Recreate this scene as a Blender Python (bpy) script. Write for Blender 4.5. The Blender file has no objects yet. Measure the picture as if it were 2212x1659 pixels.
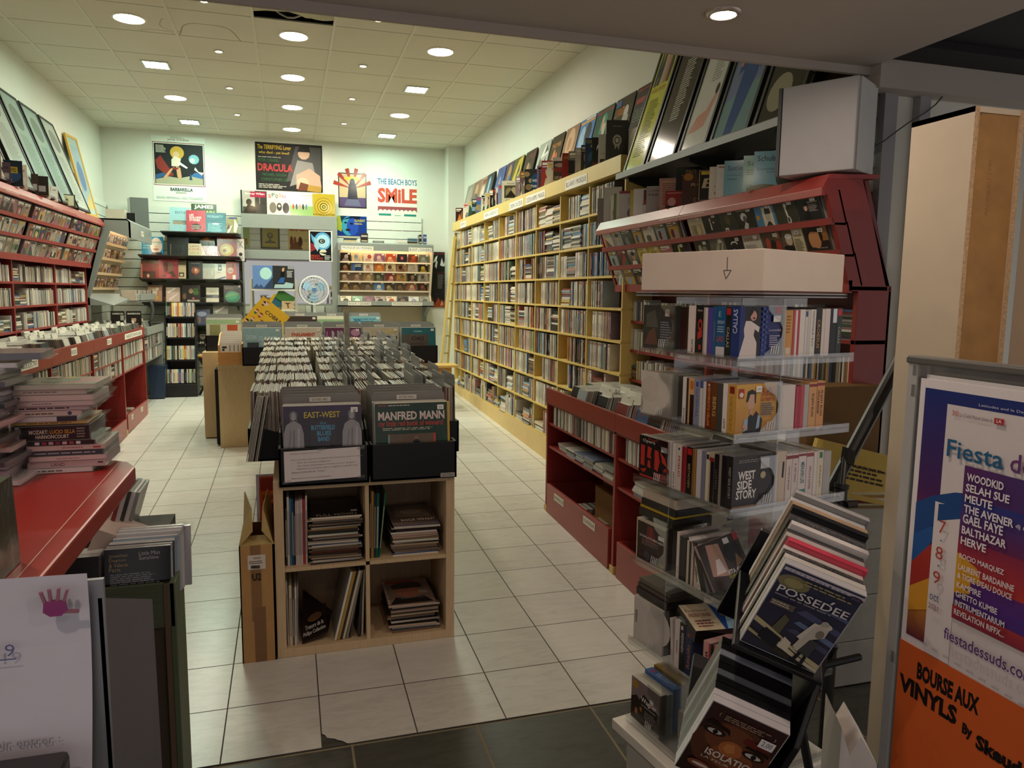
import bpy, math, random
from mathutils import Vector, Matrix
SC = bpy.context.scene
COL = SC.collection
PI = math.pi

# ---------------------------------------------------------------- camera, world, exposure
YAW, PITCH, ROLL, FPX = 0.290247409, 0.122026239, 0.011231017, 1612.12582
CAMZ = 1.65742
def _cam():
    cy, sy = math.cos(YAW), math.sin(YAW)
    fw = Vector((sy*math.cos(PITCH), cy*math.cos(PITCH), -math.sin(PITCH)))
    rt = Vector((cy, -sy, 0)); up = rt.cross(fw)
    cr, sr = math.cos(ROLL), math.sin(ROLL)
    r2 = rt*cr + up*sr; u2 = up*cr - rt*sr
    cd = bpy.data.cameras.new('camera'); co = bpy.data.objects.new('camera', cd); COL.objects.link(co)
    cd.sensor_width = 36.0; cd.lens = 36.0*FPX/2212.0; cd.clip_start = 0.05; cd.clip_end = 60
    m = Matrix((r2, u2, -fw)).transposed().to_4x4(); m.translation = (0, 0, CAMZ)
    co.matrix_world = m
    SC.camera = co
_cam()
W = bpy.data.worlds.new('world'); SC.world = W; W.use_nodes = True
W.node_tree.nodes['Background'].inputs[0].default_value = (1.0, 0.93, 0.90, 1)
W.node_tree.nodes['Background'].inputs[1].default_value = 0.30
SC.view_settings.view_transform = 'Standard'
try: SC.view_settings.look = 'None'
except Exception: pass
SC.view_settings.exposure = 0.62
SC.view_settings.gamma = 1.0
SC.view_settings.use_curve_mapping = False
SC.cycles.max_bounces = 9
SC.cycles.diffuse_bounces = 4
SC.cycles.glossy_bounces = 4
SC.cycles.transmission_bounces = 6
SC.cycles.transparent_max_bounces = 32
SC.cycles.sample_clamp_indirect = 6.0
SC.cycles.caustics_reflective = False
SC.cycles.caustics_refractive = False
L_ROUND, L_SQUARE, L_SPOT, L_DOWN = 105.0, 105.0, 260.0, 230.0   # lamp strengths, used by the lamp builders

# ---------------------------------------------------------------- helpers
def lin(h):
    if not isinstance(h, str): return h
    if len(h) == 3: h = ''.join(c*2 for c in h)
    o = []
    for i in (0, 2, 4):
        v = int(h[i:i+2], 16)/255.0
        o.append(v/12.92 if v <= 0.04045 else ((v+0.055)/1.055)**2.4)
    return tuple(o)
def vary(c, r, a=0.12):
    k = 1 + r.uniform(-a, a); c = lin(c)
    return tuple(max(0, min(1, x*k*(1+r.uniform(-a, a)*0.3))) for x in c)
def mixc(a, b, t):
    a, b = lin(a), lin(b)
    return tuple(x+(y-x)*t for x, y in zip(a, b))

MATS = {}
def _nodes(name):
    m = bpy.data.materials.new(name); m.use_nodes = True
    nt = m.node_tree
    return m, nt, nt.nodes['Principled BSDF']
def N(nt, t, **kw):
    n = nt.nodes.new(t)
    for k, v in kw.items():
        if k[0] == 'i' and k[1:].isdigit(): n.inputs[int(k[1:])].default_value = v
        else: setattr(n, k, v)
    return n
def colmat(name, rough=0.5, metal=0.0, spec=0.5, coat=0.0, noise=0.06, nscale=30.0, bump=0.0, bscale=200.0, aniso=None):
    """a material whose colour comes from the mesh's own colour attribute, with slight procedural mottling"""
    m, nt, b = _nodes(name)
    at = N(nt, 'ShaderNodeAttribute', attribute_name='Col')
    tc = N(nt, 'ShaderNodeTexCoord')
    src = tc.outputs['Object']
    if aniso:
        mp = N(nt, 'ShaderNodeMapping'); mp.inputs['Scale'].default_value = aniso
        nt.links.new(src, mp.inputs['Vector']); src = mp.outputs['Vector']
    nz = N(nt, 'ShaderNodeTexNoise'); nz.inputs['Scale'].default_value = nscale; nz.inputs['Detail'].default_value = 3
    nt.links.new(src, nz.inputs['Vector'])
    mr = N(nt, 'ShaderNodeMapRange'); mr.inputs['To Min'].default_value = 1-noise*2; mr.inputs['To Max'].default_value = 1+noise*2
    nt.links.new(nz.outputs['Fac'], mr.inputs['Value'])
    vm = N(nt, 'ShaderNodeVectorMath', operation='SCALE')
    nt.links.new(at.outputs['Color'], vm.inputs[0]); nt.links.new(mr.outputs['Result'], vm.inputs['Scale'])
    nt.links.new(vm.outputs['Vector'], b.inputs['Base Color'])
    b.inputs['Roughness'].default_value = rough; b.inputs['Metallic'].default_value = metal
    b.inputs['Specular IOR Level'].default_value = spec; b.inputs['Coat Weight'].default_value = coat
    b.inputs['Coat Roughness'].default_value = 0.08
    if bump:
        n2 = N(nt, 'ShaderNodeTexNoise'); n2.inputs['Scale'].default_value = bscale
        nt.links.new(src, n2.inputs['Vector'])
        bp = N(nt, 'ShaderNodeBump'); bp.inputs['Strength'].default_value = bump; bp.inputs['Distance'].default_value = 0.002
        nt.links.new(n2.outputs['Fac'], bp.inputs['Height']); nt.links.new(bp.outputs['Normal'], b.inputs['Normal'])
    MATS[name] = m
    return m
colmat('paint', 0.45, noise=0.03, nscale=12)
colmat('lacquer', 0.32, noise=0.05, nscale=9, bump=0.05, bscale=60)
colmat('paper', 0.6, spec=0.3, noise=0.02, nscale=40)
colmat('card', 0.7, spec=0.3, noise=0.05, nscale=25)
colmat('gloss', 0.14, noise=0.02, nscale=40)
colmat('wrap', 0.22, spec=0.6, noise=0.05, nscale=22, bump=0.5, bscale=28)
colmat('plastic', 0.35, noise=0.02, nscale=20)
colmat('metal', 0.38, metal=0.85, noise=0.04, nscale=20)
colmat('wood', 0.5, noise=0.10, nscale=10, aniso=(14, 14, 1.2))
colmat('woodx', 0.5, noise=0.14, nscale=9, aniso=(1.2, 14, 20))
colmat('chip', 0.75, noise=0.30, nscale=160)
colmat('board', 0.75, noise=0.16, nscale=14)
def _special():
    m, nt, b = _nodes('mirror_glass'); b.inputs['Base Color'].default_value = (0.86, 0.9, 0.88, 1); b.inputs['Metallic'].default_value = 1; b.inputs['Roughness'].default_value = 0.015
    MATS['mirror'] = m
    m, nt, b = _nodes('clear_acrylic')
    nt.nodes.remove(b); out = nt.nodes['Material Output']
    tr = N(nt, 'ShaderNodeBsdfTransparent'); tr.inputs[0].default_value = (0.93, 0.94, 0.94, 1)
    gl = N(nt, 'ShaderNodeBsdfGlossy'); gl.inputs['Roughness'].default_value = 0.06; gl.inputs['Color'].default_value = (1, 1, 1, 1)
    fr = N(nt, 'ShaderNodeLayerWeight'); fr.inputs['Blend'].default_value = 0.12
    nz = N(nt, 'ShaderNodeTexNoise'); nz.inputs['Scale'].default_value = 18
    mr = N(nt, 'ShaderNodeMath', operation='MULTIPLY_ADD'); mr.inputs[1].default_value = 0.10; mr.inputs[2].default_value = 0.02
    ad = N(nt, 'ShaderNodeMath', operation='ADD'); ad.use_clamp = True
    mx = N(nt, 'ShaderNodeMixShader')
    nt.links.new(nz.outputs['Fac'], mr.inputs[0]); nt.links.new(fr.outputs['Facing'], ad.inputs[0]); nt.links.new(mr.outputs[0], ad.inputs[1])
    nt.links.new(ad.outputs[0], mx.inputs[0]); nt.links.new(tr.outputs[0], mx.inputs[1]); nt.links.new(gl.outputs[0], mx.inputs[2])
    nt.links.new(mx.outputs[0], out.inputs['Surface'])
    MATS['acrylic'] = m
    m, nt, b = _nodes('plastic_sleeve_film')
    nt.nodes.remove(b); out = nt.nodes['Material Output']
    tr = N(nt, 'ShaderNodeBsdfTransparent'); tr.inputs[0].default_value = (0.97, 0.97, 0.97, 1)
    gl = N(nt, 'ShaderNodeBsdfGlossy'); gl.inputs['Roughness'].default_value = 0.12
    nz = N(nt, 'ShaderNodeTexNoise'); nz.inputs['Scale'].default_value = 14; nz.inputs['Distortion'].default_value = 1.5
    bp = N(nt, 'ShaderNodeBump'); bp.inputs['Strength'].default_value = 0.9; bp.inputs['Distance'].default_value = 0.01
    nt.links.new(nz.outputs['Fac'], bp.inputs['Height']); nt.links.new(bp.outputs['Normal'], gl.inputs['Normal'])
    mx = N(nt, 'ShaderNodeMixShader'); mx.inputs[0].default_value = 0.10
    nt.links.new(tr.outputs[0], mx.inputs[1]); nt.links.new(gl.outputs[0], mx.inputs[2]); nt.links.new(mx.outputs[0], out.inputs['Surface'])
    MATS['film'] = m
_special()
def emit(name, col, s):
    if name in MATS: return
    m, nt, b = _nodes(name)
    b.inputs['Base Color'].default_value = (*lin(col), 1)
    b.inputs['Emission Color'].default_value = (*lin(col), 1); b.inputs['Emission Strength'].default_value = s
    MATS[name] = m

def props(o, label=None, cat=None, group=None, kind=None):
    if label: o['label'] = label
    if cat: o['category'] = cat
    if group: o['group'] = group
    if kind: o['kind'] = kind
    return o
def thing(name, label, cat, loc=(0, 0, 0), group=None):
    o = bpy.data.objects.new(name, None); COL.objects.link(o); o.location = loc; o.empty_display_size = 0.05
    return props(o, label, cat, group)
def wloc(o):
    v = Vector((0, 0, 0))
    while o is not None:
        v += o.location; o = o.parent
    return v

_TX = {}
def text_geo(s, bold=0.0):
    k = (s, bold)
    if k not in _TX:
        cu = bpy.data.curves.new('t', 'FONT'); cu.body = s; cu.resolution_u = 2; cu.offset = bold
        ob = bpy.data.objects.new('t', cu); me = ob.to_mesh()
        vs = [(v.co.x, v.co.y) for v in me.vertices]; fs = [tuple(p.vertices) for p in me.polygons]
        ob.to_mesh_clear(); bpy.data.objects.remove(ob); bpy.data.curves.remove(cu)
        if vs:
            x0 = min(v[0] for v in vs); x1 = max(v[0] for v in vs); y0 = min(v[1] for v in vs); y1 = max(v[1] for v in vs)
            dx = max(x1-x0, 1e-6); dy = max(y1-y0, 1e-6)
            vs = [((a-x0)/dx, (b-y0)/dy) for a, b in vs]
        _TX[k] = (vs, fs)
    return _TX[k]

class MB:
    """collects coloured polygons and makes ONE mesh object of them"""
    def __init__(s): s.v = []; s.f = []; s.c = []; s.m = []
    def poly(s, pts, col, m='paint'):
        i = len(s.v); s.v += [tuple(p) for p in pts]; s.f.append(tuple(range(i, i+len(pts)))); s.m.append(m)
        if isinstance(col, list): s.c.append([lin(x) for x in col])
        else: s.c.append([lin(col)]*len(pts))
    def face(s, idx, col, m): s.f.append(tuple(idx)); s.m.append(m); s.c.append([lin(col)]*len(idx))
    def ob(s, O, U, V, Wv, col, m='paint', **fc):
        """oriented box from corner O along U, V, W; fc: colours for faces u0 u1 v0 v1 w0 w1"""
        O, U, V, Wv = Vector(O), Vector(U), Vector(V), Vector(Wv)
        i = len(s.v)
        for w in (0, 1):
            for v in (0, 1):
                for u in (0, 1): s.v.append(tuple(O+U*u+V*v+Wv*w))
        if U.cross(V).dot(Wv) < 0: fl = True
        else: fl = False
        for n, q in (('w0', (0, 2, 3, 1)), ('w1', (4, 5, 7, 6)), ('v0', (0, 1, 5, 4)), ('v1', (2, 6, 7, 3)), ('u0', (0, 4, 6, 2)), ('u1', (1, 3, 7, 5))):
            q = [i+k for k in (q[::-1] if fl else q)]
            s.face(q, fc.get(n, col), m)
    def box(s, a, b, col, m='paint', **fc):
        s.ob(a, (b[0]-a[0], 0, 0), (0, b[1]-a[1], 0), (0, 0, b[2]-a[2]), col, m, **fc)
    def prism(s, pts, D, col, m='paint', caps=None):
        """polygon pts (3D) extruded by vector D"""
        D = Vector(D); n = len(pts); P = [Vector(p) for p in pts]; i = len(s.v)
        s.v += [tuple(p) for p in P]+[tuple(p+D) for p in P]
        nn = Vector((0, 0, 0))
        for k in range(n): nn += (P[k]-P[0]).cross(P[(k+1) % n]-P[0])
        flip = nn.dot(D) > 0
        a = list(range(i, i+n)); b = list(range(i+n, i+2*n))
        s.face(a[::-1] if flip else a, caps or col, m); s.face(b if flip else b[::-1], caps or col, m)
        for k in range(n):
            q = [a[k], a[(k+1) % n], b[(k+1) % n], b[k]]
            s.face(q if flip else q[::-1], col, m)
    def cyl(s, p0, p1, r0, col, m='paint', n=12, r1=None, caps=True):
        p0, p1 = Vector(p0), Vector(p1); r1 = r0 if r1 is None else r1
        d = (p1-p0).normalized(); a = d.orthogonal().normalized(); b = d.cross(a); i = len(s.v)
        for p, r in ((p0, r0), (p1, r1)):
            for k in range(n):
                t = 2*PI*k/n; s.v.append(tuple(p+(a*math.cos(t)+b*math.sin(t))*r))
        for k in range(n): s.face([i+k, i+(k+1) % n, i+n+(k+1) % n, i+n+k], col, m)
        if caps:
            s.face([i+k for k in range(n)][::-1], col, m); s.face([i+n+k for k in range(n)], col, m)
    def tube(s, path, r, col, m='paint', n=8):
        P = [Vector(p) for p in path]; i = len(s.v); a = None
        for k, p in enumerate(P):
            d = (P[min(k+1, len(P)-1)]-P[max(k-1, 0)]).normalized()
            a = (a-d*a.dot(d)).normalized() if a is not None else d.orthogonal().normalized()
            b = d.cross(a)
            for j in range(n):
                t = 2*PI*j/n; s.v.append(tuple(p+(a*math.cos(t)+b*math.sin(t))*r))
        for k in range(len(P)-1):
            for j in range(n): s.face([i+k*n+j, i+k*n+(j+1) % n, i+(k+1)*n+(j+1) % n, i+(k+1)*n+j], col, m)
        s.face([i+j for j in range(n)][::-1], col, m); s.face([i+(len(P)-1)*n+j for j in range(n)], col, m)
    def disc(s, c, nrm, r, col, m='paint', n=24, r_in=0):
        c, nrm = Vector(c), Vector(nrm).normalized(); a = nrm.orthogonal().normalized(); b = nrm.cross(a); i = len(s.v)
        for rr in ([r] if not r_in else [r, r_in]):
            for k in range(n):
                t = 2*PI*k/n; s.v.append(tuple(c+(a*math.cos(t)+b*math.sin(t))*rr))
        if not r_in: s.face([i+k for k in range(n)], col, m)
        else:
            for k in range(n): s.face([i+k, i+(k+1) % n, i+n+(k+1) % n, i+n+k], col, m)
    def lathe(s, c, prof, col, m='paint', n=20):
        c = Vector(c); i = len(s.v)
        for r, z in prof:
            for k in range(n):
                t = 2*PI*k/n; s.v.append((c.x+r*math.cos(t), c.y+r*math.sin(t), c.z+z))
        for j in range(len(prof)-1):
            for k in range(n): s.face([i+j*n+k, i+j*n+(k+1) % n, i+(j+1)*n+(k+1) % n, i+(j+1)*n+k], col, m)
    # -------- printed artwork: a list of flat shapes, each a hair above the last
    def art(s, O, U, V, items, m='paper', off=0.0004, step=0.00018):
        """O = lower left corner, U and V = full width and height vectors; items use 0..1 coordinates"""
        O, U, V = Vector(O), Vector(U), Vector(V); nn = U.cross(V).normalized(); lift = off
        for it in items:
            k = it[0]
            P = lambda x, y: tuple(O+U*x+V*y+nn*lift)
            if k == 'R': s.poly([P(it[1], it[2]), P(it[3], it[2]), P(it[3], it[4]), P(it[1], it[4])], it[5], m)
            elif k == 'G': s.poly([P(it[1], it[2]), P(it[3], it[2]), P(it[3], it[4]), P(it[1], it[4])], [it[5], it[5], it[6], it[6]], m)
            elif k == 'H': s.poly([P(it[1], it[2]), P(it[3], it[2]), P(it[3], it[4]), P(it[1], it[4])], [it[5], it[6], it[6], it[5]], m)
            elif k == 'E':
                n = 18 if max(it[3], it[4]) > 0.12 else 10
                s.poly([P(it[1]+it[3]*math.cos(2*PI*q/n), it[2]+it[4]*math.sin(2*PI*q/n)) for q in range(n)], it[5], m)
            elif k == 'P':
                q = it[2:]; s.poly([P(q[j], q[j+1]) for j in range(0, len(q), 2)], it[1], m)
            elif k == 'T':
                x, y, w, h, c, tx = it[1:7]; bold = it[7] if len(it) > 7 else 0.0; sh = it[8] if len(it) > 8 else 0.0; rot = it[9] if len(it) > 9 else 0
                vs, fs = text_geo(tx, bold); i = len(s.v)
                for a, b in vs:
                    if rot == 90: s.v.append(P(x+(1-b)*w, y+a*h))      # reads upwards
                    elif rot == -90: s.v.append(P(x+b*w, y+(1-a)*h))   # reads downwards
                    else: s.v.append(P(x+a*w+sh*b*h, y+b*h))
                for q in fs: s.face([i+z for z in q], c, m)
            elif k == 'L':   # lines of print too small to read: dashes
                x, y, w, h, c, n = it[1:7]; rr = random.Random(int(x*991+y*313+n))
                lh = h/n
                for q in range(n):
                    xx = x; yy = y+h-(q+0.75)*lh; xe = x+w*rr.uniform(0.7, 1)
                    while xx < xe-0.01:
                        ww = min(w*rr.uniform(0.06, 0.2), xe-xx)
                        s.poly([P(xx, yy), P(xx+ww, yy), P(xx+ww, yy+lh*0.5), P(xx, yy+lh*0.5)], c, m); xx += ww+w*0.025
            lift += step
    def build(s, name, parent=None, label=None, cat=None, group=None, kind=None, smooth=False, bevel=0.0, loc=None):
        org = wloc(parent) if parent is not None else Vector(loc) if loc is not None else Vector((0, 0, 0))
        me = bpy.data.meshes.new(name)
        me.from_pydata([(a-org.x, b-org.y, c-org.z) for a, b, c in s.v], [], s.f)
        keys = sorted(set(s.m)); ix = {k: j for j, k in enumerate(keys)}
        for k in keys: me.materials.append(MATS[k])
        me.polygons.foreach_set('material_index', [ix[k] for k in s.m])
        at = me.color_attributes.new('Col', 'FLOAT_COLOR', 'CORNER')
        flat = []
        for fc in s.c:
            for c in fc: flat += (c[0], c[1], c[2], 1.0)
        at.data.foreach_set('color', flat)
        if smooth: me.polygons.foreach_set('use_smooth', [True]*len(s.f))
        me.update()
        o = bpy.data.objects.new(name, me); COL.objects.link(o)
        if parent is not None: o.parent = parent
        elif loc is not None: o.location = loc
        if bevel:
            b = o.modifiers.new('edge', 'BEVEL'); b.width = bevel; b.segments = 2; b.limit_method = 'ANGLE'; b.harden_normals = False
        return props(o, label, cat, group, kind)
def copy_tree(o, parent=None):
    c = o.copy(); COL.objects.link(c)
    if parent is not None: c.parent = parent
    for ch in list(o.children): copy_tree(ch, c)
    return c
def floor_z(x, y): return 0.00261*x+0.030317*y
ORD = ['first', 'second', 'third', 'fourth', 'fifth', 'sixth', 'seventh', 'eighth', 'ninth', 'tenth', 'eleventh', 'twelfth', 'thirteenth', 'fourteenth', 'fifteenth', 'sixteenth', 'seventeenth', 'eighteenth', 'nineteenth', 'twentieth']
TENS = ['', '', 'twenty', 'thirty', 'forty', 'fifty', 'sixty', 'seventy', 'eighty', 'ninety']
TENTH = ['', '', 'twentieth', 'thirtieth', 'fortieth', 'fiftieth', 'sixtieth', 'seventieth', 'eightieth', 'ninetieth']
def nth(i):
    """i counts from 0"""
    i += 1
    if i <= 20: return ORD[i-1]
    if i >= 100: return 'hundredth' if i == 100 else 'hundred and '+nth(i-101)
    return TENTH[i//10] if i % 10 == 0 else TENS[i//10]+'-'+ORD[i % 10-1]
def hue_name(c):
    r, g, b = lin(c) if isinstance(c, str) else c
    mx, mn = max(r, g, b), min(r, g, b)
    if mx-mn < 0.25*mx+0.01: return 'black' if mx < 0.03 else 'dark grey' if mx < 0.12 else 'grey' if mx < 0.38 else 'white'
    d = 'dark ' if mx < 0.09 else 'pale ' if mn > 0.3 else ''
    if r == mx:
        n = ('yellow' if mx > 0.3 else 'olive') if g > 0.62*r and b < 0.7*g else 'cream' if g > 0.62*r else ('orange' if mx > 0.25 else 'brown') if g > 0.25*r and b < 0.6*g else 'pink' if mn > 0.25 else 'purple' if b > 0.5*r else 'red'
    elif g == mx: n = 'teal' if b > 0.7*g else 'green'
    else: n = 'purple' if r > 0.6*b else 'blue'
    return d+n
PAL = ['1d1d20', '26221f', '3a3733', '8d8880', 'c9c3b6', 'e4dfd2', 'd8d0be', '7d2a26', 'a23b2e', '5b1f22', '2d4a78', '4a6da0', '7ea0bd', '35563f', '6b7f52', 'b58a3c', 'd4b45a', 'c77a3a', '8a5a3b', '5c4634', '6a4a74', 'b06a7a', '46505a', '9aa4a8']
def rcover(r, dark=None):
    """an invented cover: ground, a few bold shapes, a figure or band, title bars"""
    bg = r.choice(PAL[:5] if dark else PAL); c1, c2, c3 = r.choice(PAL), r.choice(PAL), r.choice(['e8e2d4', 'f0ead8', 'd9b44a', 'c9453a', 'ffffff', '15130f'])
    it = [('G', 0, 0, 1, 1, bg, mixc(bg, c1, 0.35))]
    k = r.randrange(5)
    if k == 0: it += [('E', r.uniform(.35, .65), r.uniform(.5, .62), .16, .19, r.choice(['c9a184', 'b98a6c', 'd8c0a8'])), ('P', c1, .15, 0, .85, 0, .68, .36, .32, .36), ('E', .5, .72, .17, .10, '241a16')]
    elif k == 1: it += [('R', 0, r.uniform(.1, .3), 1, r.uniform(.5, .7), c1), ('E', r.uniform(.3, .7), r.uniform(.3, .6), .2, .2, c2)]
    elif k == 2: it += [('P', c1, 0, 0, 1, 0, r.random(), .8), ('P', c2, .2, 0, .9, .1, r.random(), .6)]
    elif k == 3: it += [('R', .12, .1, .88, .72, c1), ('E', .4, .4, .13, .22, c2), ('E', .62, .36, .12, .2, mixc(c2, 'ffffff', .3))]
    else: it += [('R', .25+.1*j, 0, .32+.1*j, r.uniform(.3, .6), mixc(c1, c2, j/5)) for j in range(4)]
    it += [('R', .08, .84, r.uniform(.5, .92), .93, c3), ('R', .08, .76, r.uniform(.3, .7), .79, c3)]
    return it
# ---------------------------------------------------------------- the setting
XL, XR, YB, ZC, YF = -2.25, 2.43, 10.9, 3.69, 2.507
GX, GY = -0.2585, 3.1734      # a crossing of the floor joints, tiles of 1/3 m
def grid_floor(name, base, joint, x0, y0, px, py, half, rough, marble, tint):
    m, nt, b = _nodes(name)
    geo = N(nt, 'ShaderNodeNewGeometry'); sp = N(nt, 'ShaderNodeSeparateXYZ'); nt.links.new(geo.outputs['Position'], sp.inputs[0])
    def axis(o, s0, p):
        a = N(nt, 'ShaderNodeMath', operation='SUBTRACT'); a.inputs[1].default_value = s0; nt.links.new(o, a.inputs[0])
        d = N(nt, 'ShaderNodeMath', operation='DIVIDE'); d.inputs[1].default_value = p; nt.links.new(a.outputs[0], d.inputs[0])
        r = N(nt, 'ShaderNodeMath', operation='ROUND'); nt.links.new(d.outputs[0], r.inputs[0])
        e = N(nt, 'ShaderNodeMath', operation='SUBTRACT'); nt.links.new(d.outputs[0], e.inputs[0]); nt.links.new(r.outputs[0], e.inputs[1])
        f = N(nt, 'ShaderNodeMath', operation='ABSOLUTE'); nt.links.new(e.outputs[0], f.inputs[0])
        g = N(nt, 'ShaderNodeMath', operation='LESS_THAN'); g.inputs[1].default_value = half/p; nt.links.new(f.outputs[0], g.inputs[0])
        fl = N(nt, 'ShaderNodeMath', operation='FLOOR'); nt.links.new(d.outputs[0], fl.inputs[0])
        return g.outputs[0], fl.outputs[0]
    gx, cx = axis(sp.outputs['X'], x0, px); gy, cy = axis(sp.outputs['Y'], y0, py)
    mx = N(nt, 'ShaderNodeMath', operation='MAXIMUM'); nt.links.new(gx, mx.inputs[0]); nt.links.new(gy, mx.inputs[1])
    cb = N(nt, 'ShaderNodeCombineXYZ'); nt.links.new(cx, cb.inputs[0]); nt.links.new(cy, cb.inputs[1])
    wn = N(nt, 'ShaderNodeTexWhiteNoise', noise_dimensions='2D'); nt.links.new(cb.outputs[0], wn.inputs['Vector'])
    # veins: each tile's own offset, stretched along a diagonal
    vo = N(nt, 'ShaderNodeVectorMath', operation='ADD'); nt.links.new(geo.outputs['Position'], vo.inputs[0]); nt.links.new(wn.outputs['Color'], vo.inputs[1])
    mp = N(nt, 'ShaderNodeMapping'); mp.inputs['Rotation'].default_value = (0, 0, 0.8); mp.inputs['Scale'].default_value = (3.5, 13, 3.5); nt.links.new(vo.outputs[0], mp.inputs[0])
    nz = N(nt, 'ShaderNodeTexNoise'); nz.inputs['Scale'].default_value = 2.2; nz.inputs['Detail'].default_value = 9; nz.inputs['Roughness'].default_value = 0.72; nz.inputs['Distortion'].default_value = 0.8
    nt.links.new(mp.outputs[0], nz.inputs['Vector'])
    cr = N(nt, 'ShaderNodeValToRGB'); e = cr.color_ramp.elements
    e[0].position = 0.33; e[0].color = (*lin(marble), 1); e[1].position = 0.56; e[1].color = (*lin(base), 1)
    nt.links.new(nz.outputs['Fac'], cr.inputs[0])
    tn = N(nt, 'ShaderNodeMix', data_type='RGBA'); tn.inputs[7].default_value = (*lin(tint), 1)
    mu = N(nt, 'ShaderNodeMath', operation='MULTIPLY'); mu.inputs[1].default_value = 0.5; nt.links.new(wn.outputs['Value'], mu.inputs[0])
    nt.links.new(mu.outputs[0], tn.inputs[0]); nt.links.new(cr.outputs[0], tn.inputs[6])
    fx = N(nt, 'ShaderNodeMix', data_type='RGBA'); fx.inputs[7].default_value = (*lin(joint), 1)
    nt.links.new(mx.outputs[0], fx.inputs[0]); nt.links.new(tn.outputs[2], fx.inputs[6]); nt.links.new(fx.outputs[2], b.inputs['Base Color'])
    b.inputs['Roughness'].default_value = rough
    rr = N(nt, 'ShaderNodeMath', operation='MULTIPLY_ADD'); rr.inputs[1].default_value = 0.5; rr.inputs[2].default_value = rough; nt.links.new(mx.outputs[0], rr.inputs[0]); nt.links.new(rr.outputs[0], b.inputs['Roughness'])
    bp = N(nt, 'ShaderNodeBump', invert=True); bp.inputs['Strength'].default_value = 0.6; bp.inputs['Distance'].default_value = 0.002
    nt.links.new(mx.outputs[0], bp.inputs['Height']); nt.links.new(bp.outputs[0], b.inputs['Normal'])
    MATS[name] = m
grid_floor('white_marble_tile', 'd9d8cf', '4d4941', GX, GY, 1/3, 1/3, 0.0024, 0.26, 'c8c7bf', 'e6e4dc')
grid_floor('dark_slate_tile', '55564f', '8d8468', 0.176, 2.05, 0.45, 0.45, 0.004, 0.42, '33352f', '46463f')
def plaster(name, col, bump=0.08, nscale=60, rough=0.8, spec=0.2):
    m, nt, b = _nodes(name)
    tc = N(nt, 'ShaderNodeNewGeometry')
    nz = N(nt, 'ShaderNodeTexNoise'); nz.inputs['Scale'].default_value = nscale; nz.inputs['Detail'].default_value = 4; nt.links.new(tc.outputs['Position'], nz.inputs['Vector'])
    n2 = N(nt, 'ShaderNodeTexNoise'); n2.inputs['Scale'].default_value = 1.3; n2.inputs['Detail'].default_value = 4; nt.links.new(tc.outputs['Position'], n2.inputs['Vector'])
    cr = N(nt, 'ShaderNodeValToRGB'); c = lin(col)
    cr.color_ramp.elements[0].position = 0.3; cr.color_ramp.elements[0].color = (*[x*0.94 for x in c], 1); cr.color_ramp.elements[1].position = 0.7; cr.color_ramp.elements[1].color = (*c, 1)
    nt.links.new(n2.outputs['Fac'], cr.inputs[0]); nt.links.new(cr.outputs[0], b.inputs['Base Color'])
    bp = N(nt, 'ShaderNodeBump'); bp.inputs['Strength'].default_value = bump; bp.inputs['Distance'].default_value = 0.004
    nt.links.new(nz.outputs['Fac'], bp.inputs['Height']); nt.links.new(bp.outputs[0], b.inputs['Normal'])
    b.inputs['Roughness'].default_value = rough; b.inputs['Specular IOR Level'].default_value = spec
    MATS[name] = m
plaster('white_wall', 'dfe0d6'); plaster('ceiling_panel', 'd6d2c2', 0.5, 120); plaster('soffit_paint', 'b9b1a8', 0.03, 90)
plaster('dark_paint', '2b2a2e', 0.05, 40, 0.6); plaster('grey_frame', '9c9da0', 0.02, 50, 0.45)

mb = MB()   # white tiled floor with the broken tile corner at the threshold
pts = [(-3.3, YF), (0.0735, YF), (0.0735, YF+0.085), (0.088, YF+0.072), (0.092, YF+0.055), (0.104, YF+0.048), (0.118, YF+0.043), (0.129, YF+0.032), (0.146, YF+0.021), (0.158, YF+0.006), (0.172, YF), (XR+0.1, YF), (XR+0.1, 11.1), (-3.3, 11.1)]
mb.poly([(x, y, floor_z(x, y)) for x, y in pts], 'fff', 'white_marble_tile')
mb.poly([(x, YF, floor_z(x, YF)-d) for x, d in ((-3.3, 0), (-3.3, 0.006), (XR+0.1, 0.006), (XR+0.1, 0))], 'fff', 'white_marble_tile')
mb.build('floor', kind='structure')
mb = MB(); q = [(-3.3, -4.0), (4.2, -4.0), (4.2, YF+0.12), (-3.3, YF+0.12)]
mb.poly([(x, y, floor_z(x, y)-0.004) for x, y in q], 'fff', 'dark_slate_tile')
mb.build('floor_entrance', kind='structure')

TX = [-2.01, -1.41, -0.81, -0.21, 0.39, 0.99, 1.59, 2.19]; TP = 0.615; TY0 = 6.22
mb = MB()
xs = [XL-0.02]+TX+[XR+0.02]; ys = [2.3]+[TY0+TP*k for k in range(-6, 8)]+[10.92]
for i in range(len(xs)-1):
    for j in range(len(ys)-1):
        if abs(xs[i]+0.21) < 1e-6 and abs(ys[j+1]-TY0) < 1e-6: continue       # the missing panel
        mb.poly([(xs[i], ys[j], ZC), (xs[i], ys[j+1], ZC), (xs[i+1], ys[j+1], ZC), (xs[i+1], ys[j], ZC)], 'fff', 'ceiling_panel')
mb.build('ceiling', kind='structure')
mb = MB()
for x in TX: mb.box((x-0.0105, 2.3, ZC-0.005), (x+0.0105, 10.9, ZC+0.01), 'cfccbc', 'paint')
for y in ys[1:-1]: mb.box((XL, y-0.005, ZC-0.0015), (XR, y+0.005, ZC+0.008), 'a9a695', 'paint')
mb.build('trim_1', kind='structure')
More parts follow.
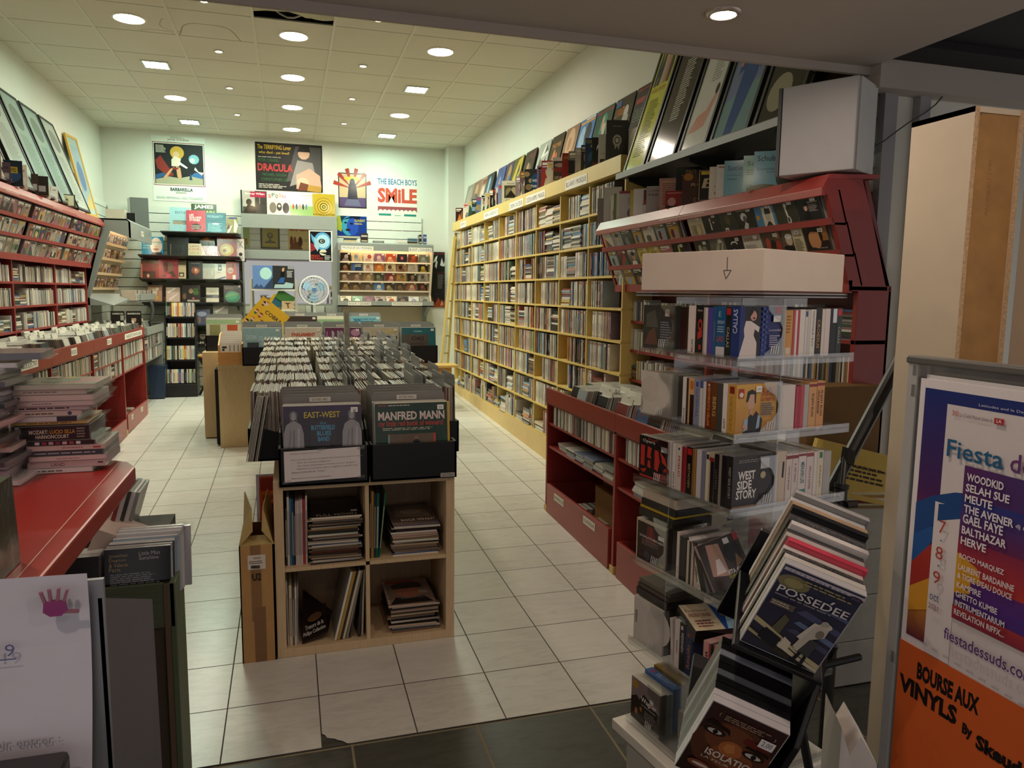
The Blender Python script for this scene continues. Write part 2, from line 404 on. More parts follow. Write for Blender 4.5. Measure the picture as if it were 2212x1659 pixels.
# brown water rings on the panels
mb = MB()
def ring(cx, cy, rx, ry, a0, a1, w, col, wob):
    n = 26
    for k in range(n):
        t0, t1 = a0+(a1-a0)*k/n, a0+(a1-a0)*(k+1)/n
        r0, r1 = 1+wob*math.sin(5*t0), 1+wob*math.sin(5*t1)
        mb.poly([(cx+rx*r0*math.cos(t0), cy+ry*r0*math.sin(t0), ZC-0.0008), (cx+rx*r1*math.cos(t1), cy+ry*r1*math.sin(t1), ZC-0.0008),
                 (cx+(rx-w)*r1*math.cos(t1), cy+(ry-w)*r1*math.sin(t1), ZC-0.0008), (cx+(rx-w)*r0*math.cos(t0), cy+(ry-w)*r0*math.sin(t0), ZC-0.0008)][::-1], col, 'card')
ring(-0.56, 6.84, 0.24, 0.36, -PI, 0, 0.012, 'a89a78', 0.05); ring(-0.81, 6.60, 0.10, 0.15, 0.9, 4.2, 0.010, 'b2a684', 0.06); ring(-0.95, 6.84, 0.14, 0.09, -PI, 0, 0.008, 'b0a480', 0.05)
mb.build('trim_2', kind='structure')
mb = MB()   # the void above the missing panel: dark walls, a joist, torn insulation, a loose cable
x0, x1, y0, y1 = -0.21, 0.39, TY0-TP, TY0
for a, b in (((x0-0.6, y0-0.5, 4.3), (x1+0.6, y1+0.5, 4.32)),): mb.box(a, b, '1c1f1d', 'dark_paint')
for a, b in (((x0-0.62, y0-0.5, ZC+0.02), (x0-0.6, y1+0.5, 4.3)), ((x1+0.6, y0-0.5, ZC+0.02), (x1+0.62, y1+0.5, 4.3)), ((x0-0.6, y1+0.48, ZC+0.02), (x1+0.6, y1+0.5, 4.3)), ((x0-0.6, y0-0.5, ZC+0.02), (x1+0.6, y0-0.48, 4.3))): mb.box(a, b, '101312', 'dark_paint')
mb.build('wall_void', kind='structure')
mb = MB(); rr = random.Random(4); top = []
for k in range(15):
    t = k/14; top.append((x0+0.01+0.58*t, y1-0.115-0.05*math.sin(t*6)-rr.uniform(0, 0.05)*(1 if 3 < k < 12 else .3), ZC+0.004))
mb.prism([(x0+0.005, y0+0.02, ZC+0.004), (x1-0.005, y0+0.02, ZC+0.004)]+top[::-1], (0, 0, 0.018), 'b9b49a', 'card')
mb.build('torn_ceiling_panel', label='torn remains of a ceiling panel at the dark hole in the ceiling', cat='ceiling panel')
mb = MB(); mb.box((x0-0.5, y1+0.10, ZC+0.10), (x1+0.5, y1+0.15, ZC+0.16), '4b4f4c', 'metal'); mb.build('ceiling_joist', label='grey steel joist inside the dark hole in the ceiling', cat='joist')
mb = MB(); mb.tube([(x0+0.15+0.05*k, y1-0.03+0.02*math.sin(k*0.8), ZC+0.07-0.05*math.sin(k*PI/5)) for k in range(6)], 0.008, 'c7c9c0', 'plastic'); mb.build('loose_cable', label='pale cable sagging inside the dark hole in the ceiling', cat='cable')

def wallbox(name, a, b, mat='white_wall'):
    m_ = MB(); m_.box(a, b, 'fff', mat); return m_.build(name, kind='structure')
wallbox('wall_left', (XL-0.1, 2.62, 0), (XL, 11.0, ZC+0.03)); wallbox('wall_right', (XR, 2.65, 0), (XR+0.1, 11.0, ZC+0.03))
wallbox('wall_back', (XL-0.1, YB, 0), (XR+0.1, YB+0.1, ZC+0.03))
wallbox('wall_right_return', (2.40, 2.655, 0), (3.7, 2.75, 2.60))
wallbox('wall_above_entrance', (XL-0.1, 2.64, 2.60), (XR+0.1, 2.70, ZC+0.03))
wallbox('wall_left_front', (-3.3, 2.62, 0), (XL-0.1, 2.7, 2.62))
wallbox('trim_3', (2.20, 10.62, 0.3), (XR, YB, ZC), 'white_wall')
wallbox('trim_4', (2.375, 2.625, 0.05), (2.44, 2.66, 2.55), 'grey_frame'); wallbox('trim_5', (2.545, 2.615, 0.05), (2.60, 2.66, 2.55), 'grey_frame')
wallbox('ceiling_entrance', (-3.4, -4.0, 2.58), (2.285, 2.615, 2.66), 'soffit_paint')
wallbox('trim_6', (-3.4, 2.615, 2.548), (2.30, 2.635, 2.66), 'soffit_paint')
wallbox('trim_7', (2.285, 2.56, 2.49), (3.7, 2.65, 2.60), 'grey_frame'); bpy.data.objects['trim_7'].data.materials[0] = MATS['soffit_paint']
wallbox('ceiling_shutter_housing', (2.285, -4.0, 2.63), (4.2, 2.60, 2.72), 'dark_paint')
wallbox('trim_8', (2.285, 2.40, 2.60), (3.7, 2.56, 2.63), 'dark_paint')
# grooved display panelling: planks with dark slots between
def slats(name, axis, at, d, a0, a1, z0, z1, pitch=0.1, col='dcdfd6'):
    m_ = MB(); z = z0
    def bx(lo, hi, zz0, zz1, c):
        if axis == 'x': m_.box((min(at, at+lo), a0, zz0), (max(at, at+hi), a1, zz1), c, 'paint')
        else: m_.box((a0, min(at, at+lo), zz0), (a1, max(at, at+hi), zz1), c, 'paint')
    bx(0, d*0.4, z0, z1, '5c5f58')
    while z < z1-0.02:
        zz = min(z+pitch-0.009, z1)
        if axis == 'x': m_.box((min(at+d*0.4, at+d), a0, z), (max(at+d*0.4, at+d), a1, zz), col, 'paint')
        else: m_.box((a0, min(at+d*0.4, at+d), z), (a1, max(at+d*0.4, at+d), zz), col, 'paint')
        z += pitch
    return m_.build(name, kind='structure')
slats('wall_right_slats', 'x', XR, -0.045, 2.66, 4.64, 0.2, 2.95); slats('wall_left_slats', 'x', XL, 0.03, 9.0, 10.9, 0.4, 2.75, 0.12)
slats('wall_back_slats_left', 'y', YB, -0.03, -2.2, -0.57, 0.36, 2.72, 0.12); slats('wall_back_slats_right', 'y', YB, -0.03, 0.62, 1.86, 0.36, 2.72, 0.12)

# ---------------------------------------------------------------- lamps
emit('round_lamp_glow', 'fff1de', L_ROUND); emit('square_lamp_glow', 'd2ffe6', L_SQUARE); emit('spot_glow', 'ffe2b0', L_SPOT); emit('downlight_glow', 'ffe6d2', L_DOWN)
G = 'ceiling lights'
def ceiling_light(name, label, cat, x, y, z, r, glow, square=False, group=G, trim='e9e6da', deep=0.0):
    t = thing(name, label, cat, (x, y, z), group); m_ = MB()
    if square:
        for s in (-1, 1):
            m_.box((x-r-0.02, y+s*(r+0.008)-0.008, z-0.010), (x+r+0.02, y+s*(r+0.008)+0.008, z), 'cfd4c8', 'metal'); m_.box((x+s*(r+0.008)-0.008, y-r, z-0.010), (x+s*(r+0.008)+0.008, y+r, z), 'cfd4c8', 'metal')
        m_.build('frame', t)
        m_ = MB(); m_.poly([(x-r, y-r, z-0.006), (x-r, y+r, z-0.006), (x+r, y+r, z-0.006), (x+r, y-r, z-0.006)], 'fff', glow); m_.build('diffuser', t)
    else:
        m_.lathe((x, y, z), [(r+0.018, 0), (r+0.016, -0.006), (r+0.002, -0.010), (r-0.002, -0.004+deep), (r-0.004, 0.01+deep)], trim, 'metal' if r < 0.05 else 'paint', 28); m_.build('trim_ring', t, smooth=True)
        m_ = MB(); m_.disc((x, y, z-0.005+deep), (0, 0, -1), r-0.001, 'fff', glow, 24); m_.build('diffuser', t)
    return t
R_ = [(-1.11, 6.54), (0.09, 6.55), (1.29, 6.56), (-1.11, 8.99), (0.09, 7.78), (1.29, 9.00), (0.09, 9.01), (0.09, 10.22)]
RN = ['left row nearest the entrance', 'middle row nearest the entrance', 'right row nearest the entrance', 'left row nearest the back wall', 'middle row second from the entrance', 'right row nearest the back wall', 'middle row third from the entrance', 'middle row nearest the back wall']
for (x, y), n in zip(R_, RN): ceiling_light('ceiling_light', 'round ceiling light glowing white, '+n, 'ceiling light', x, y, ZC, 0.105, 'round_lamp_glow')
for (x, y), n in zip([(-1.11, 7.76), (-1.11, 10.2), (1.29, 7.82), (1.29, 10.2)], ['left row nearer the entrance', 'left row above the science fiction film poster', 'right row nearer the entrance', 'right row near the back wall']):
    ceiling_light('square_ceiling_light', 'square greenish ceiling light, '+n, 'ceiling light', x, y, ZC, 0.098, 'square_lamp_glow', True, 'square ceiling lights')
for i, (x, y) in enumerate([(-0.525, 5.98), (-0.525, 7.165), (-0.525, 8.385), (-0.525, 9.6), (0.70, 5.97), (0.70, 7.19), (0.70, 8.415), (0.70, 9.65)]):
    ceiling_light('halogen_spot', 'small warm halogen spot, '+nth(i % 4)+' from the entrance in the '+('left' if i < 4 else 'right')+' row', 'spotlight', x, y, ZC, 0.028, 'spot_glow', group='halogen spots', trim='b9b6ac')
ceiling_light('recessed_downlight', 'round recessed downlight in the low grey entrance ceiling', 'downlight', 1.397, 2.288, 2.58, 0.040, 'downlight_glow', group='entrance downlights', trim='c9c4bc')
for x, y in ((-0.75, 1.55), (0.55, 1.1), (1.75, 1.0), (-0.6, 0.0), (1.2, -0.6)):  # lamps added out of view to light the things near the entrance
    ceiling_light('recessed_downlight', 'added unseen downlight overhead that brightens the entrance', 'downlight', x, y, 2.58, 0.040, 'downlight_glow', group='entrance downlights', trim='c9c4bc')
# ---------------------------------------------------------------- yellow wall shelving with films, along the right wall
YEL, YELD = 'd6b96a', 'c2a257'
SX, SY0, SY1 = 2.15, 4.64, 9.99
BZ = [2.236, 2.005, 1.782, 1.558, 1.335, 1.112, 0.893, 0.662, 0.41]     # tops of the shelf boards
UPY = [4.64, 5.26, 5.88, 6.505, 7.13, 7.755, 8.38, 9.0, 9.62, 9.98]
ws = thing('wall_shelving', 'tall yellow wooden wall shelving packed with film cases along the right wall', 'shelving', (SX, 7.3, 0.2))
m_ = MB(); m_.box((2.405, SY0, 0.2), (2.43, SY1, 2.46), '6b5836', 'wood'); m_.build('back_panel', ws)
for z in BZ: m_ = MB(); m_.box((SX, SY0, z-0.016), (2.405, SY1, z), YEL, 'wood'); m_.build('shelf_board', ws)
for y in UPY:
    m_ = MB()
    for z0, z1 in zip(BZ[::-1]+[], BZ[::-1][1:]+[2.46]): m_.box((SX+0.003, y-0.008, z0), (2.405, y+0.008, z1-0.016), YEL, 'wood')
    m_.build('upright', ws)
m_ = MB()
for k in range(8): m_.box((SX-0.004, SY0+k*0.67, floor_z(2.1, SY0)-0.05), (SX+0.02, min(SY1, SY0+(k+1)*0.67-0.002), 0.394), 'd9bd80', 'wood')
m_.build('base_plinth', ws)
m_ = MB()
hb = [4.66, 5.70, 6.75, 7.82, 8.9, 9.99]
for a, b in zip(hb, hb[1:]): m_.box((2.125, a+0.001, 2.46), (2.43, b-0.001, 2.57), 'dcc06a', 'paint', u0='d8c074')
hd = m_.build('header_fascia', ws)
for a, b, tx in ((5.69, 5.241, 'BLU-RAY / MUSIQUE'), (6.723, 6.181, 'DESSIN ANIME / MANGA'), (7.269, 6.812, "CINEMA D'AUTEURS"), (8.284, 7.683, 'CINEMA CLASSIQUE (E, F)'), (9.481, 9.169, 'CINEMA (A)')):
    m_ = MB(); m_.box((2.1225, b, 2.462), (2.125, a, 2.535), 'f2f0e8', 'paper')
    m_.art((2.1225, a, 2.462), (0, b-a, 0), (0, 0, 0.073), [('T', 0.04, 0.2, 0.92, 0.6, '26241f', tx)]); m_.build('section_label', hd)
m_ = MB(); m_.box((2.30, 4.70, 2.57), (2.425, 10.4, 2.785), 'd5d6cc', 'paint'); m_.build('riser_ledge', None, 'long white ledge on top of the yellow shelving carrying the leaning record sleeves', 'ledge')

SPC = ['1d1d20', '2a2724', '3a3733', '55504a', '8d8880', 'b5afa4', 'd6d0c4', 'e6e2d8', 'dcd6c8', 'cdc6b6', 'c9b9a4', '7d2a26', 'a8493e', 'c98a80', '2d4a78', '5f86ae', '9db7c8', '35563f', '8aa07c', 'b58a3c', 'e0c870', 'c77a3a', '6a5a74', '7a5b45']
SPW = [3, 3, 3, 3, 4, 5, 6, 6, 6, 5, 4, 1, 2, 2, 1, 2, 3, 1, 1, 1, 1, 1, 2, 2]
SPB = ['2f5f9a', '4f83b4', '7fa9c9', '33455c', '8fa6b4', 'c8d2d6', '2a2724', '8d8880']
rw = random.Random(11)
def spine_art(m_, O, U, V, col, r, deep=True):
    """title bars on a spine; U runs across the spine, V along it"""
    d = lin(col); lt = sum(d) > 0.5
    c1 = r.choice(['2a2622', '3d3026', '7d2a26', '2d4a78'] if lt else ['e6e0d2', 'd8c27a', 'c94f42', 'cfd8dc'])
    a = r.uniform(0.12, 0.3); b = r.uniform(0.5, 0.85)
    it = [('R', 0.28, a, 0.72, b, mixc(col, c1, 0.55))]
    if deep: it += [('R', 0.05, 0.88, 0.95, 0.96, mixc(col, r.choice(['c9453a', '2d4a78', 'e8e2d4', '1d1d20']), 0.7)), ('R', 0.1, 0.03, 0.9, 0.07, mixc(col, c1, 0.5))]
    m_.art(O, U, V, it, 'wrap', 0.0003)
def case(m_, x, y, z, t, h, d, col, r, full=True, lying=False):
    """film case: spine towards the room (-x)"""
    x += r.uniform(-0.004, 0.012); c = vary(col, r)
    if lying: m_.ob((x, y, z), (d, 0, 0), (0, h, 0), (0, 0, t*0.97), mixc(c, '777777', 0.2), 'wrap', u0=c); O, U, V = (x, y+h, z), (0, 0, t*0.97), (0, -h, 0)
    else: m_.ob((x, y, z), (d, 0, 0), (0, t*0.95, 0), (0, 0, h), mixc(c, '888888', 0.15), 'wrap', u0=c); O, U, V = (x, y+t*0.95, z), (0, -t*0.95, 0), (0, 0, h)
    spine_art(m_, O, U, V, c, r, full)
    return c
SHELFN = ['top', 'second', 'third', 'fourth', 'fifth', 'sixth', 'seventh', 'eighth']
dvds = []   # (y, row, draw function data)
for row, z in enumerate(BZ[:8]):
    for b in range(len(UPY)-1):
        y = UPY[b]+0.010; ye = UPY[b+1]-0.010
        while y < ye-0.012:
            kind = rw.random(); blue = (row < 3 and b < 2 and rw.random() < 0.55)
            pal = SPB if blue else None
            lying = kind < (0.55 if row == 0 else 0.22 if row not in (3,) or b > 1 else 0.8)
            if lying and ye-y > 0.2:
                n = rw.randrange(10, 14); t = rw.choice([0.0135, 0.0142]); tone = rw.choices(SPC, SPW)[0] if rw.random() < 0.35 else None
                for k in range(n):
                    if k*t+t > 0.195: break
                    dvds.append((y, row, z+k*t, t, 0.188, True, tone if tone and rw.random() < 0.6 else rw.choice(pal) if pal else rw.choices(SPC, SPW)[0]))
                y += 0.194
            elif lying: y = ye
            else:
                n = rw.randrange(6, 20); tone = rw.choices(SPC, SPW)[0] if rw.random() < 0.3 else None
                white = rw.random() < 0.16
                for k in range(n):
                    t = rw.choice([0.0148, 0.0148, 0.0148, 0.010, 0.022])
                    if y+t > ye: break
                    c = 'e6e2d6' if white else (tone if tone and rw.random() < 0.6 else rw.choice(pal) if pal else rw.choices(SPC, SPW)[0])
                    dvds.append((y, row, z, t, 0.172 if blue else 0.190, False, c)); y += t
                if rw.random() < 0.25: y += rw.uniform(0.005, 0.03)
dvds.sort(key=lambda d: d[0])
counts = {}; NIND = 300; nd = 0
stuff = MB()
for y, row, z, t, h, lying, c in dvds:
    hidden = y < 4.83 or (z < 1.05 and y < 4.9)
    if not hidden and nd < NIND:
        nd += 1; k = counts.get(row, 0); counts[row] = k+1
        m_ = MB(); cc = case(m_, SX+0.012, y, z, t, h, 0.136, c, rw, True, lying)
        m_.build('dvd_case', None, '%s film case %s, %s from the right end of the %s shelf of the yellow shelving' % (hue_name(cc), 'lying flat' if lying else 'standing', nth(k), SHELFN[row]), 'film case', 'film cases on the yellow wall shelving')
    elif not hidden: case(stuff, SX+0.012, y, z, t, h, 0.136, c, rw, False, lying)
# bottom compartment: magazines, boxed sets and stacks
y = 4.95
while y < 9.9:
    if rw.random() < 0.35:
        h = rw.uniform(0.02, 0.04); n = rw.randrange(4, 9); w = rw.uniform(0.18, 0.26); zz = 0.395
        for k in range(n):
            h = rw.uniform(0.012, 0.03); c = rw.choices(SPC, SPW)[0]; o = rw.uniform(-0.015, 0.02)
            if zz+h > 0.62: break
            stuff.ob((SX+0.01+o, y+o, zz), (0.2, 0, 0), (0, w-0.02, 0), (0, 0, h*0.95), vary(c, rw), 'wrap'); zz += h
        y += w+0.01
    else:
        for k in range(rw.randrange(4, 12)):
            t = rw.uniform(0.012, 0.035); h = rw.uniform(0.17, 0.235)
            case(stuff, SX+0.01, y, 0.395, t, h, 0.18, rw.choices(SPC, SPW)[0], rw, False); y += t
stuff.build('dvd_cases', None, 'countless further film cases filling the rest of the yellow wall shelving', 'film cases', kind='stuff')

# boxed sets and books standing on the header, fanned so that their fronts face the entrance
BOXES = [(9.897, .10, .19, '1c1b1d', 'black', 'bright title letters'), (9.456, .12, .20, 'e8e4da', 'white', 'a film still'), (9.19, .12, .2, 'b9ccc6', 'pale teal', 'a dark ring'), (8.98, .12, .2, '2f3f33', 'dark green', 'a pale figure'),
 (8.751, .12, .2, '4f79b0', 'blue', 'a pink stripe'), (8.521, .08, .2, 'dfe6dc', 'white', 'a green edge'), (8.363, .11, .2, 'dcd6ce', 'white', 'a red block'), (8.18, .12, .21, 'cdb28e', 'beige', 'a red ring'), (8.004, .08, .2, '2a2a26', 'dark', 'a yellow top'), (7.895, .09, .2, 'e2e2dc', 'white', 'a blue band'),
 (7.80, .12, .22, '7d97c0', 'blue and white', 'small pictures'), (7.644, .19, .235, 'd8d3be', 'cream', 'an engraved picture in a black frame'), (7.158, .12, .21, '8a7f86', 'mauve grey', 'a grey figure'), (7.012, .13, .24, '56525e', 'dark grey', 'pale streaks'),
 (6.86, .20, .235, '22405a', 'dark blue', 'the words WELCOME TO TWIN PEAKS'), (6.494, .13, .21, '7d5a9a', 'purple', 'white lines'), (6.377, .13, .235, 'a8423e', 'red', 'a blue figure'), (6.224, .13, .20, 'dfe0dc', 'white', 'a film still in a red frame'),
 (6.081, .15, .215, 'dcd8d0', 'white', 'the words LOST HIGHWAY'), (5.851, .13, .21, '9c2c30', 'red', 'the word COLUMBO'), (5.706, .13, .20, '2c3a2e', 'dark green', 'dancing figures'), (5.559, .12, .20, 'dccfc4', 'white', 'red figures'),
 (5.438, .10, .20, '332f24', 'dark', 'yellow letters'), (5.355, .13, .235, '24406e', 'dark blue', 'yellow letters on top'), (5.224, .13, .215, '151416', 'black', 'a white face'), (5.106, .13, .215, 'e6e2da', 'white', 'a dark red disc'), (4.972, .155, .285, '3c3b3a', 'dark grey', 'a silver emblem')]
for i, (y, w, h, c, cn, feat) in enumerate(BOXES):
    t_ = 0.42 if i < 26 else 0.30; U = Vector((math.cos(t_)*w, -math.sin(t_)*w, 0)); dp = 0.03 if i < 26 else 0.045
    Wd = Vector((math.sin(t_), math.cos(t_), 0))*dp; O = Vector((2.15, y, 2.571)); V = Vector((0, 0, h)); Z = O
    t = thing('boxed_set', '%s boxed set with %s, standing on the header of the yellow shelving' % (cn, feat), 'boxed set', tuple(O), 'boxed sets on the yellow shelving')
    m_ = MB(); m_.ob(O+Wd, U, -Wd, V, c, 'gloss'); m_.build('case', t)
    m_ = MB(); r = random.Random(i*7+3); it = []
    if i == 14: it = [('R', 0, 0, 1, 1, '2a2c2a'), ('E', .1, .8, .15, .1, '8d7a55'), ('E', .2, .3, .16, .12, '7d6a48'), ('E', .3, .55, .12, .09, 'a08c62'), ('P', '1f4a6e', .3, .25, 1, .25, 1, .7, .82, .85, .66, .68, .5, .85, .32, .7), ('T', .36, .5, .62, .1, 'e8ecec', 'WELCOME'), ('T', .58, .4, .15, .07, 'e8ecec', 'TO'), ('T', .3, .28, .68, .1, 'e8ecec', 'TWIN PEAKS'), ('L', .4, .12, .5, .1, 'b9b49a', 2)]
    elif i == 18: it = [('R', 0, 0, 1, 1, 'dcd8d0'), ('R', .05, .12, .95, .86, '4a4440'), ('R', .05, .45, .95, .6, '8d3a36'), ('E', .4, .7, .3, .08, 'a89a90'), ('T', .12, .16, .76, .12, 'e8e4dc', 'LOST HIGHWAY')]
    elif i == 19: it = [('R', 0, 0, 1, 1, '9c2c30'), ('T', .1, .78, .8, .1, 'd9b44a', 'COLUMBO'), ('E', .6, .4, .22, .25, 'b88a5a'), ('P', '6a4632', .3, 0, .95, 0, .8, .3, .4, .3)]
    elif i == 23: it = [('R', 0, 0, 1, 1, '24406e'), ('T', .06, .84, .8, .1, 'e6d34a', 'CONTES'), ('T', .3, .70, .6, .1, 'e6d34a', 'CIE'), ('E', .5, .4, .35, .2, '3f6fa0'), ('P', '14243c', .1, .1, .9, .2, .6, .5)]
    elif i == 24: it = [('R', 0, 0, 1, 1, '151416'), ('E', .55, .6, .3, .24, 'e6e2da'), ('E', .4, .5, .15, .18, '151416'), ('R', 0, 0, 1, .18, '5a2a28')]
    elif i == 25: it = [('R', 0, 0, 1, 1, 'e6e2da'), ('E', .62, .62, .26, .22, '6a2a2c'), ('E', .66, .55, .1, .12, 'c79a86'), ('T', .1, .34, .7, .06, 'b07a72', 'CASINO'), ('R', .1, .08, .35, .2, '4a4644'), ('R', .5, .06, .8, .24, '2a2826')]
    elif i == 26: it = [('R', 0, 0, 1, 1, '3c3b3a'), ('T', .3, .84, .4, .035, 'c9c7c2', 'Sayonara'), ('E', .5, .52, .2, .14, 'b9b6b0'), ('E', .5, .52, .12, .085, '3c3b3a'), ('E', .5, .52, .08, .06, 'd8d5ce'), ('P', 'b9b6b0', .38, .4, .42, .3, .48, .38), ('P', 'b9b6b0', .52, .38, .57, .29, .62, .4), ('T', .34, .08, .32, .03, 'c9c7c2', 'TAIWAN')]
    elif i == 11: it = [('R', 0, 0, 1, 1, 'd8d3be'), ('R', .13, .25, .87, .8, '4f4a3a'), ('E', .4, .5, .2, .2, '8a7f62'), ('E', .66, .55, .14, .18, 'a89c7a'), ('P', '2a261e', .2, .28, .5, .6, .8, .3), ('T', .3, .84, .4, .07, '4a6060', 'FILMS'), ('L', .2, .1, .6, .1, '8d8672', 2)]
    else: it = rcover(r); it[0] = ('G', 0, 0, 1, 1, c, mixc(c, it[0][5], .25))
    m_.art(O, U, V, it, 'gloss'); m_.build('cover', t)
# twelve inch sleeves leaning on the riser against the wall
LPS = [(10.295, 9.873), (9.851, 9.462), (9.462, 9.19), (9.239, 8.867), (8.713, 8.38), (8.338, 8.068), (8.053, 7.702), (7.63, 7.283), (7.185, 6.851), (6.808, 6.486), (6.446, 6.126), (6.099, 5.771), (5.749, 5.416), (5.381, 5.055), (5.03, 4.712)]
LPA = [('8d8478', 'faded grey', [('E', .5, .5, .3, .4, 'a39a8c')]), ('8a5f3f', 'brown picture', [('E', .4, .6, .2, .25, 'c99a6a'), ('P', '4a2a1e', 0, 0, 1, 0, .7, .4, .3, .5)]), ('c2a890', 'beige', [('R', .1, .7, .9, .9, '8a3a30'), ('E', .5, .35, .3, .3, 'e0d2c0')]),
 ('16222e', 'black box set with a glowing blue figure', [('E', .5, .5, .22, .4, '3f7fa8'), ('P', 'cfe6ee', .45, .1, .55, .1, .55, .75, .5, .85, .45, .75)]), ('4a62a0', 'blue', [('E', .5, .35, .12, .3, '7fa8d8'), ('P', 'c28a6a', .4, 0, .6, 0, .56, .5, .44, .5)]), ('4a3a6a', 'purple', [('E', .6, .55, .25, .35, 'b08a4a'), ('E', .65, .3, .16, .25, '4f79b0'), ('P', 'b0503e', .1, 0, .4, 0, .3, .6)]),
 ('5a5220', 'black and yellow', [('P', 'c9b040', .3, 0, .9, .4, .95, 1, .5, .9, .2, .3), ('P', '2a2a1a', .5, .2, .8, .5, .7, .8), ('R', .7, 0, 1, .2, '8ad04a')]), ('2c1d1a', 'dark brown', [('P', '5a2a2e', .1, .75, 1, .95, 1, .7), ('E', .45, .35, .14, .26, 'b08a62'), ('P', '8a8478', .6, .2, .75, .2, .7, .6)]), ('b9c0b6', 'silver and white', [('P', '5a665e', .1, .1, .5, .3, .3, .6), ('P', '3f4a46', .5, .2, .9, .1, .8, .5), ('P', 'e6eee8', .3, .5, .9, .6, .6, .95), ('P', '5a665e', .6, .6, .9, .7, .7, .9)]),
 ('2a2018', 'black with an orange title', [('T', .15, .62, .7, .14, 'd08a3a', 'MAD MAX'), ('E', .4, .3, .12, .28, 'c27a4a'), ('E', .6, .25, .12, .22, 'a85a34')]), ('9a8068', 'tan portrait', [('E', .5, .55, .3, .4, 'c9a88a'), ('E', .45, .5, .12, .2, 'a8866a')]), ('4f79b8', 'blue with two faces', [('E', .3, .45, .2, .35, '9ac0e0'), ('E', .65, .55, .2, .3, '1c2c4a'), ('R', .05, .86, .95, .92, 'd8a84a'), ('R', .35, .94, .95, .98, 'e8e8e8')]),
 ('1f4a46', 'dark teal with two dancers', [('R', 0, .88, 1, .93, '8a3a3a'), ('E', .55, .5, .2, .36, '2f8a7c'), ('E', .5, .6, .07, .2, 'c9b09a'), ('E', .62, .4, .08, .2, 'd8c9b8')]), ('1c1c22', 'black with an orange title and white singer', [('T', .06, .56, .5, .2, 'd88a3a', 'LES PIONNIERS'), ('E', .66, .6, .12, .16, 'cfccc8'), ('P', 'b9b6b2', .4, 0, .8, 0, .85, .5, .55, .55), ('R', .02, .8, .3, .95, '2f5f9a')]), ('2a2434', 'dark violet with a red frame', [('R', .08, .9, .92, .95, '8a3040'), ('R', .1, .62, .7, .74, 'a83a44'), ('E', .6, .5, .2, .25, '4a4668'), ('L', .1, .2, .5, .3, '6a8a78', 5)])]
for i, ((a, b), (c, cn, it)) in enumerate(zip(LPS, LPA)):
    lean = 0.075; O = Vector((2.34, a, 2.787)); U = Vector((0, b-a, 0)); V = Vector((lean, 0, 0.312)); th = 0.045 if i == 3 else 0.006
    t = thing('record_sleeve', cn+' twelve-inch sleeve leaning on the white ledge, '+nth(14-i)+' from its near end', 'record sleeve', tuple(O), 'record sleeves leaning above the yellow shelving')
    m_ = MB(); m_.ob(O, U, V, Vector((th, 0, -0.002)), mixc(c, '2a2018', .4), 'card'); m_.build('sleeve', t)
    m_ = MB(); m_.art(O, U, V, [('G', 0, 0, 1, 1, c, vary(c, rw, .2))]+it, 'gloss'); m_.build('cover_print', t)
# ---------------------------------------------------------------- red music units along both side walls
RED, REDD, REDL = '8e2f2a', '6e211f', '9c3a34'
CDP = ['1d1d20', '2c2926', '44403b', '6b665e', '8d8880', 'b9b3a6', 'd4cec0', 'e2ddd0', 'c2b8a4', '7d2a26', '8a5a3b', 'a8823c', '35563f', '4a6da0', '2d3f58', '8a6f78', '9aa4a8', '5c4a3c']
CDS = MB()      # every compact disc that is not built one by one
rc = random.Random(21)
CD_LABELS = 'compact discs in the shop'
def cd_spine_run(m_, X, x, s, y, y1, z, r, h=0.125, d=0.12, white=0.15, tones=None, stack=0.15):
    """discs on a shelf from y to y1 with their spines at distance x from the wall"""
    while y < y1-0.012:
        if r.random() < stack and y1-y > 0.15:
            for k in range(r.randrange(9, 13)):
                if (k+1)*0.0104 > h: break
                c = vary(r.choice(tones or CDP+['e2ddd0', 'd4cec0']), r); xx = x+r.uniform(-0.006, 0.006); m_.ob((X(xx), y, z+k*0.0104), (-s*d, 0, 0), (0, 0.142, 0), (0, 0, 0.0098), mixc(c, 'bbbbbb', .3), 'wrap', u0=c)
            y += 0.146; continue
        n = r.randrange(8, 26)
        for k in range(n):
            t = r.choice([0.0104, 0.0104, 0.0104, 0.0075, 0.024 if r.random() < .3 else 0.0104])
            if y+t > y1: break
            w = r.random() < white; c = vary('dedacd' if w else r.choice(tones or CDP+['c9c4b6', 'b5afa2']), r); xx = x+r.uniform(-0.004, 0.005)+(0.006 if w else 0)
            m_.ob((X(xx), y, z), (-s*d, 0, 0), (0, t*0.93, 0), (0, 0, h*(1.12 if w and r.random() < .4 else 1)), mixc(c, 'bbbbbb', .3), 'wrap', u0=c); y += t
        if r.random() < 0.2: y += r.uniform(0.004, 0.02)
def browse_tray(m_, X, s, d0, d1, ya, yb, zb, r, over=0.05):
    """columns of discs, one behind another from the wall to the front, leaning back"""
    y = ya+0.012
    while y+0.146 < yb:
        d = d0+0.02+r.uniform(0, .02); de = d1-0.03-(r.uniform(0, .06) if r.random() < .6 else r.uniform(0, .2)); jj = r.uniform(-.004, .004)
        while d < de:
            t = 0.0106; c = vary(r.choice(CDP), r); wh = r.random() < 0.07; hh = 0.155 if wh else 0.125; lean = 0.035
            c = lin('dcd9cd') if wh else c; top = 'd4d6ce' if not wh else 'e2dfd4'
            m_.ob((X(d), y+jj, zb), (s*t*0.9, 0, 0), (0, 0.142, 0), (-s*lean, 0, hh), mixc(c, 'aaaaaa', .35), 'wrap', u1=c, w1=top, v0=mixc(c, 'c9ccc4', .5), v1=mixc(c, 'c9ccc4', .5))
            d += t*1.2
        y += 0.149
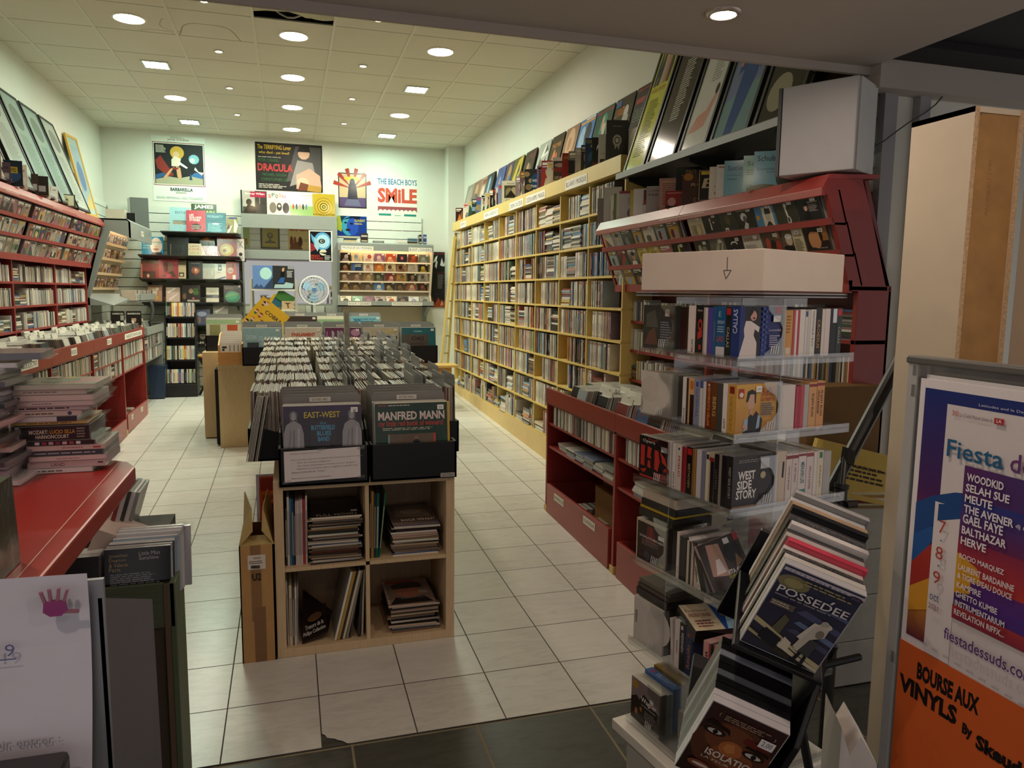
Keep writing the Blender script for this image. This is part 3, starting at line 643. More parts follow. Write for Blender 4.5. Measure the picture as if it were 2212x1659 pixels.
def red_unit(name, label, wall, s, y0, mods, ml, Z, sec, base_lab, skip_head=0, see=lambda y: True, dcol=RED):
    """s=+1: stands on the left wall facing +x; s=-1 the right wall"""
    X = lambda d: wall+s*d
    y1 = y0+mods*ml
    t = thing(name, label, 'display unit', (X(0.35), (y0+y1)/2, floor_z(X(.7), (y0+y1)/2)), 'red music units')
    fb, ft = Z['fascia']; zh = Z['head']; zt, zf = Z['headtop']; sh = Z['shelves']
    dl = lambda z: 0.205+(z-zh)/(zf-zh)*0.135
    # end and middle panels
    pts = lambda y: [(X(0.0), y, zh-0.02), (X(0.205), y, zh-0.02), (X(dl(zf)), y, zf), (X(0.36), y, zf+0.012), (X(0.36), y, zt-0.025), (X(0.345), y, zt), (X(0.18), y, zt+0.01)]
    for j, y in enumerate((y0, y1-0.025)):
        m_ = MB(); m_.prism(pts(y), (0, 0.025, 0), dcol, 'lacquer'); m_.build('head_end_panel', t, bevel=0.002)
    for k in range(mods+1):
        y = y0+k*ml-(0.025 if k == mods else 0.0125 if k else 0)
        m_ = MB(); m_.box((min(X(0), X(0.165)), y, fb-0.05), (max(X(0), X(0.165)), y+0.025, zh-0.02), dcol, 'lacquer'); m_.build('upright', t, bevel=0.0015)
        m_ = MB(); m_.box((min(X(0.12), X(0.70)), y, floor_z(0, y)+0.045), (max(X(0.12), X(0.70)), y+0.025, fb+0.03), dcol, 'lacquer'); m_.build('base_panel', t, bevel=0.0015)
        m_ = MB(); m_.box((min(X(0.62), X(0.705)), y-0.012, floor_z(0, y)-0.002), (max(X(0.62), X(0.705)), y+0.037, floor_z(0, y)+0.046), 'cdab6c', 'wood'); m_.build('foot', t)
    m_ = MB(); m_.box((min(X(0.0), X(0.012)), y0, fb-0.1), (max(X(0.0), X(0.012)), y1, zh), REDD, 'lacquer'); m_.prism([(X(0.012), y0, zh), (X(0.03), y0, zh), (X(0.17), y0, zt), (X(0.15), y0, zt)], (0, y1-y0, 0), REDD, 'lacquer'); m_.build('back_panel', t)
    for k in range(mods):
        a, b = y0+k*ml, y0+(k+1)*ml
        m_ = MB()   # head fascia with sloping upper face
        m_.prism([(X(0.35), a+.001, zf), (X(0.368), a+.001, zf), (X(0.368), a+.001, zf+(zt-zf)*0.45), (X(0.335), a+.001, zt+0.02), (X(0.10), a+.001, zt+0.03), (X(0.10), a+.001, zt+0.012), (X(0.33), a+.001, zt)], (0, b-a-.002, 0), REDL, 'lacquer'); hf = m_.build('head_fascia', t, bevel=0.0015)
        for sa, sb, tx, face in sec:
            if a-0.01 <= (sa+sb)/2 < b:
                m_ = MB(); h_ = (zt-zf)*0.62
                n_ = Vector((s*0.85, 0, 0.5)).normalized(); up = Vector((-s*0.45, 0, 0.9)).normalized()*h_
                ce = Vector((X(0.362)+s*0.006, sb if s > 0 else sa, zf+(zt-zf)*0.30)); uu = Vector((0, s*(abs(sb-sa)), 0)); ce.y = min(sa, sb) if s > 0 else max(sa, sb)
                m_.ob(ce-n_*0.002, uu, up, n_*0.003, 'efeee6', 'paper'); m_.art(ce+n_*0.001, uu, up, [('T', 0.04, 0.2, 0.92, 0.6, '24231f', tx)]); m_.build('section_label', hf)
        m_ = MB(); m_.box((min(X(0.02), X(0.21)), a, zh-0.022), (max(X(0.02), X(0.21)), b, zh-0.002), RED, 'lacquer'); m_.box((min(X(0.195), X(0.215)), a, zh-0.03), (max(X(0.195), X(0.215)), b, zh+0.022), RED, 'lacquer'); m_.build('tier_rail', t, bevel=0.001)
        for zb in Z['tiers'][:2]:
            m_ = MB(); d = dl(zb); m_.prism([(X(d-0.055), a, zb-0.006), (X(d+0.018), a, zb-0.006), (X(d+0.022), a, zb+0.020), (X(d+0.012), a, zb+0.022), (X(d+0.008), a, zb+0.002), (X(d-0.055), a, zb+0.004)], (0, b-a, 0), RED, 'lacquer'); m_.build('tier_rail', t)
        m_ = MB()
        for zb in Z['tiers']:
            d = dl(zb); dt = dl(zb+0.118)
            m_.prism([(X(d-0.06), a, zb), (X(dt-0.06), a, zb+0.13), (X(dt-0.052), a, zb+0.13), (X(d-0.052), a, zb)], (0, b-a, 0), REDD, 'lacquer')
            for j in range(1, 7): yy = a+0.045+j*0.1487; m_.prism([(X(d-0.05), yy-0.002, zb), (X(d+0.008), yy-0.002, zb+0.01), (X(d+0.012), yy-0.002, zb+0.035), (X(dt-0.05), yy-0.002, zb+0.12)], (0, 0.004, 0), RED, 'lacquer')
        m_.build('tier_back', t)
        for z in sh: m_ = MB(); m_.box((min(X(0.012), X(0.165)), a, z-0.018), (max(X(0.012), X(0.165)), b, z), RED, 'lacquer'); m_.build('shelf', t, bevel=0.001)
        m_ = MB(); m_.box((min(X(0.685), X(0.705)), a+.001, fb), (max(X(0.685), X(0.705)), b-.001, ft), RED, 'lacquer'); bf = m_.build('base_fascia', t, bevel=0.0015)
        for sa, sb, tx in base_lab:
            if a <= (sa+sb)/2 < b:
                m_ = MB(); w_ = abs(sb-sa); xx = X(0.7075); m_.box((min(X(0.705), xx), min(sa, sb), fb+0.025), (max(X(0.705), xx), max(sa, sb), fb+0.078), 'ece9dd', 'paper')
                m_.art((xx, min(sa, sb) if s > 0 else max(sa, sb), fb+0.025), (0, s*w_, 0), (0, 0, 0.053), [('T', .06, .2, .88, .6, '2a2822', tx)]); m_.build('section_label', bf)
        m_ = MB(); m_.box((min(X(0.05), X(0.70)), a, fb-0.012), (max(X(0.05), X(0.70)), b, fb+0.006), REDD, 'lacquer'); m_.build('tray_bottom', t)
        for z in Z['low']: m_ = MB(); m_.box((min(X(0.2), X(0.69)), a+.01, z-0.016), (max(X(0.2), X(0.69)), b-.01, z), RED, 'lacquer'); m_.build('low_shelf', t, bevel=0.001)
        m_ = MB(); m_.box((min(X(0.14), X(0.16)), a, floor_z(0, b)+.02), (max(X(0.14), X(0.16)), b, fb), '3a1412', 'lacquer'); m_.build('rear_board', t)
        # contents that nobody would count
        browse_tray(CDS, X, s, 0.17, 0.68, a+0.02, b-0.02, fb+0.012, rc)
        for j, z in enumerate(sh):
            if z > fb+0.1: cd_spine_run(CDS, X, 0.15, s, a+0.03, b-0.03, z, rc, stack=Z.get('stack', .2), white=Z.get('white', .2))
        for j, z in enumerate(Z['low']):
            if j == 0: cd_spine_run(CDS, X, 0.685, s, a+0.035, b-(0.03 if s > 0 else 0.1), z, rc, stack=0.06, white=.22)
            elif s > 0: cd_spine_run(CDS, X, 0.68, s, a+0.035, b-0.03, z, rc, stack=0.06, white=.25)
            else:
                y = a+0.04
                while y < b-0.25:
                    nn = rc.randrange(5, 11)
                    for q in range(nn): c = vary(rc.choice(CDP+['d4cec0']*8), rc); o = rc.uniform(-.008, .008); CDS.ob((X(0.68+o), y+o, z+q*0.0104), (-s*0.125, 0, 0), (0, 0.142, 0), (0, 0, 0.0098), mixc(c, 'bbbbbb', .4), 'wrap')
                    y += 0.15
    return t, X, dl
def head_cd(X, s, dl, zb, y, col_items, label, nback, r, stick=True, group='face-out discs on the red units'):
    """a face-out disc leaning in a tier, with the others behind it"""
    d, dt = dl(zb)+0.004, dl(zb+0.118)+0.004
    O = Vector((X(d), y if s > 0 else y+0.142, zb+0.003)); U = Vector((0, s*0.142, 0)); V = Vector((s*(dt-d), 0, 0.118)).normalized()*0.125
    back = U.cross(V).normalized()*-1.0
    for k in range(1, nback+1):
        c = vary(r.choice(CDP), r); CDS.ob(O+back*(k*0.0115)-back*0.001+U*(0.02*k*(0.5 if s < 0 else 0.15)), U, V, back*0.0095, mixc(c, 'aaaaaa', .3), 'wrap')
    t = thing('cd_case', label, 'compact disc', tuple(O), group)
    m_ = MB(); m_.ob(O, U, V, back*0.0098, mixc(col_items[0][5], '9a9a96', .35), 'gloss'); m_.build('jewel_case', t)
    m_ = MB(); m_.art(O, U, V, col_items, 'wrap'); m_.build('cover', t)
    if stick:
        m_ = MB(); m_.art(O, U, V, [('R', .62, .80, .84, .93, 'f0eee6'), ('T', .67, .83, .12, .07, '4a4a4a', str(r.randrange(5, 20)))], 'paper', 0.0022); m_.build('price_sticker', t)
    return t
def feat(items, r):
    c = hue_name(items[0][5])
    return c

# right: classical music
ZR = dict(fascia=(0.912, 1.012), head=1.70, headtop=(2.115, 2.05), tiers=[1.945, 1.822, 1.702], shelves=[1.478, 1.282, 1.085], low=[0.775, 0.615])
RY0, RML = 2.53, 1.135
ut, UX, udl = red_unit('music_display_unit', 'tall red classical music unit with face-out discs behind the clear spinner rack', 2.385, -1, RY0, 2, RML, ZR, [(3.645, 3.884, 'MUSIQUE', 0), (3.406, 3.64, 'CLASSIQUE', 0)], [])
r3 = random.Random(5)
CL = {  # (module, tier): artwork by hand for the large ones at the near end, nearest first
 (0, 0): [('black', 'a pale young man in black beside white capitals', [('E', .36, .62, .08, .14, 'd0a890'), ('P', '101214', .2, 0, .62, 0, .5, .45, .4, .5, .3, .45), ('P', '17100c', .28, .66, .44, .66, .42, .78, .3, .78), ('T', .48, .74, .42, .06, 'e8e6e2', 'SHOSTAKOVICH'), ('L', .5, .45, .4, .25, 'a8a49c', 5)], '23262b'),
          ('dark olive', 'a white violin scroll', [('E', .5, .78, .07, .09, 'd8d8d2'), ('P', 'd8d8d2', .45, .7, .53, .7, .58, .4, .55, .3, .5, .4), ('E', .58, .25, .09, .16, 'd8d8d2'), ('E', .57, .28, .05, .1, '3a3a2c')], '3a3a2c'),
          ('blue', 'a cream boy portrait', [('R', .38, .1, .9, .85, 'd8d4bc'), ('E', .64, .52, .13, .22, 'b9b4a4'), ('P', '2a2a2c', .5, .6, .8, .6, .78, .82, .54, .82), ('P', '2a2a2c', .42, .1, .86, .1, .7, .32, .6, .32), ('E', .14, .5, .1, .1, 'b58a3c')], '4f86b0'),
          ('dark', 'a conductor in black and white', [('E', .4, .62, .17, .16, 'dcdcd8'), ('E', .45, .52, .1, .14, '5a5a58'), ('P', 'c9c9c4', .3, .2, .5, .1, .6, .35, .45, .42), ('R', .05, .85, .9, .97, '8d8c86')], '22211f'),
          ('dark green', 'a red and white badge', [('E', .5, .6, .14, .2, '5a4a3a'), ('R', .25, .06, .45, .3, 'e6e2d8'), ('R', .29, .12, .41, .24, 'a02a2a')], '2f342a'),
          ('black', 'a figure holding a white scarf', [('E', .45, .72, .06, .09, 'c9a890'), ('P', 'd8d2c8', .42, .3, .5, .3, .48, .62, .44, .62), ('E', .66, .6, .06, .04, 'c9a890'), ('T', .35, .1, .4, .05, 'a8a49a', 'CHOPIN')], '17171a'),
          ('cream', 'an old engraving', [('R', .1, .12, .9, .62, 'a89a7c'), ('E', .4, .4, .12, .2, '8a7a5c'), ('E', .62, .36, .12, .2, 'c9b890')], 'c2b89c')],
 (0, 1): [('black', 'a large portrait of a dark-haired young man', [('E', .42, .56, .26, .36, 'c98f62'), ('P', '17100e', .1, .7, .2, 1, .8, 1, .74, .6, .62, .8, .3, .84), ('P', '1f2420', 0, 0, 1, 0, .9, .3, .6, .22, .3, .3), ('R', .75, .5, 1, 1, '9a6a3a'), ('P', '17100e', .66, .5, .78, .6, .74, .95, .6, 1), ('T', .6, .24, .3, .04, 'd8d4cc', 'FRANZ LISZT')], '2a201a'),
          ('cream and black', 'a conductor holding his chin', [('R', .5, 0, 1, 1, 'd2c9a4'), ('E', .3, .62, .16, .2, 'c9b8a4'), ('E', .3, .76, .17, .1, 'dcdcd8'), ('P', '17181a', 0, 0, .5, 0, .5, .4, .2, .45, 0, .4), ('T', .55, .72, .38, .07, '2a2822', 'WAGNER'), ('L', .55, .2, .4, .45, '6a634c', 9)], '6a5240'),
          ('red and green', 'a painted crowd', [('E', .3, .5, .12, .3, 'b0493a'), ('E', .55, .4, .16, .3, '2a2624'), ('E', .8, .4, .14, .26, 'a83a30'), ('E', .82, .84, .13, .12, 'a8743c'), ('R', .1, .18, .5, .22, 'd8c27a')], '5a4a3a'),
          ('white', 'dark red capitals', [('R', 0, 0, 1, .72, 'd2cdc2'), ('T', .1, .74, .8, .12, '5a2a2a', 'DISTEMPER'), ('L', .1, .3, .7, .3, '8a8478', 6)], 'b9a49a'),
          ('black', 'a white keyboard and arch', [('E', .5, .7, .2, .1, 'd8d8d4'), ('E', .5, .66, .16, .08, '17171a'), ('R', .25, .1, .32, .45, '9ab0c4'), ('R', .4, .1, .47, .5, '9ab0c4'), ('R', .55, .1, .62, .46, '6a86a4'), ('R', .62, .12, .9, .34, 'e6e4da')], '17181c'),
          ('grey green', 'streaked light', [('P', '9a9a84', .1, 0, .3, 0, .8, 1, .6, 1), ('P', 'b9b39c', .5, 0, .6, 0, .9, .8, .85, .9)], '6a6a5c'),
          ('dark', 'two figures', [('E', .35, .6, .12, .2, 'b0a890'), ('E', .65, .5, .16, .24, '8a8474')], '3a3a34')],
}
for mod in range(2):
    for k, zb in enumerate(ZR['tiers']):
        for j in range(7):
            y = RY0+mod*RML+0.052+j*0.1487
            lst = CL.get((mod, k)); pos = '%s from the near end, %s tier, %s module' % (nth(j), ORD[k], 'near' if mod == 0 else 'far')
            if lst: cn, ft, its, base = lst[j]; its = [('R', 0, 0, 1, 1, base)]+its; lab = '%s disc cover with %s on the red classical unit' % (cn, ft)
            else:
                its = rcover(r3, r3.random() < .6)
                if mod == 1 and k == 1 and j in (2, 3): its = [('R', 0, 0, 1, 1, 'c9b25a'), ('E', .4, .2, .3, .2, '8a7a3c'), ('L', .2, .55, .6, .2, '6a5c2c', 3)]
                if mod == 1 and k == 1 and j in (0,): its = [('R', 0, 0, 1, 1, '23261f'), ('T', .3, .1, .25, .8, 'd8c84a', 'J'), ('E', .5, .3, .25, .1, 'c9b840')]
                cn = hue_name(its[0][5]); lab = '%s disc on the classical unit, %s' % (cn, pos)
            head_cd(UX, -1, udl, zb, y, its, lab, r3.randrange(1, 4), r3, group='face-out discs on the classical unit')
# drawers standing on the floor under it
def floor_drawer(X, s, a, b, zt, label, names, r, carton=False):
    za = floor_z(0, a)+0.012; t = thing('floor_drawer', label, 'drawer', (X(.45), (a+b)/2, za), 'red floor drawers')
    m_ = MB(); m_.box((min(X(.685), X(.705)), a, za), (max(X(.685), X(.705)), b, zt), '90382f', 'lacquer'); fr = m_.build('front', t, bevel=0.002)
    for ya, yb, tx in names:
        m_ = MB(); xx = X(.7075); m_.box((min(X(.705), xx), min(ya, yb), zt-0.075), (max(X(.705), xx), max(ya, yb), zt-0.03), 'd8d0c0', 'paper'); m_.art((xx, max(ya, yb) if s < 0 else min(ya, yb), zt-0.075), (0, s*abs(yb-ya), 0), (0, 0, .045), [('T', .06, .25, .88, .5, '4a4640', tx)]); m_.build('label', fr)
    m_ = MB()
    for ya in (a, b-0.018): m_.box((min(X(.22), X(.685)), ya, za), (max(X(.22), X(.685)), ya+0.018, zt), RED, 'lacquer')
    m_.build('side', t); m_ = MB(); m_.box((min(X(.22), X(.685)), a, za), (max(X(.22), X(.685)), b, za+0.012), REDD, 'lacquer'); m_.build('bottom', t)
    d = 0.26
    for q in range(3):
        y = a+0.03+q*0.32; d = .3
        while d < .66:
            if not (carton and y < a+0.62 and d < .5): c = vary(r.choice(CDP+['d4cec0']*6), r); CDS.ob((X(d), y, za+0.02), (s*.0098, 0, 0), (0, .145, 0), (-s*.05, 0, .115), mixc(c, 'b5b5ae', .4), 'wrap')
            d += .0125
floor_drawer(UX, -1, 3.715, 4.755, 0.352, 'open red floor drawer of discs holding a cardboard box, far module of the classical unit', [(4.60, 4.42, 'PROMOS CD'), (4.08, 3.90, 'CLASSIQUE')], r3, True)
floor_drawer(UX, -1, 2.56, 3.60, 0.318, 'red floor drawer behind the clear spinner rack, near module of the classical unit', [], r3)
m_ = MB(); m_.box((1.84, 3.86, 0.21), (2.12, 4.28, 0.45), '8a6238', 'card'); m_.box((1.90, 3.95, 0.45), (2.12, 4.3, 0.55), '7a5430', 'card'); m_.build('cardboard_box', None, 'brown cardboard box inside the open red floor drawer', 'cardboard box')
m_ = MB(); m_.box((1.78, 3.93, 0.775), (1.80, 4.07, 0.90), '1a1612', 'gloss'); m_.art((1.78, 4.07, .775), (0, -.14, 0), (0, 0, .125), [('G', 0, 0, 1, 1, '1a1612', 'b07a2c'), ('P', '15110d', .2, 0, .8, 0, .6, .6, .5, .8, .4, .5)], 'gloss'); m_.build('cd_case', None, 'black and orange disc standing face-out on the low shelf of the classical unit', 'compact disc')

# left: pop, rock and the rest
ZL = dict(fascia=(1.135, 1.235), head=1.895, headtop=(2.365, 2.305), tiers=[2.174, 2.037, 1.905], shelves=[1.70, 1.507, 1.31], low=[0.985, 0.845], stack=.35, white=.3)
LY1, LML, LM = 9.04, 1.13, 5
LY0 = LY1-LM*LML
lt, LX, ldl = red_unit('music_display_unit', 'long red pop and rock unit with face-out discs along the left wall', -2.235, 1, LY0, LM, LML, ZL, [(6.101, 6.376, 'POP-ROCK', 0), (7.199, 7.478, 'POP-ROCK', 0), (7.95, 8.911, 'VARIETE FRANCAISE Q-Z', 0)], [(5.021, 5.354, 'ROCK ELECTRO'), (6.112, 6.268, 'ROCK'), (7.249, 7.417, 'SOUL'), (7.99, 8.868, 'VARIETE FRANCAISE')])
n_ = 0
for mod in range(LM-1, 1, -1):
    for k, zb in enumerate(ZL['tiers']):
        for j in range(7):
            y = LY0+mod*LML+0.052+j*0.1487
            its = rcover(r3); 
            if r3.random() < .5: its[0] = ('G', 0, 0, 1, 1, r3.choice(['b9b3a6', '8d8478', 'c2b48c', 'a8a098', '9a8f86']), r3.choice(['6b665e', '8a7a66', 'b0a89a']))
            q = (mod*7+j); lab = '%s disc on the left red unit, %s from its far end, %s tier' % (hue_name(its[0][5]), nth(LM*7-1-q), ORD[k])
            head_cd(LX, 1, ldl, zb, y, its, lab, r3.randrange(0, 3), r3, r3.random() < .4, 'face-out discs on the left red unit')
floor_drawer(LX, 1, 7.95, 9.0, 0.43, 'red floor drawer under the far module of the left red unit', [(8.1, 8.2, 'CD'), (8.6, 8.72, 'CD')], r3); floor_drawer(LX, 1, 6.82, 7.87, 0.40, 'red floor drawer nearer the counter under the left red unit', [], r3)

# ---------------------------------------------------------------- things on top of the right unit
TOPS = [(4.877, .10, .169, '8a8484', 'grey', []), (4.769, .12, .229, 'c9c8c2', 'pale grey', [('R', .35, 0, 1, .6, '8a8880')]), (4.659, .08, .161, 'e2dfd6', 'white', [('E', .5, .3, .3, .25, 'a89a9a')]), (4.605, .12, .168, 'dcd8cc', 'white and green', [('R', 0, 0, .15, 1, '7a8a4a'), ('E', .55, .66, .25, .16, 'eceae4'), ('E', .55, .25, .32, .25, 'e0ddd6')]), (4.521, .13, .174, 'd0ccd0', 'lilac', [('R', 0, .9, 1, 1, 'a04a52'), ('E', .7, .2, .3, .2, '7a6a9a'), ('L', .45, .5, .5, .25, '8a8690', 3)]), (4.359, .08, .159, 'b9a838', 'yellow green', [('R', .5, .6, 1, 1, 'a8404a')]),
 (4.312, .14, .161, 'e8e6de', 'white', [('R', .45, .4, .95, .95, '7a3a28'), ('E', .7, .68, .16, .2, '2a2018'), ('P', 'b0503a', .4, .4, .9, .4, .8, .5, .5, .55)]), (4.136, .14, .154, 'a8a4a0', 'grey', [('T', .1, .78, .7, .08, '5a5654', "L'OPERA"), ('T', .1, .62, .75, .1, '4a4644', 'MIRAL'), ('E', .75, .15, .25, .2, '1c1c1c')]), (3.977, .13, .178, 'b98a76', 'dusty pink', [('R', .08, .08, .92, .92, 'c49a84'), ('L', .15, .15, .7, .7, '8a5a4c', 12)]),
 (3.843, .27, .226, '1c1a18', 'black and cream', [('R', .14, .02, .86, .78, 'd8d0b8'), ('T', .2, .84, .6, .09, 'b98a4a', 'PRO PACEM'), ('L', .12, .77, .76, .06, 'd8d0b8', 1), ('E', .48, .42, .1, .16, 'b07a5a')]), (3.862, .14, .092, '9a2a2a', 'red', [('E', .25, .35, .16, .26, 'c99a90'), ('E', .7, .4, .16, .26, '8a4a3a'), ('R', .05, .84, .9, .9, 'd88a7a'), ('R', 0, 0, 1, .1, '1a1212')]), (3.712, .16, .164, '4f3226', 'brown', [('E', .2, .9, .16, .12, 'a8742c'), ('T', .5, .76, .4, .12, 'c9a87a', 'ARTS'), ('T', .3, .6, .5, .1, 'c9a87a', 'ROI'), ('T', .4, .1, .5, .12, 'c9a87a', 'CHOIR')]),
 (3.547, .13, .162, '15140f', 'black with gold edges', [('R', .04, .03, .96, .97, 'a8905a'), ('R', .07, .05, .93, .95, '15140f'), ('R', .12, .84, .5, .94, 'c9b03a'), ('T', .15, .42, .7, .3, 'c2b48c', 'B', 0, .3)]), (3.437, .085, .16, 'd2cab8', 'cream', [('T', .3, .36, .5, .06, '6a5a4c', 'CD'), ('T', .3, .14, .5, .08, '4a3a30', 'Gr')]), (3.371, .09, .16, 'd4cec4', 'white', [('R', .1, .9, .5, .95, 'a06a5a'), ('T', .5, .7, .4, .05, '6a6058', 'CD')]),
 (3.303, .14, .168, '6aa4b0', 'pale blue', [('T', .12, .72, .5, .14, '1f3a6a', 'Satie', .01), ('T', .12, .55, .66, .06, '2a4a7a', "L'oeuvre pour piano"), ('L', .12, .44, .4, .06, '3a5a80', 1), ('P', '1a2236', .6, 0, 1, 0, 1, .7, .9, .75, .8, .4), ('E', .82, .55, .09, .14, 'c9d4d8'), ('R', 0, -.12, .9, 0, '26307a')]), (3.14, .13, .165, '7ab09a', 'pale green', [('T', .12, .72, .6, .13, '24402c', 'Schu', .01), ('L', .12, .45, .6, .18, '3f6a4f', 3), ('L', .12, .1, .5, .1, '3f6a4f', 2), ('R', 0, -.1, 1, 0, '6a2a5a')]), (3.057, .15, .17, '6fa8b4', 'pale blue', [('T', .1, .74, .8, .15, '25383c', 'Schubert', .01), ('T', .1, .5, .5, .08, '2f5a66', 'Sonates'), ('T', .4, .42, .4, .06, '2f5a66', 'piano'), ('E', .9, .3, .25, .3, '3a4638'), ('E', .3, 0, .5, .14, '5a6038')])]
for i, (y, w, h, c, cn, its) in enumerate(TOPS):
    t_ = 0.62; U = Vector((math.cos(t_)*w, -math.sin(t_)*w, 0)); back = Vector((math.sin(t_), math.cos(t_), 0)); V = Vector((0, 0, h))
    O = Vector((2.058 if i != 10 else 2.04, y, 2.139))
    if i == 9: O += Vector((0.05, 0.03, 0))
    t = thing('boxed_set' if i < 15 else 'music_book', '%s %s standing on top of the red classical unit, %s from its near end' % (cn, 'boxed set' if i < 15 else 'composer volume', nth(17-i)), 'boxed set' if i < 15 else 'boxed set', tuple(O), 'boxed sets on the classical unit')
    m_ = MB(); m_.ob(O, U, V, back*(0.03 if i in (9, 13, 14, 15, 17) else 0.016), c, 'gloss'); m_.build('case', t); m_ = MB(); m_.art(O, U, V, [('R', 0, 0, 1, 1, c)]+its, 'gloss'); m_.build('cover', t)
# grey shelf with tall framed prints leaning on the wall
GREY, GREYD = '86898a', '5c605f'
t = thing('wall_shelf', 'long grey metal shelf above the classical unit carrying tall framed prints', 'shelf', (2.2, 3.7, 2.40))
m_ = MB(); m_.box((2.05, 2.86, 2.395), (2.385, 4.56, 2.42), '6a6e6c', 'metal', u0='6a6e6c'); m_.build('board', t, bevel=0.002); m_ = MB(); m_.box((2.046, 2.86, 2.388), (2.05, 4.56, 2.424), GREY, 'paint'); m_.build('front_lip', t)
for y in (2.95, 3.72, 4.48): m_ = MB(); m_.prism([(2.385, y, 2.395), (2.385, y, 2.30), (2.37, y, 2.30), (2.10, y, 2.375), (2.10, y, 2.395)], (0, 0.02, 0), '4a4e4c', 'metal'); m_.build('bracket', t)
def framed(O, U, V, frame, fw, items, label, group, name='framed_print', th=0.02):
    O, U, V = Vector(O), Vector(U), Vector(V); n = U.cross(V).normalized(); un, vn = U.normalized(), V.normalized()
    t = thing(name, label, 'framed print', tuple(O), group)
    m_ = MB()
    for a, b, c in ((O, U, vn*fw), (O+V-vn*fw, U, vn*fw)): m_.ob(a, b, c, -n*th, frame, 'paint')
    for a in (O+vn*fw, O+U-un*fw+vn*fw): m_.ob(a, un*fw, V-vn*2*fw, -n*th, frame, 'paint')
    m_.build('frame', t); m_ = MB(); o2, u2, v2 = O+un*fw+vn*fw-n*0.006, U-un*2*fw, V-vn*2*fw
    m_.ob(o2, u2, v2, -n*0.012, '2a2a2a', 'card'); m_.art(o2, u2, v2, items, 'gloss'); m_.build('print', t)
    return t
fr = [(4.525, 4.235, 'tall framed yellow print with a band and the words ROCK LOBSTER', [('R', 0, 0, 1, 1, 'c9cf52'), ('T', .1, .93, .5, .035, 'b03a2a', 'B', .02), ('T', .15, .86, .7, .02, '3a3a30', 'B-52S')]+[('P', c, .1+.16*j, .60, .22+.16*j, .60, .24+.16*j, .72, .2+.16*j, .83, .1+.16*j, .83, .08+.16*j, .72) for j, c in enumerate(('2a3a6a', '2a2a2a', 'b9b4a4', 'c98a80', '3a3a3a'))]+[('E', .15+.16*j, .845, .045, .018, '4a3020') for j in range(5)]+[('T', .14, .55, .66, .03, 'b0503a', 'ROCK LOBSTER'), ('L', .2, .08, .55, .42, '8a8f4a', 26)]),
 (4.205, 3.86, 'tall framed black print with white lyrics and a red title', [('R', 0, 0, 1, 1, '2c2b29'), ('E', .5, .88, .36, .1, '8a8880'), ('E', .4, .9, .12, .06, '3a3a38'), ('T', .28, .70, .5, .04, 'b03a34', 'PIN UP'), ('L', .36, .25, .4, .42, 'd0cec8', 26)]),
 (3.82, 3.53, 'tall framed white print with pale lyrics and a reclining figure', [('R', 0, 0, 1, 1, 'd8dcd8'), ('L', .42, .4, .4, .52, '9aa09a', 30), ('P', 'd8a498', .08, .1, .3, .2, .6, .22, .8, .32, .9, .3, .7, .12, .4, .1), ('E', .82, .34, .07, .035, '4a3230')]),
 (3.49, 3.16, 'tall framed print of a smiling man in a blue suit', [('R', 0, 0, 1, 1, '7a8ab4'), ('P', '7aa0a8', 0, 0, 1, 0, 1, .3, 0, .2), ('P', '2f5a9c', .3, 0, .55, 0, .78, .32, .8, .62, .66, .68, .42, .68, .22, .55, .2, .36, .34, .38), ('P', '2a4f8c', .78, .4, .92, .52, .98, .5, .84, .34), ('P', 'dcdcdc', .5, .68, .62, .68, .56, .54), ('P', '1c2030', .545, .67, .58, .67, .57, .54), ('E', .56, .77, .12, .075, 'c98f78'), ('P', '3a2418', .42, .79, .46, .87, .68, .87, .7, .79, .6, .83), ('R', .5, .735, .62, .745, 'f0ece6'), ('E', .24, .44, .06, .04, 'c98f78'), ('E', .97, .5, .05, .035, 'c98f78')]),
 (3.12, 2.80, 'tall framed dark print with white text beside the grey loudspeaker', [('R', 0, 0, 1, 1, '33332f'), ('L', .1, .6, .5, .32, 'c2c0b6', 16), ('E', .7, .62, .2, .12, '8a8a80'), ('E', .4, .14, .3, .1, 'a09c86')])]
for a, b, lab, its in fr: framed((2.075, a, 2.422), (0, b-a, 0), (0.29, 0, 0.90), '1c1d1e', 0.02, its, lab, 'framed prints on the grey shelf')
framed((2.20, 2.95, 2.422), (0, -0.25, 0), (0.15, 0, 0.42), '1a1612', 0.015, [('R', 0, 0, 1, 1, '2a2018'), ('P', '4a3420', 0, .3, 1, .1, 1, .8)], 'dark framed print behind the grey loudspeaker on the shelf end', 'framed prints on the grey shelf')
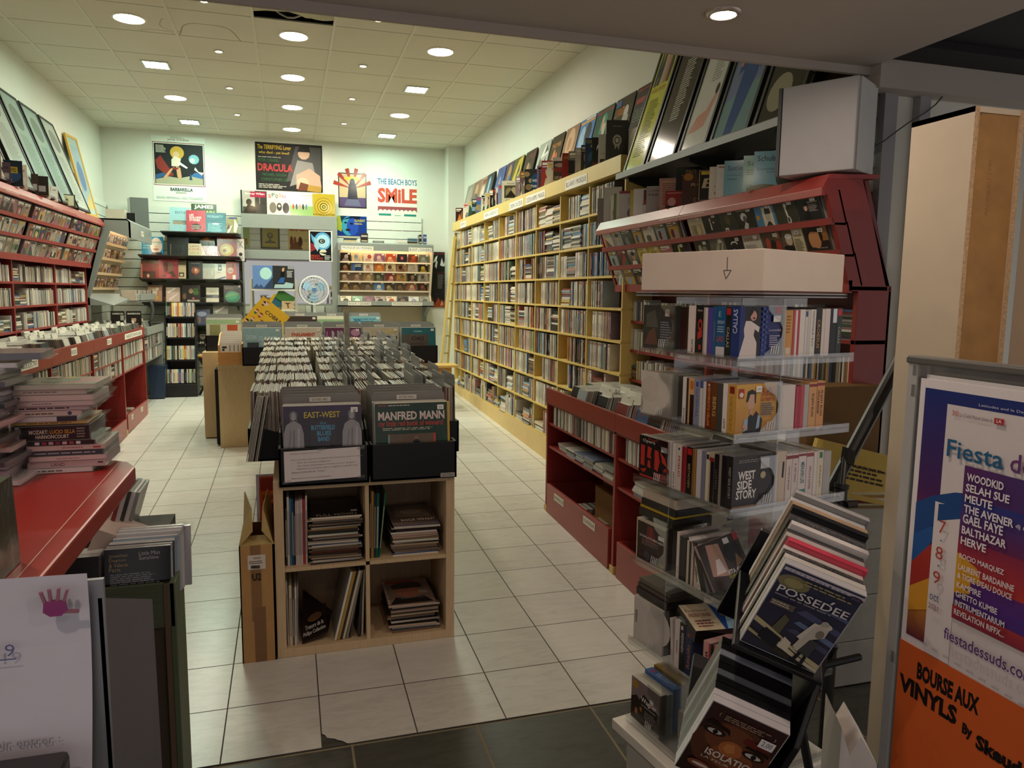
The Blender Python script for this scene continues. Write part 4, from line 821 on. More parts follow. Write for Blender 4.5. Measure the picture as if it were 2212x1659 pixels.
# loudspeaker at the near end of the unit
t = thing('loudspeaker', 'light grey loudspeaker box turned to the entrance on the red classical unit', 'loudspeaker', (2.05, 2.60, 2.15))
O = Vector((1.955, 2.735, 2.148)); U = Vector((0.162, -0.262, 0)); V = Vector((0, 0, 0.352)); n = U.cross(V).normalized(); un = U.normalized()
m_ = MB(); m_.ob(O-n*0.02, U, V, -n*0.20, 'c9cac6', 'paint', u0='5a5d5c'); m_.build('cabinet', t, bevel=0.003); m_ = MB(); m_.ob(O+un*0.006, U-un*0.012, V, -n*0.018, 'b4b5b6', 'paint'); m_.build('front_grille', t, bevel=0.004); m_ = MB(); m_.ob(O-un*0.012-n*0.002, un*0.014, V, -n*0.22, '55595a', 'paint'); m_.build('side_strip', t)
m_ = MB(); m_.tube([(2.13, 2.50, 2.262), (2.20, 2.55, 2.258), (2.262, 2.59, 2.262), (2.31, 2.598, 2.262), (2.36, 2.60, 2.292), (2.42, 2.60, 2.335), (2.48, 2.60, 2.375), (2.56, 2.60, 2.42), (2.61, 2.60, 2.457), (2.65, 2.60, 2.50), (2.70, 2.60, 2.56)], 0.003, '1a1a1a', 'plastic', 6); m_.build('speaker_cable', None, 'thin black cable from the grey loudspeaker up to the entrance beam', 'cable')
# ---------------------------------------------------------------- back wall: posters, mirror pillar, shelves, lit unit
rb = random.Random(77)
def poster(name, label, O, U, V, items, cat='poster', m='paper', th=0.002, group=None, mount=None):
    O, U, V = Vector(O), Vector(U), Vector(V); n = U.cross(V).normalized()
    t = thing(name, label, cat, tuple(O), group)
    m_ = MB(); m_.ob(O, U, V, -n*th, mount or 'e4e2da', 'paper'); m_.build('sheet', t)
    m_ = MB(); m_.art(O, U, V, items, m); m_.build('print', t)
    return t
YP = YB-0.004
poster('film_poster', 'science fiction film poster with the name JANE FONDA on the back wall', (-1.66, YP, 2.80), (0.65, 0, 0), (0, 0, 0.83), [('R', 0, 0, 1, 1, 'e6ebe2'), ('T', .3, .925, .4, .035, '8a2a2e', 'JANE FONDA', .01), ('L', .36, .965, .28, .03, '9a9a90', 2),
 ('R', .02, .24, .98, .905, '8a2a34'), ('R', .03, .25, .97, .895, 'e8e6d8'), ('R', .045, .262, .955, .882, '1a1c1e'), ('P', 'a8a48a', .06, .262, .94, .262, .94, .36, .7, .40, .5, .36, .3, .38, .06, .33), ('P', '2f5a8a', .06, .33, .3, .40, .25, .45, .06, .40), ('P', '3a6aa0', .7, .40, .94, .36, .94, .43, .8, .46),
 ('P', '8a3028', .06, .62, .16, .7, .4, .4, .3, .38, .1, .5), ('E', .78, .66, .10, .075, '7fb0c0'), ('E', .75, .64, .05, .04, 'c9d8c8'), ('E', .47, .75, .13, .10, 'c9a040'), ('E', .45, .72, .06, .05, 'd8b08a'), ('P', 'dccdb8', .36, .54, .5, .54, .54, .66, .42, .7, .36, .64), ('P', 'cf9a72', .34, .5, .42, .54, .3, .40, .24, .34, .2, .36), ('P', 'cf9a72', .44, .54, .52, .52, .54, .38, .5, .34, .46, .38), ('P', '8a2a2a', .35, .52, .5, .52, .46, .49, .39, .49), ('P', 'e4e2d6', .5, .62, .66, .53, .64, .51, .48, .58), ('P', 'e4e2d6', .78, .5, .92, .42, .96, .46, .86, .47, .8, .54), ('P', '2a4060', .68, .34, .71, .46, .74, .34), ('L', .08, .74, .2, .12, 'd8d4c4', 6),
 ('T', .32, .16, .42, .05, '2a3a4a', 'BARBARELLA', .02), ('L', .42, .12, .2, .03, 'a8aca4', 2), ('T', .06, .03, .86, .04, '9aa6a0', 'DAVID HEMMINGS, UGO TOGNAZZI')])
poster('film_poster', 'black wide horror film poster with the red word DRACULA on the back wall', (-0.385, YP, 3.0), (0.875, 0, 0), (0, 0, 0.63), [('R', 0, 0, 1, 1, '1b1b1a'), ('P', '4a4a4a', .45, .2, .98, .3, .98, .95, .6, .95), ('E', .72, .80, .09, .12, 'c9a890'), ('P', '15120f', .62, .84, .82, .84, .8, .95, .66, .96), ('P', '8d8a86', .5, .1, .9, .3, .85, .62, .62, .66), ('P', 'c9a08a', .6, .05, .98, .1, .96, .35, .8, .5, .6, .35), ('E', .7, .2, .09, .1, 'd8b49a'), ('P', '6a3a24', .62, .02, .82, .02, .78, .16, .66, .2),
 ('T', .03, .86, .5, .09, 'd8b83a', 'The TERRIFYING Lover', .01, .03), ('T', .05, .75, .45, .07, 'd8b83a', 'who died - yet lived!', 0, .03), ('L', .04, .68, .4, .03, 'a8a49a', 1), ('T', .04, .60, .3, .06, '2f6a3a', 'PETER CUSHING'), ('T', .03, .40, .52, .16, 'b03a34', 'DRACULA', .03), ('T', .1, .30, .35, .06, '2f6a3a', 'MICHAEL GOUGH'), ('T', .08, .2, .4, .06, '2f6a3a', 'CHRISTOPHER LEE'), ('L', .04, .04, .44, .1, 'b9b4a8', 3), ('P', 'b08a3a', .76, .02, .97, -0.01, .98, .12, .78, .15)])
poster('framed_poster', 'glazed poster of a dark robot figure with a red starburst on the back wall', (0.70, YP, 2.81), (0.385, 0, 0), (0, 0, 0.475), [('R', 0, 0, 1, 1, '1c1c22'), ('R', .03, .025, .97, .975, 'c9b08a')]+[('P', 'a83a2e', .5, .55, .5+.7*math.cos(a), .55+.6*math.sin(a), .5+.7*math.cos(a+.2), .55+.6*math.sin(a+.2)) for a in (0.25, .75, 1.25, 1.75, 2.25, 2.75)]+[('R', .03, .025, .97, .3, '5a4a72'), ('E', .5, .84, .3, .06, 'd8b83a'), ('P', '2a2a38', .3, .1, .7, .1, .64, .62, .56, .8, .44, .8, .36, .62), ('E', .5, .78, .08, .07, '3a3a4a'), ('P', '6a6a8a', .2, .06, .8, .06, .7, .25, .3, .25)], m='gloss', th=0.012, mount='1c1c22')
poster('concert_poster', 'white poster with the words THE BEACH BOYS SMILE on the back wall', (1.235, YP, 2.42), (0.57, 0, 0), (0, 0, 0.83), [('R', 0, 0, 1, 1, 'e8e6da'), ('T', .01, .885, .98, .1, '2f6f9c', 'THE BEACH BOYS', .02), ('T', .01, .58, .98, .25, 'c8503e', 'SMiLE', .045), ('R', .01, 0, .99, .54, 'e6e2d6'), ('R', .01, .44, .99, .52, '9a4a50')]+[('E', .08+.105*j, .44, .052, .03, 'e8e6da') for j in range(9)]+[('R', .03, .2, .34, .4, '1f7f74'), ('R', .66, .2, .97, .4, '1f7f74'), ('R', .38, .16, .62, .42, 'dcdccf'), ('R', .42, .2, .58, .38, '8aa8a0'), ('P', 'c08a5a', .40, .04, .60, .04, .56, .2, .44, .2), ('R', .03, .2, .34, .25, '9ac0a0'), ('R', .66, .2, .97, .25, '9ac0a0'), ('R', .01, 0, .36, .12, '9c4048'), ('R', .64, 0, .99, .12, '9c4048'), ('R', .01, .12, .36, .17, 'c9cfd4'), ('R', .64, .12, .99, .17, 'c9cfd4'), ('E', .14, .3, .05, .04, 'e0e8e0'), ('R', .76, .3, .9, .36, 'c9504a'), ('L', .38, 0, .24, .03, '8a8a88', 2)])
poster('record_sleeve', 'blue sleeve with a large face and yellow title below the robot poster', (0.675, YB-0.036, 2.42), (0.405, 0, 0), (0, 0, 0.275), [('R', 0, 0, 1, 1, '1a3a8a'), ('P', 'b0b838', 0, .3, .14, .2, .18, 1, 0, 1), ('P', '12305a', .1, 1, .2, .2, .3, 1), ('E', .38, .5, .24, .48, '3f9ab0'), ('E', .52, .48, .2, .44, '2a4fb0'), ('E', .28, .66, .05, .05, '0f2030'), ('E', .48, .62, .06, .05, '0f2030'), ('E', .36, .3, .09, .06, '241a2a'), ('P', '0f1c3a', .15, .8, .5, 1, .8, 1, .7, .7, .55, .9), ('T', .58, .72, .36, .12, 'd8c83a', 'CLOUZOT', .02), ('L', .58, .58, .3, .08, 'd8c83a', 2)], cat='record sleeve', m='gloss')
poster('concert_poster', 'tall black concert poster with raised hands beside the wooden ladder', (2.0, YB-0.03, 1.43), (0.26, 0, 0), (0, 0, 0.80), [('R', 0, 0, 1, 1, '141214'), ('T', .1, .955, .8, .03, '7a2026', 'MY BLOODY', .02), ('P', 'd8d8d4', .1, .8, .3, .84, .36, .94, .22, .9), ('P', 'd8d8d4', .5, .76, .6, .9, .7, .78, .85, .92, .9, .8, .7, .74), ('P', 'd8d8d4', .2, .74, .3, .7, .36, .82, .28, .86), ('T', .3, .62, .45, .016, '7a2026', 'VALENTINE'), ('L', .36, .34, .34, .26, '7a7672', 16), ('P', '8a3a1e', 0, 0, 1, 0, 1, .08, .8, .16, .6, .06, .4, .18, .2, .06, 0, .2), ('P', 'c98a5a', .5, .02, .7, .05, .6, .14), ('E', .3, .24, .01, .01, 'b0502a'), ('E', .7, .28, .015, .008, 'b0502a')], th=0.02, mount='141214')
# seen in the mirror: what hangs on the inside of the wall above the entrance
YE = 2.705
slats('wall_front_slats', 'y', 2.70, 0.02, -1.4, 1.6, 2.66, 3.3, 0.15)
framed((-0.17, YE+0.03, 2.62), (-0.43, 0, 0), (0, 0, 0.56), '1a1814', 0.03, [('R', 0, 0, 1, 1, '8a7a2c'), ('R', .06, .05, .94, .95, '9a8836'), ('E', .5, .55, .18, .14, '4a401c'), ('E', .5, .57, .08, .08, '8a7a2c'), ('P', '4a401c', .15, .25, .4, .3, .5, .45, .6, .3, .85, .25, .8, .2, .2, .2)], 'framed gold poster over the entrance, seen only in the pillar mirror', 'posters seen in the mirror')
poster('film_poster', 'cream poster with the word FREAKS over the entrance, seen only in the pillar mirror', (0.58, YE+0.03, 2.62), (-0.56, 0, 0), (0, 0, 0.60), [('R', 0, 0, 1, 1, 'd8c28a'), ('T', .06, .72, .88, .2, 'a84a34', 'FREAKS', .04), ('E', .72, .3, .06, .2, '8a4a34'), ('E', .86, .28, .07, .24, '7a4030'), ('P', '7a5030', .4, 0, .95, 0, .9, .2, .6, .3), ('E', .5, .3, .09, .2, '5a3a28'), ('L', .1, .3, .3, .12, 'a08a5a', 3)])
poster('film_poster', 'pale green sheet over the entrance, seen only at the edge of the pillar mirror', (-0.84, YE+0.03, 2.62), (-0.16, 0, 0), (0, 0, 0.55), [('R', 0, 0, 1, 1, 'b0c48a'), ('R', .3, .15, 1, .4, 'b07a3a')])
# mirror pillar
PX0, PX1, PY = -0.58, 0.655, 10.75
t = thing('mirror_pillar', 'wide pillar faced with mirror glass and grey bands at the middle of the back wall', 'pillar', (0.04, PY, 0.33))
m_ = MB(); m_.box((PX0+.01, PY+0.012, 0.32), (PX1-.01, YB, 2.66), '9aa29c', 'paint'); m_.build('core', t)
for z0, z1 in ((2.48, 2.665), (2.07, 2.19)): m_ = MB(); m_.box((PX0, PY-0.012, z0), (PX1, PY+0.02, z1), '8c948f', 'paint'); m_.build('grey_band', t, bevel=0.002)
for z0, z1 in ((2.19, 2.48), (0.36, 2.07)): m_ = MB(); m_.box((PX0+.01, PY, z0), (PX1-.07, PY+0.012, z1), 'fff', 'mirror'); m_.build('mirror_glass', t)
m_ = MB(); m_.box((PX1-0.075, PY-0.014, 0.33), (PX1+0.006, PY+0.02, 2.48), '8a918c', 'paint'); m_.build('side_post', t, bevel=0.002); m_ = MB(); m_.box((PX0-0.006, PY-0.010, 0.33), (PX0+0.016, PY+0.02, 2.48), '8a918c', 'paint'); m_.build('side_trim', t)
LPP = [(-0.555, 'black and white', 'seated man and a dark red title', [('R', 0, 0, 1, 1, '3a3a38'), ('R', 0, .3, .5, 1, 'a8a69c'), ('R', .3, .72, .95, .96, 'a02a4a'), ('T', .1, .8, .8, .12, 'e6e4da', 'Barney Wilen', .01), ('E', .25, .5, .12, .14, '24221f'), ('P', '1c1a18', 0, 0, .55, 0, .5, .3, .2, .4), ('T', .5, .42, .44, .09, '2a2220', 'Quintet'), ('R', .68, .42, .71, .72, '8a8880')]), (-0.25, 'cream', 'photo heads and coloured letters', [('R', 0, 0, 1, 1, 'd8d6c6')]+[('T', .06+.15*j, .72+.06*(j % 2), .12, .16, c, l, .02) for j, (c, l) in enumerate(zip(('b03a2e', '2f6a3a', '2a2a2a', 'c98a2a', 'a02a4a', '2a5a8a'), 'SPOSNX'))]+[('E', .25, .3, .15, .24, '7a7468'), ('E', .52, .34, .11, .18, '3a3834'), ('E', .8, .3, .14, .24, '34302c'), ('E', .52, .38, .06, .06, 'c9c4b4')]), (0.045, 'green and cream', 'family on a lawn', [('R', 0, 0, 1, 1, 'dcdccb'), ('R', 0, 0, 1, .42, '8ab06a'), ('R', .2, .42, .95, .68, 'b9c4c8'), ('P', 'd8dcd8', .2, .68, .95, .68, .6, .78), ('T', .06, .84, .88, .08, '6a7a5a', 'THE FIRST FAMILY')]+[('E', .15+.14*j, .38, .04, .13, c) for j, c in enumerate(('a83a3a', '3a4a6a', 'c98a8a', '2a2a2a', '6a7a9a'))]), (0.34, 'gold', 'concentric rings', [('R', 0, 0, 1, 1, 'b09a2c')]+[('E', .5, .42, r, r, c) for r, c in ((.42, '9a8424'), (.36, 'b8a236'), (.3, '8a7420'), (.24, 'c2ac40'), (.19, '6a5818'), (.13, 'd8c860'), (.09, '1f1a10'), (.05, 'c9b448'), (.02, '1f1a10'))]+[('T', .02, .04, .96, .07, '2a2410', 'WALDECK PLAYERS')])]
for x, cn, ft, its in LPP:
    poster('record_sleeve', '%s record sleeve with %s on top of the mirror pillar' % (cn, ft), (x, PY+0.02, 2.667), (0.305, 0, 0), (0, 0.04, 0.305), its, 'record sleeve', 'gloss', 0.006, 'record sleeves on the mirror pillar', '3a362e')
poster('record_sleeve', 'thin black sleeve edge at the left end on top of the mirror pillar', (-0.583, PY+0.03, 2.667), (0.02, 0, 0), (0, 0.03, 0.31), [('R', 0, 0, 1, 1, '1a1c1a')], 'record sleeve', 'gloss', 0.01, 'record sleeves on the mirror pillar', '1a1c1a')
poster('film_poster', 'poster of a blue bird mask with the words BRIAN DE PALMA on the mirror', (0.285, PY-0.014, 2.05), (0.31, 0, 0), (0, 0, 0.42), [('R', 0, 0, 1, 1, 'e6e8e6'), ('R', .05, .03, .95, .97, '14161a'), ('P', '8a2a34', .05, .3, .3, .4, .25, .55, .05, .6), ('E', .58, .66, .36, .29, '5a9fcf'), ('E', .6, .66, .28, .22, 'a8d4e6'), ('P', '9cc4d4', .2, .8, .5, .6, .36, .32, .22, .5), ('P', '5a9fcf', .08, .9, .2, .8, .26, .5, .12, .7), ('E', .55, .66, .14, .08, '2a2c30'), ('E', .55, .66, .08, .055, '9aa09a'), ('E', .57, .66, .035, .03, '17181a'), ('E', .6, .3, .16, .1, 'd8d4b8'), ('P', '14161a', .4, .3, .7, .24, .9, .3, .9, .4, .7, .3), ('T', .08, .15, .36, .07, 'b8402e', 'BRIAN', .02), ('T', .08, .06, .52, .08, 'b8402e', 'DE PALMA', .02), ('L', .66, .06, .26, .15, 'c9cbc8', 5)], m='gloss', th=0.003)
poster('magazine', 'white magazine page hanging at the left edge of the mirror pillar', (-0.66, 10.56, 2.03), (0.115, 0, 0), (0, 0, 0.285), [('R', 0, 0, 1, 1, 'dcdcd6'), ('L', .1, .55, .4, .4, '8a8a86', 8), ('T', .5, .6, .4, .3, '8a8a88', 'K', .02), ('E', .6, .3, .2, .08, '3a3a3a'), ('L', .2, .05, .7, .15, '6a6a68', 4)], 'magazine', th=0.003)
# dark shelves with books and box sets at the left of the back wall
SHB = [(-1.53, -0.605, 2.38), (-1.80, -0.60, 2.082), (-1.795, -0.60, 1.785), (-1.78, -0.59, 1.487), (-1.20, -0.75, 1.195), (-1.20, -0.75, 0.898)]
for i, (a, b, z) in enumerate(SHB):
    t = thing('wall_shelf', 'dark grey wall shelf, %s from the top at the left of the back wall' % nth(i), 'shelf', ((a+b)/2, 10.6, z), 'dark shelves on the back wall')
    m_ = MB(); m_.prism([(a, 10.42, z), (a, 10.42, z-0.012), (a+0.02, 10.50, z-0.045), (a+0.02, 10.868, z-0.045), (a, 10.868, z)], (b-a, 0, 0), '4f524f', 'metal'); m_.build('board', t)
    for x in (a+0.06, b-0.07): m_ = MB(); m_.prism([(x, 10.868, z-0.045), (x, 10.868, z-0.12), (x, 10.5, z-0.05)], (0.012, 0, 0), '3a3c3b', 'metal'); m_.build('bracket', t)
BK = [ # x0, x1, z0, z1, colour, name, feature, art; named reflections are painted in
 (-1.43, -1.20, 2.38, 2.69, '9cc8d0', 'pale blue', 'the word BEATLES', [('T', .28, .74, .6, .1, '3a5a6a', 'BEATLES'), ('R', .15, .3, .9, .46, '6a7a70'), ('L', .15, .28, .7, .16, 'c9b49a', 3)], 0), (-1.18, -0.875, 2.42, 2.75, '2a4a2a', 'dark green', 'the words JAMES BROWN', [('T', .12, .78, .76, .18, 'e8f0e0', 'JAMES', .03), ('T', .08, .6, .84, .14, 'b8d840', 'BROWN', .03)], 0.06), (-1.23, -1.0, 2.38, 2.655, 'b8404e', 'red', 'the words LES ROLLING STONES', [('T', .16, .74, .22, .09, 'f0ece8', 'LES', .02), ('T', .16, .62, .62, .1, 'f0ece8', 'ROLLING', .02), ('T', .16, .5, .55, .1, 'f0ece8', 'STONES', .02), ('E', .5, .24, .26, .15, '3a2a2a'), ('L', .25, .12, .5, .2, 'c9b0a8', 3)], -.04), (-1.0, -0.755, 2.38, 2.635, '1f6a7a', 'teal', 'the word MORIARTY', [('T', .1, .74, .76, .12, '9ad0d8', 'MORIARTY'), ('L', .1, .06, .75, .42, '7ab8c0', 8), ('E', .5, .44, .18, .04, 'd8f0f0')], -.02), (-0.75, -0.61, 2.38, 2.59, '8a8a5a', 'olive', 'white light streaks', [('R', .2, .88, .9, .98, '24407a'), ('P', 'e6e8e0', 0, 0, .2, 0, .5, .5, .3, .4), ('P', 'd8d8c8', .6, .1, .8, 0, 1, .5, .7, .9), ('P', '5a3a2a', 0, .2, .3, .3, .2, .6)], 0),
 (-1.765, -1.52, 2.082, 2.308, '1f8fc0', 'bright blue', 'a smiling face in glasses', [('E', .68, .5, .28, .46, 'd8c4b4'), ('P', '1a2230', .4, 0, 1, 0, .92, .14, .5, .12), ('R', .42, .58, .64, .7, 'b8c4bc'), ('R', .7, .58, .94, .7, 'b8c4bc'), ('R', .42, .69, .94, .71, '2a2a2e'), ('E', .66, .3, .14, .05, 'a86a62'), ('E', .67, .45, .05, .05, 'c2a898'), ('L', .05, .3, .32, .4, '9ad8e8', 3)], 0), (-1.47, -1.215, 2.082, 2.32, '17191a', 'black glossy', 'painted vertical reflections', [('R', .1, .02, .9, .6, '1f2524'), ('R', .14, 0, .18, .58, '6a6e6a')], 0), (-1.09, -0.905, 2.084, 2.33, '2a201c', 'dark brown', 'a golden ornament', [('E', .5, .8, .4, .18, '6a4a24'), ('P', 'b0702a', .2, .8, .8, .7, .5, .98)], .05), (-1.22, -1.065, 2.082, 2.235, 'd2cca8', 'small cream', 'red and brown lettering', [('T', .15, .7, .7, .14, '3a3420', 'LAWS'), ('T', .12, .48, .76, .12, 'b0503a', 'LIVE'), ('T', .15, .1, .7, .14, '8a9a6a', 'ROCK')], -.03), (-1.065, -0.87, 2.082, 2.21, 'b8b4ac', 'striped', 'slanting white and dark bars', [('P', '2a2428', .1*j, 0, .1*j+.06, 0, .1*j-.2, 1, .1*j-.26, 1) for j in range(3, 12)], -.02), (-0.875, -0.64, 2.082, 2.325, '8a2432', 'dark red', 'a golden round picture', [('T', .08, .84, .84, .1, 'c9a04a', 'The Cologne'), ('E', .5, .34, .36, .32, 'b8a04a'), ('E', .5, .34, .22, .2, 'c9c48a'), ('E', .38, .3, .1, .1, '8a5a3a')], 0),
 (-1.788, -1.58, 1.785, 2.03, '8a1f24', 'red', 'a dusky photo panel', [('R', .1, .38, .8, .74, '7a3238'), ('R', .1, .02, .8, .36, '3a2824'), ('R', 0, .02, .08, .72, 'c9826a'), ('P', '2a1a18', 0, .8, 1, .76, 1, 1, 0, 1), ('E', .4, .12, .08, .1, 'c99a84')], 0), (-1.58, -1.35, 1.785, 2.03, 'a8444e', 'pink red', 'a painted group', [('E', .35, .6, .12, .3, '6a4038'), ('E', .6, .55, .14, .3, '8a6a5a'), ('P', '5a4a3a', .1, .1, .9, .1, .7, .4), ('E', .5, .14, .14, .12, 'c9566a'), ('T', .1, .9, .8, .07, '6a2a30', 'DYLAN')], 0), (-1.35, -1.26, 1.785, 2.02, 'c9bc96', 'narrow cream', 'a dark lower picture', [('R', .05, .1, .75, .34, '5a5038'), ('R', 0, .74, 1, 1, '5a4a2e'), ('E', .4, .2, .2, .06, 'd8d4c4')], 0), (-1.23, -1.06, 1.785, 2.018, '1a1818', 'black', 'an orange skull shape', [('E', .5, .46, .3, .2, '9a4a24'), ('E', .55, .44, .14, .12, 'c98a5a'), ('E', .5, .5, .06, .07, 'e8e0d8'), ('L', .2, .82, .6, .08, 'a8a49a', 1), ('P', '6a2a1e', .3, .2, .7, .2, .6, .3)], 0), (-1.06, -0.915, 1.785, 1.985, 'b4b6a4', 'pale grey', 'faint lettering', [('L', .1, .66, .8, .1, '8a9488', 1), ('E', .8, .4, .06, .16, 'd0dcd4')], 0), (-0.915, -0.775, 1.785, 1.985, 'd6d2c2', 'white', 'a small black badge', [('R', .3, .56, .62, .96, '2a2a2a'), ('E', .46, .7, .1, .08, 'c9c9c0'), ('L', .2, .38, .4, .1, '8a8478', 2), ('P', '3a4a7a', .1, 0, .9, .2, 1, .1, .5, 0)], -.01), (-0.775, -0.645, 1.785, 2.013, 'b04a2a', 'orange red', 'a white emblem', [('E', .4, .5, .3, .18, 'c9b8a8'), ('T', .2, .42, .42, .16, '2a2420', 'Live'), ('R', .6, 0, .9, .25, 'd8d4d0'), ('R', .6, .7, .7, .9, '2a2a2a')], 0), (-0.645, -0.615, 1.785, 2.01, '6a4f7a', 'purple', 'a plain spine', [], 0),
 (-1.728, -1.55, 1.487, 1.70, '5a3a2c', 'brown', 'painted bright reflections', [('R', .04, .02, .96, .86, 'b08a72'), ('E', .4, .55, .24, .24, 'd8c4b0'), ('E', .65, .75, .1, .1, 'f0e0d0'), ('E', .6, .25, .16, .12, 'c9a04a'), ('P', '6a4a5a', .1, .1, .4, .2, .3, .5)], 0), (-1.513, -1.34, 1.487, 1.672, 'c9b4a8', 'pinkish white', 'white light streaks', [('P', 'f0eae4', .1, .7, .6, .98, .7, .9, .2, .6), ('P', 'e6dcd0', .2, .2, .8, .6, .8, .5, .3, .1), ('R', 0, 0, .04, 1, '8a6a5a'), ('R', .96, 0, 1, 1, '8a6a5a')], 0), (-1.323, -1.10, 1.487, 1.72, '26221e', 'dark', 'a green patch', [('R', .62, .4, .9, .76, '3f6a24'), ('E', .5, .6, .12, .14, 'a88a6a'), ('E', .62, .2, .08, .06, 'b0566a'), ('R', .3, .02, .95, .12, 'b9b0a0'), ('E', .15, .3, .1, .16, '7a5a4a')], 0), (-1.03, -0.875, 1.487, 1.675, 'd2ccb4', 'cream', 'a black band', [('R', 0, .28, 1, .5, '1c1c1a'), ('R', .5, .3, .9, .46, '5a5a62'), ('L', .2, .66, .6, .1, '9a947e', 2)], 0), (-0.815, -0.60, 1.487, 1.717, '17150f', 'black', 'a green globe', [('E', .5, .3, .44, .34, '1f7a56'), ('E', .45, .36, .3, .2, '2f9a6c'), ('P', 'b0b05a', .1, .3, .9, .5, .9, .52, .1, .34), ('L', .1, .72, .6, .16, '8a7a3a', 2), ('E', .9, .9, .06, .06, 'e8e8e4')], 0),
 (-1.196, -0.99, 1.195, 1.39, '3a4f7a', 'blue', 'a group photo', [('E', .3, .3, .15, .24, '7a6a62'), ('E', .6, .3, .16, .26, '4a4a5a'), ('E', .5, .7, .3, .16, 'a8b4d0'), ('P', 'c94a3a', .8, .2, .9, .2, .9, .4)], 0), (-0.954, -0.77, 1.195, 1.44, 'a8aaa4', 'silver', 'painted white reflections', [('P', 'f0f0ec', .2, .6, .8, .9, .7, .95, .1, .7), ('P', '4a4c4a', .2, .1, .6, .2, .5, .5), ('P', 'e0e0dc', .4, .4, .9, .2, .9, .4)], 0), (-1.17, -0.91, 0.898, 1.138, '191917', 'black', 'two faces and the words LES FRERES', [('E', .3, .62, .14, .2, '8a7a6a'), ('E', .7, .62, .14, .2, '94826e'), ('P', '191917', .14, .7, .46, .7, .44, .84, .18, .84), ('P', '191917', .54, .72, .86, .72, .84, .84, .56, .84), ('R', .18, .6, .42, .64, '2a2622'), ('R', .58, .6, .82, .64, '2a2622'), ('T', .06, .2, .3, .1, 'd8d4c8', 'LES', .02), ('T', .42, .06, .5, .14, 'd8d4c8', 'FRERES', .02)], 0)]
for x0, x1, z0, z1, c, cn, ft, its, dy in BK:
    big = (z1-z0) > 0.26; O = Vector((x0, 10.50+dy+(0.0 if not big else .02), z0+0.002)); U = Vector((x1-x0, 0, 0)); V = Vector((0, 0.05, z1-z0))
    t = thing('boxed_set' if not big else 'record_box', '%s boxed set with %s on the dark shelves of the back wall' % (cn, ft), 'boxed set', tuple(O), 'boxed sets on the dark shelves')
    m_ = MB(); m_.ob(O, U, V, Vector((0, 0.028, 0)), c, 'wrap'); m_.build('case', t); m_ = MB(); m_.art(O, U, V, [('R', 0, 0, 1, 1, c)]+its, 'wrap'); m_.build('cover', t)
# black floor rack of films in front of the shelves
t = thing('film_rack', 'black four-tier floor rack of films in front of the dark back shelves', 'rack', (-1.32, 10.25, 0.31))
m_ = MB(); m_.box((-1.51, 10.10, 0.312), (-1.13, 10.42, 0.462), '17171a', 'plastic'); m_.build('base', t, bevel=0.004)
for x in (-1.505, -1.155): m_ = MB(); m_.prism([(x, 10.12, .46), (x, 10.42, .46), (x, 10.44, 1.36), (x, 10.28, 1.36), (x, 10.28, 1.28)], (0.02, 0, 0), '17171a', 'plastic'); m_.build('side', t)
m_ = MB(); m_.prism([(-1.5, 10.40, .46), (-1.5, 10.42, .46), (-1.5, 10.44, 1.36), (-1.5, 10.42, 1.36)], (0.36, 0, 0), '17171a', 'plastic'); m_.build('back', t)
for k, z in enumerate((0.475, 0.77, 1.05, 1.31)):
    m_ = MB(); m_.box((-1.49, 10.15+.03*k, z-0.02), (-1.15, 10.42, z), '1c1c1f', 'plastic'); m_.build('tray', t)
    x = -1.485; j = 0
    while x < -1.165:
        w = rb.choice((.0145, .0145, .02)); c = vary(rb.choice(SPC+['d6d0c4', 'e0c870', 'c9c3b6', 'b5afa4']*2), rb); m_ = MB(); O = (x, 10.16+.03*k, z+0.001)
        m_.ob(O, (w*.94, 0, 0), (0, 0.03, 0.172), (0, 0.13, -.02), mixc(c, '999999', .2), 'wrap', w0=c); m_.art(O, (w*.94, 0, 0), (0, .03, .172), [('R', .2, .1, .8, .75, mixc(c, rb.choice(SPC), .6))], 'wrap')
        m_.build('film_case', None, '%s film spine, %s from the left on the %s tier of the black floor rack' % (hue_name(c), nth(j), ('lowest', 'third', 'second', 'top')[k]), 'film case', 'films in the black floor rack'); x += w; j += 1
# folding stool
t = thing('folding_stool', 'black folding stool with a round wooden seat beside the film rack', 'stool', (-1.0, 10.2, 0.31))
m_ = MB(); m_.lathe((-1.0, 10.2, 0.80), [(0, 0), (.125, 0), (.13, .008), (.13, .022), (.122, .03), (0, .03)], 'c9a060', 'wood', 24); m_.build('seat', t); m_ = MB(); m_.lathe((-1.0, 10.2, 0.785), [(.11, 0), (.128, .004), (.128, .016), (.11, .016)], '3a1c18', 'paint', 24); m_.build('seat_rim', t)
for a in (0, 1):
    for s_ in (-1, 1): m_ = MB(); dy = 0.10*(1 if a else -1); m_.tube([(-1.0-s_*0.10, 10.2+dy, .79), (-1.0+s_*0.115, 10.2-dy*0.6, 0.318)], 0.011, '1a1a1c', 'metal'); m_.build('leg', t)
m_ = MB(); m_.tube([(-1.10, 10.15, .42), (-0.9, 10.15, .42)], 0.008, '1a1a1c', 'metal'); m_.build('stretcher', t)
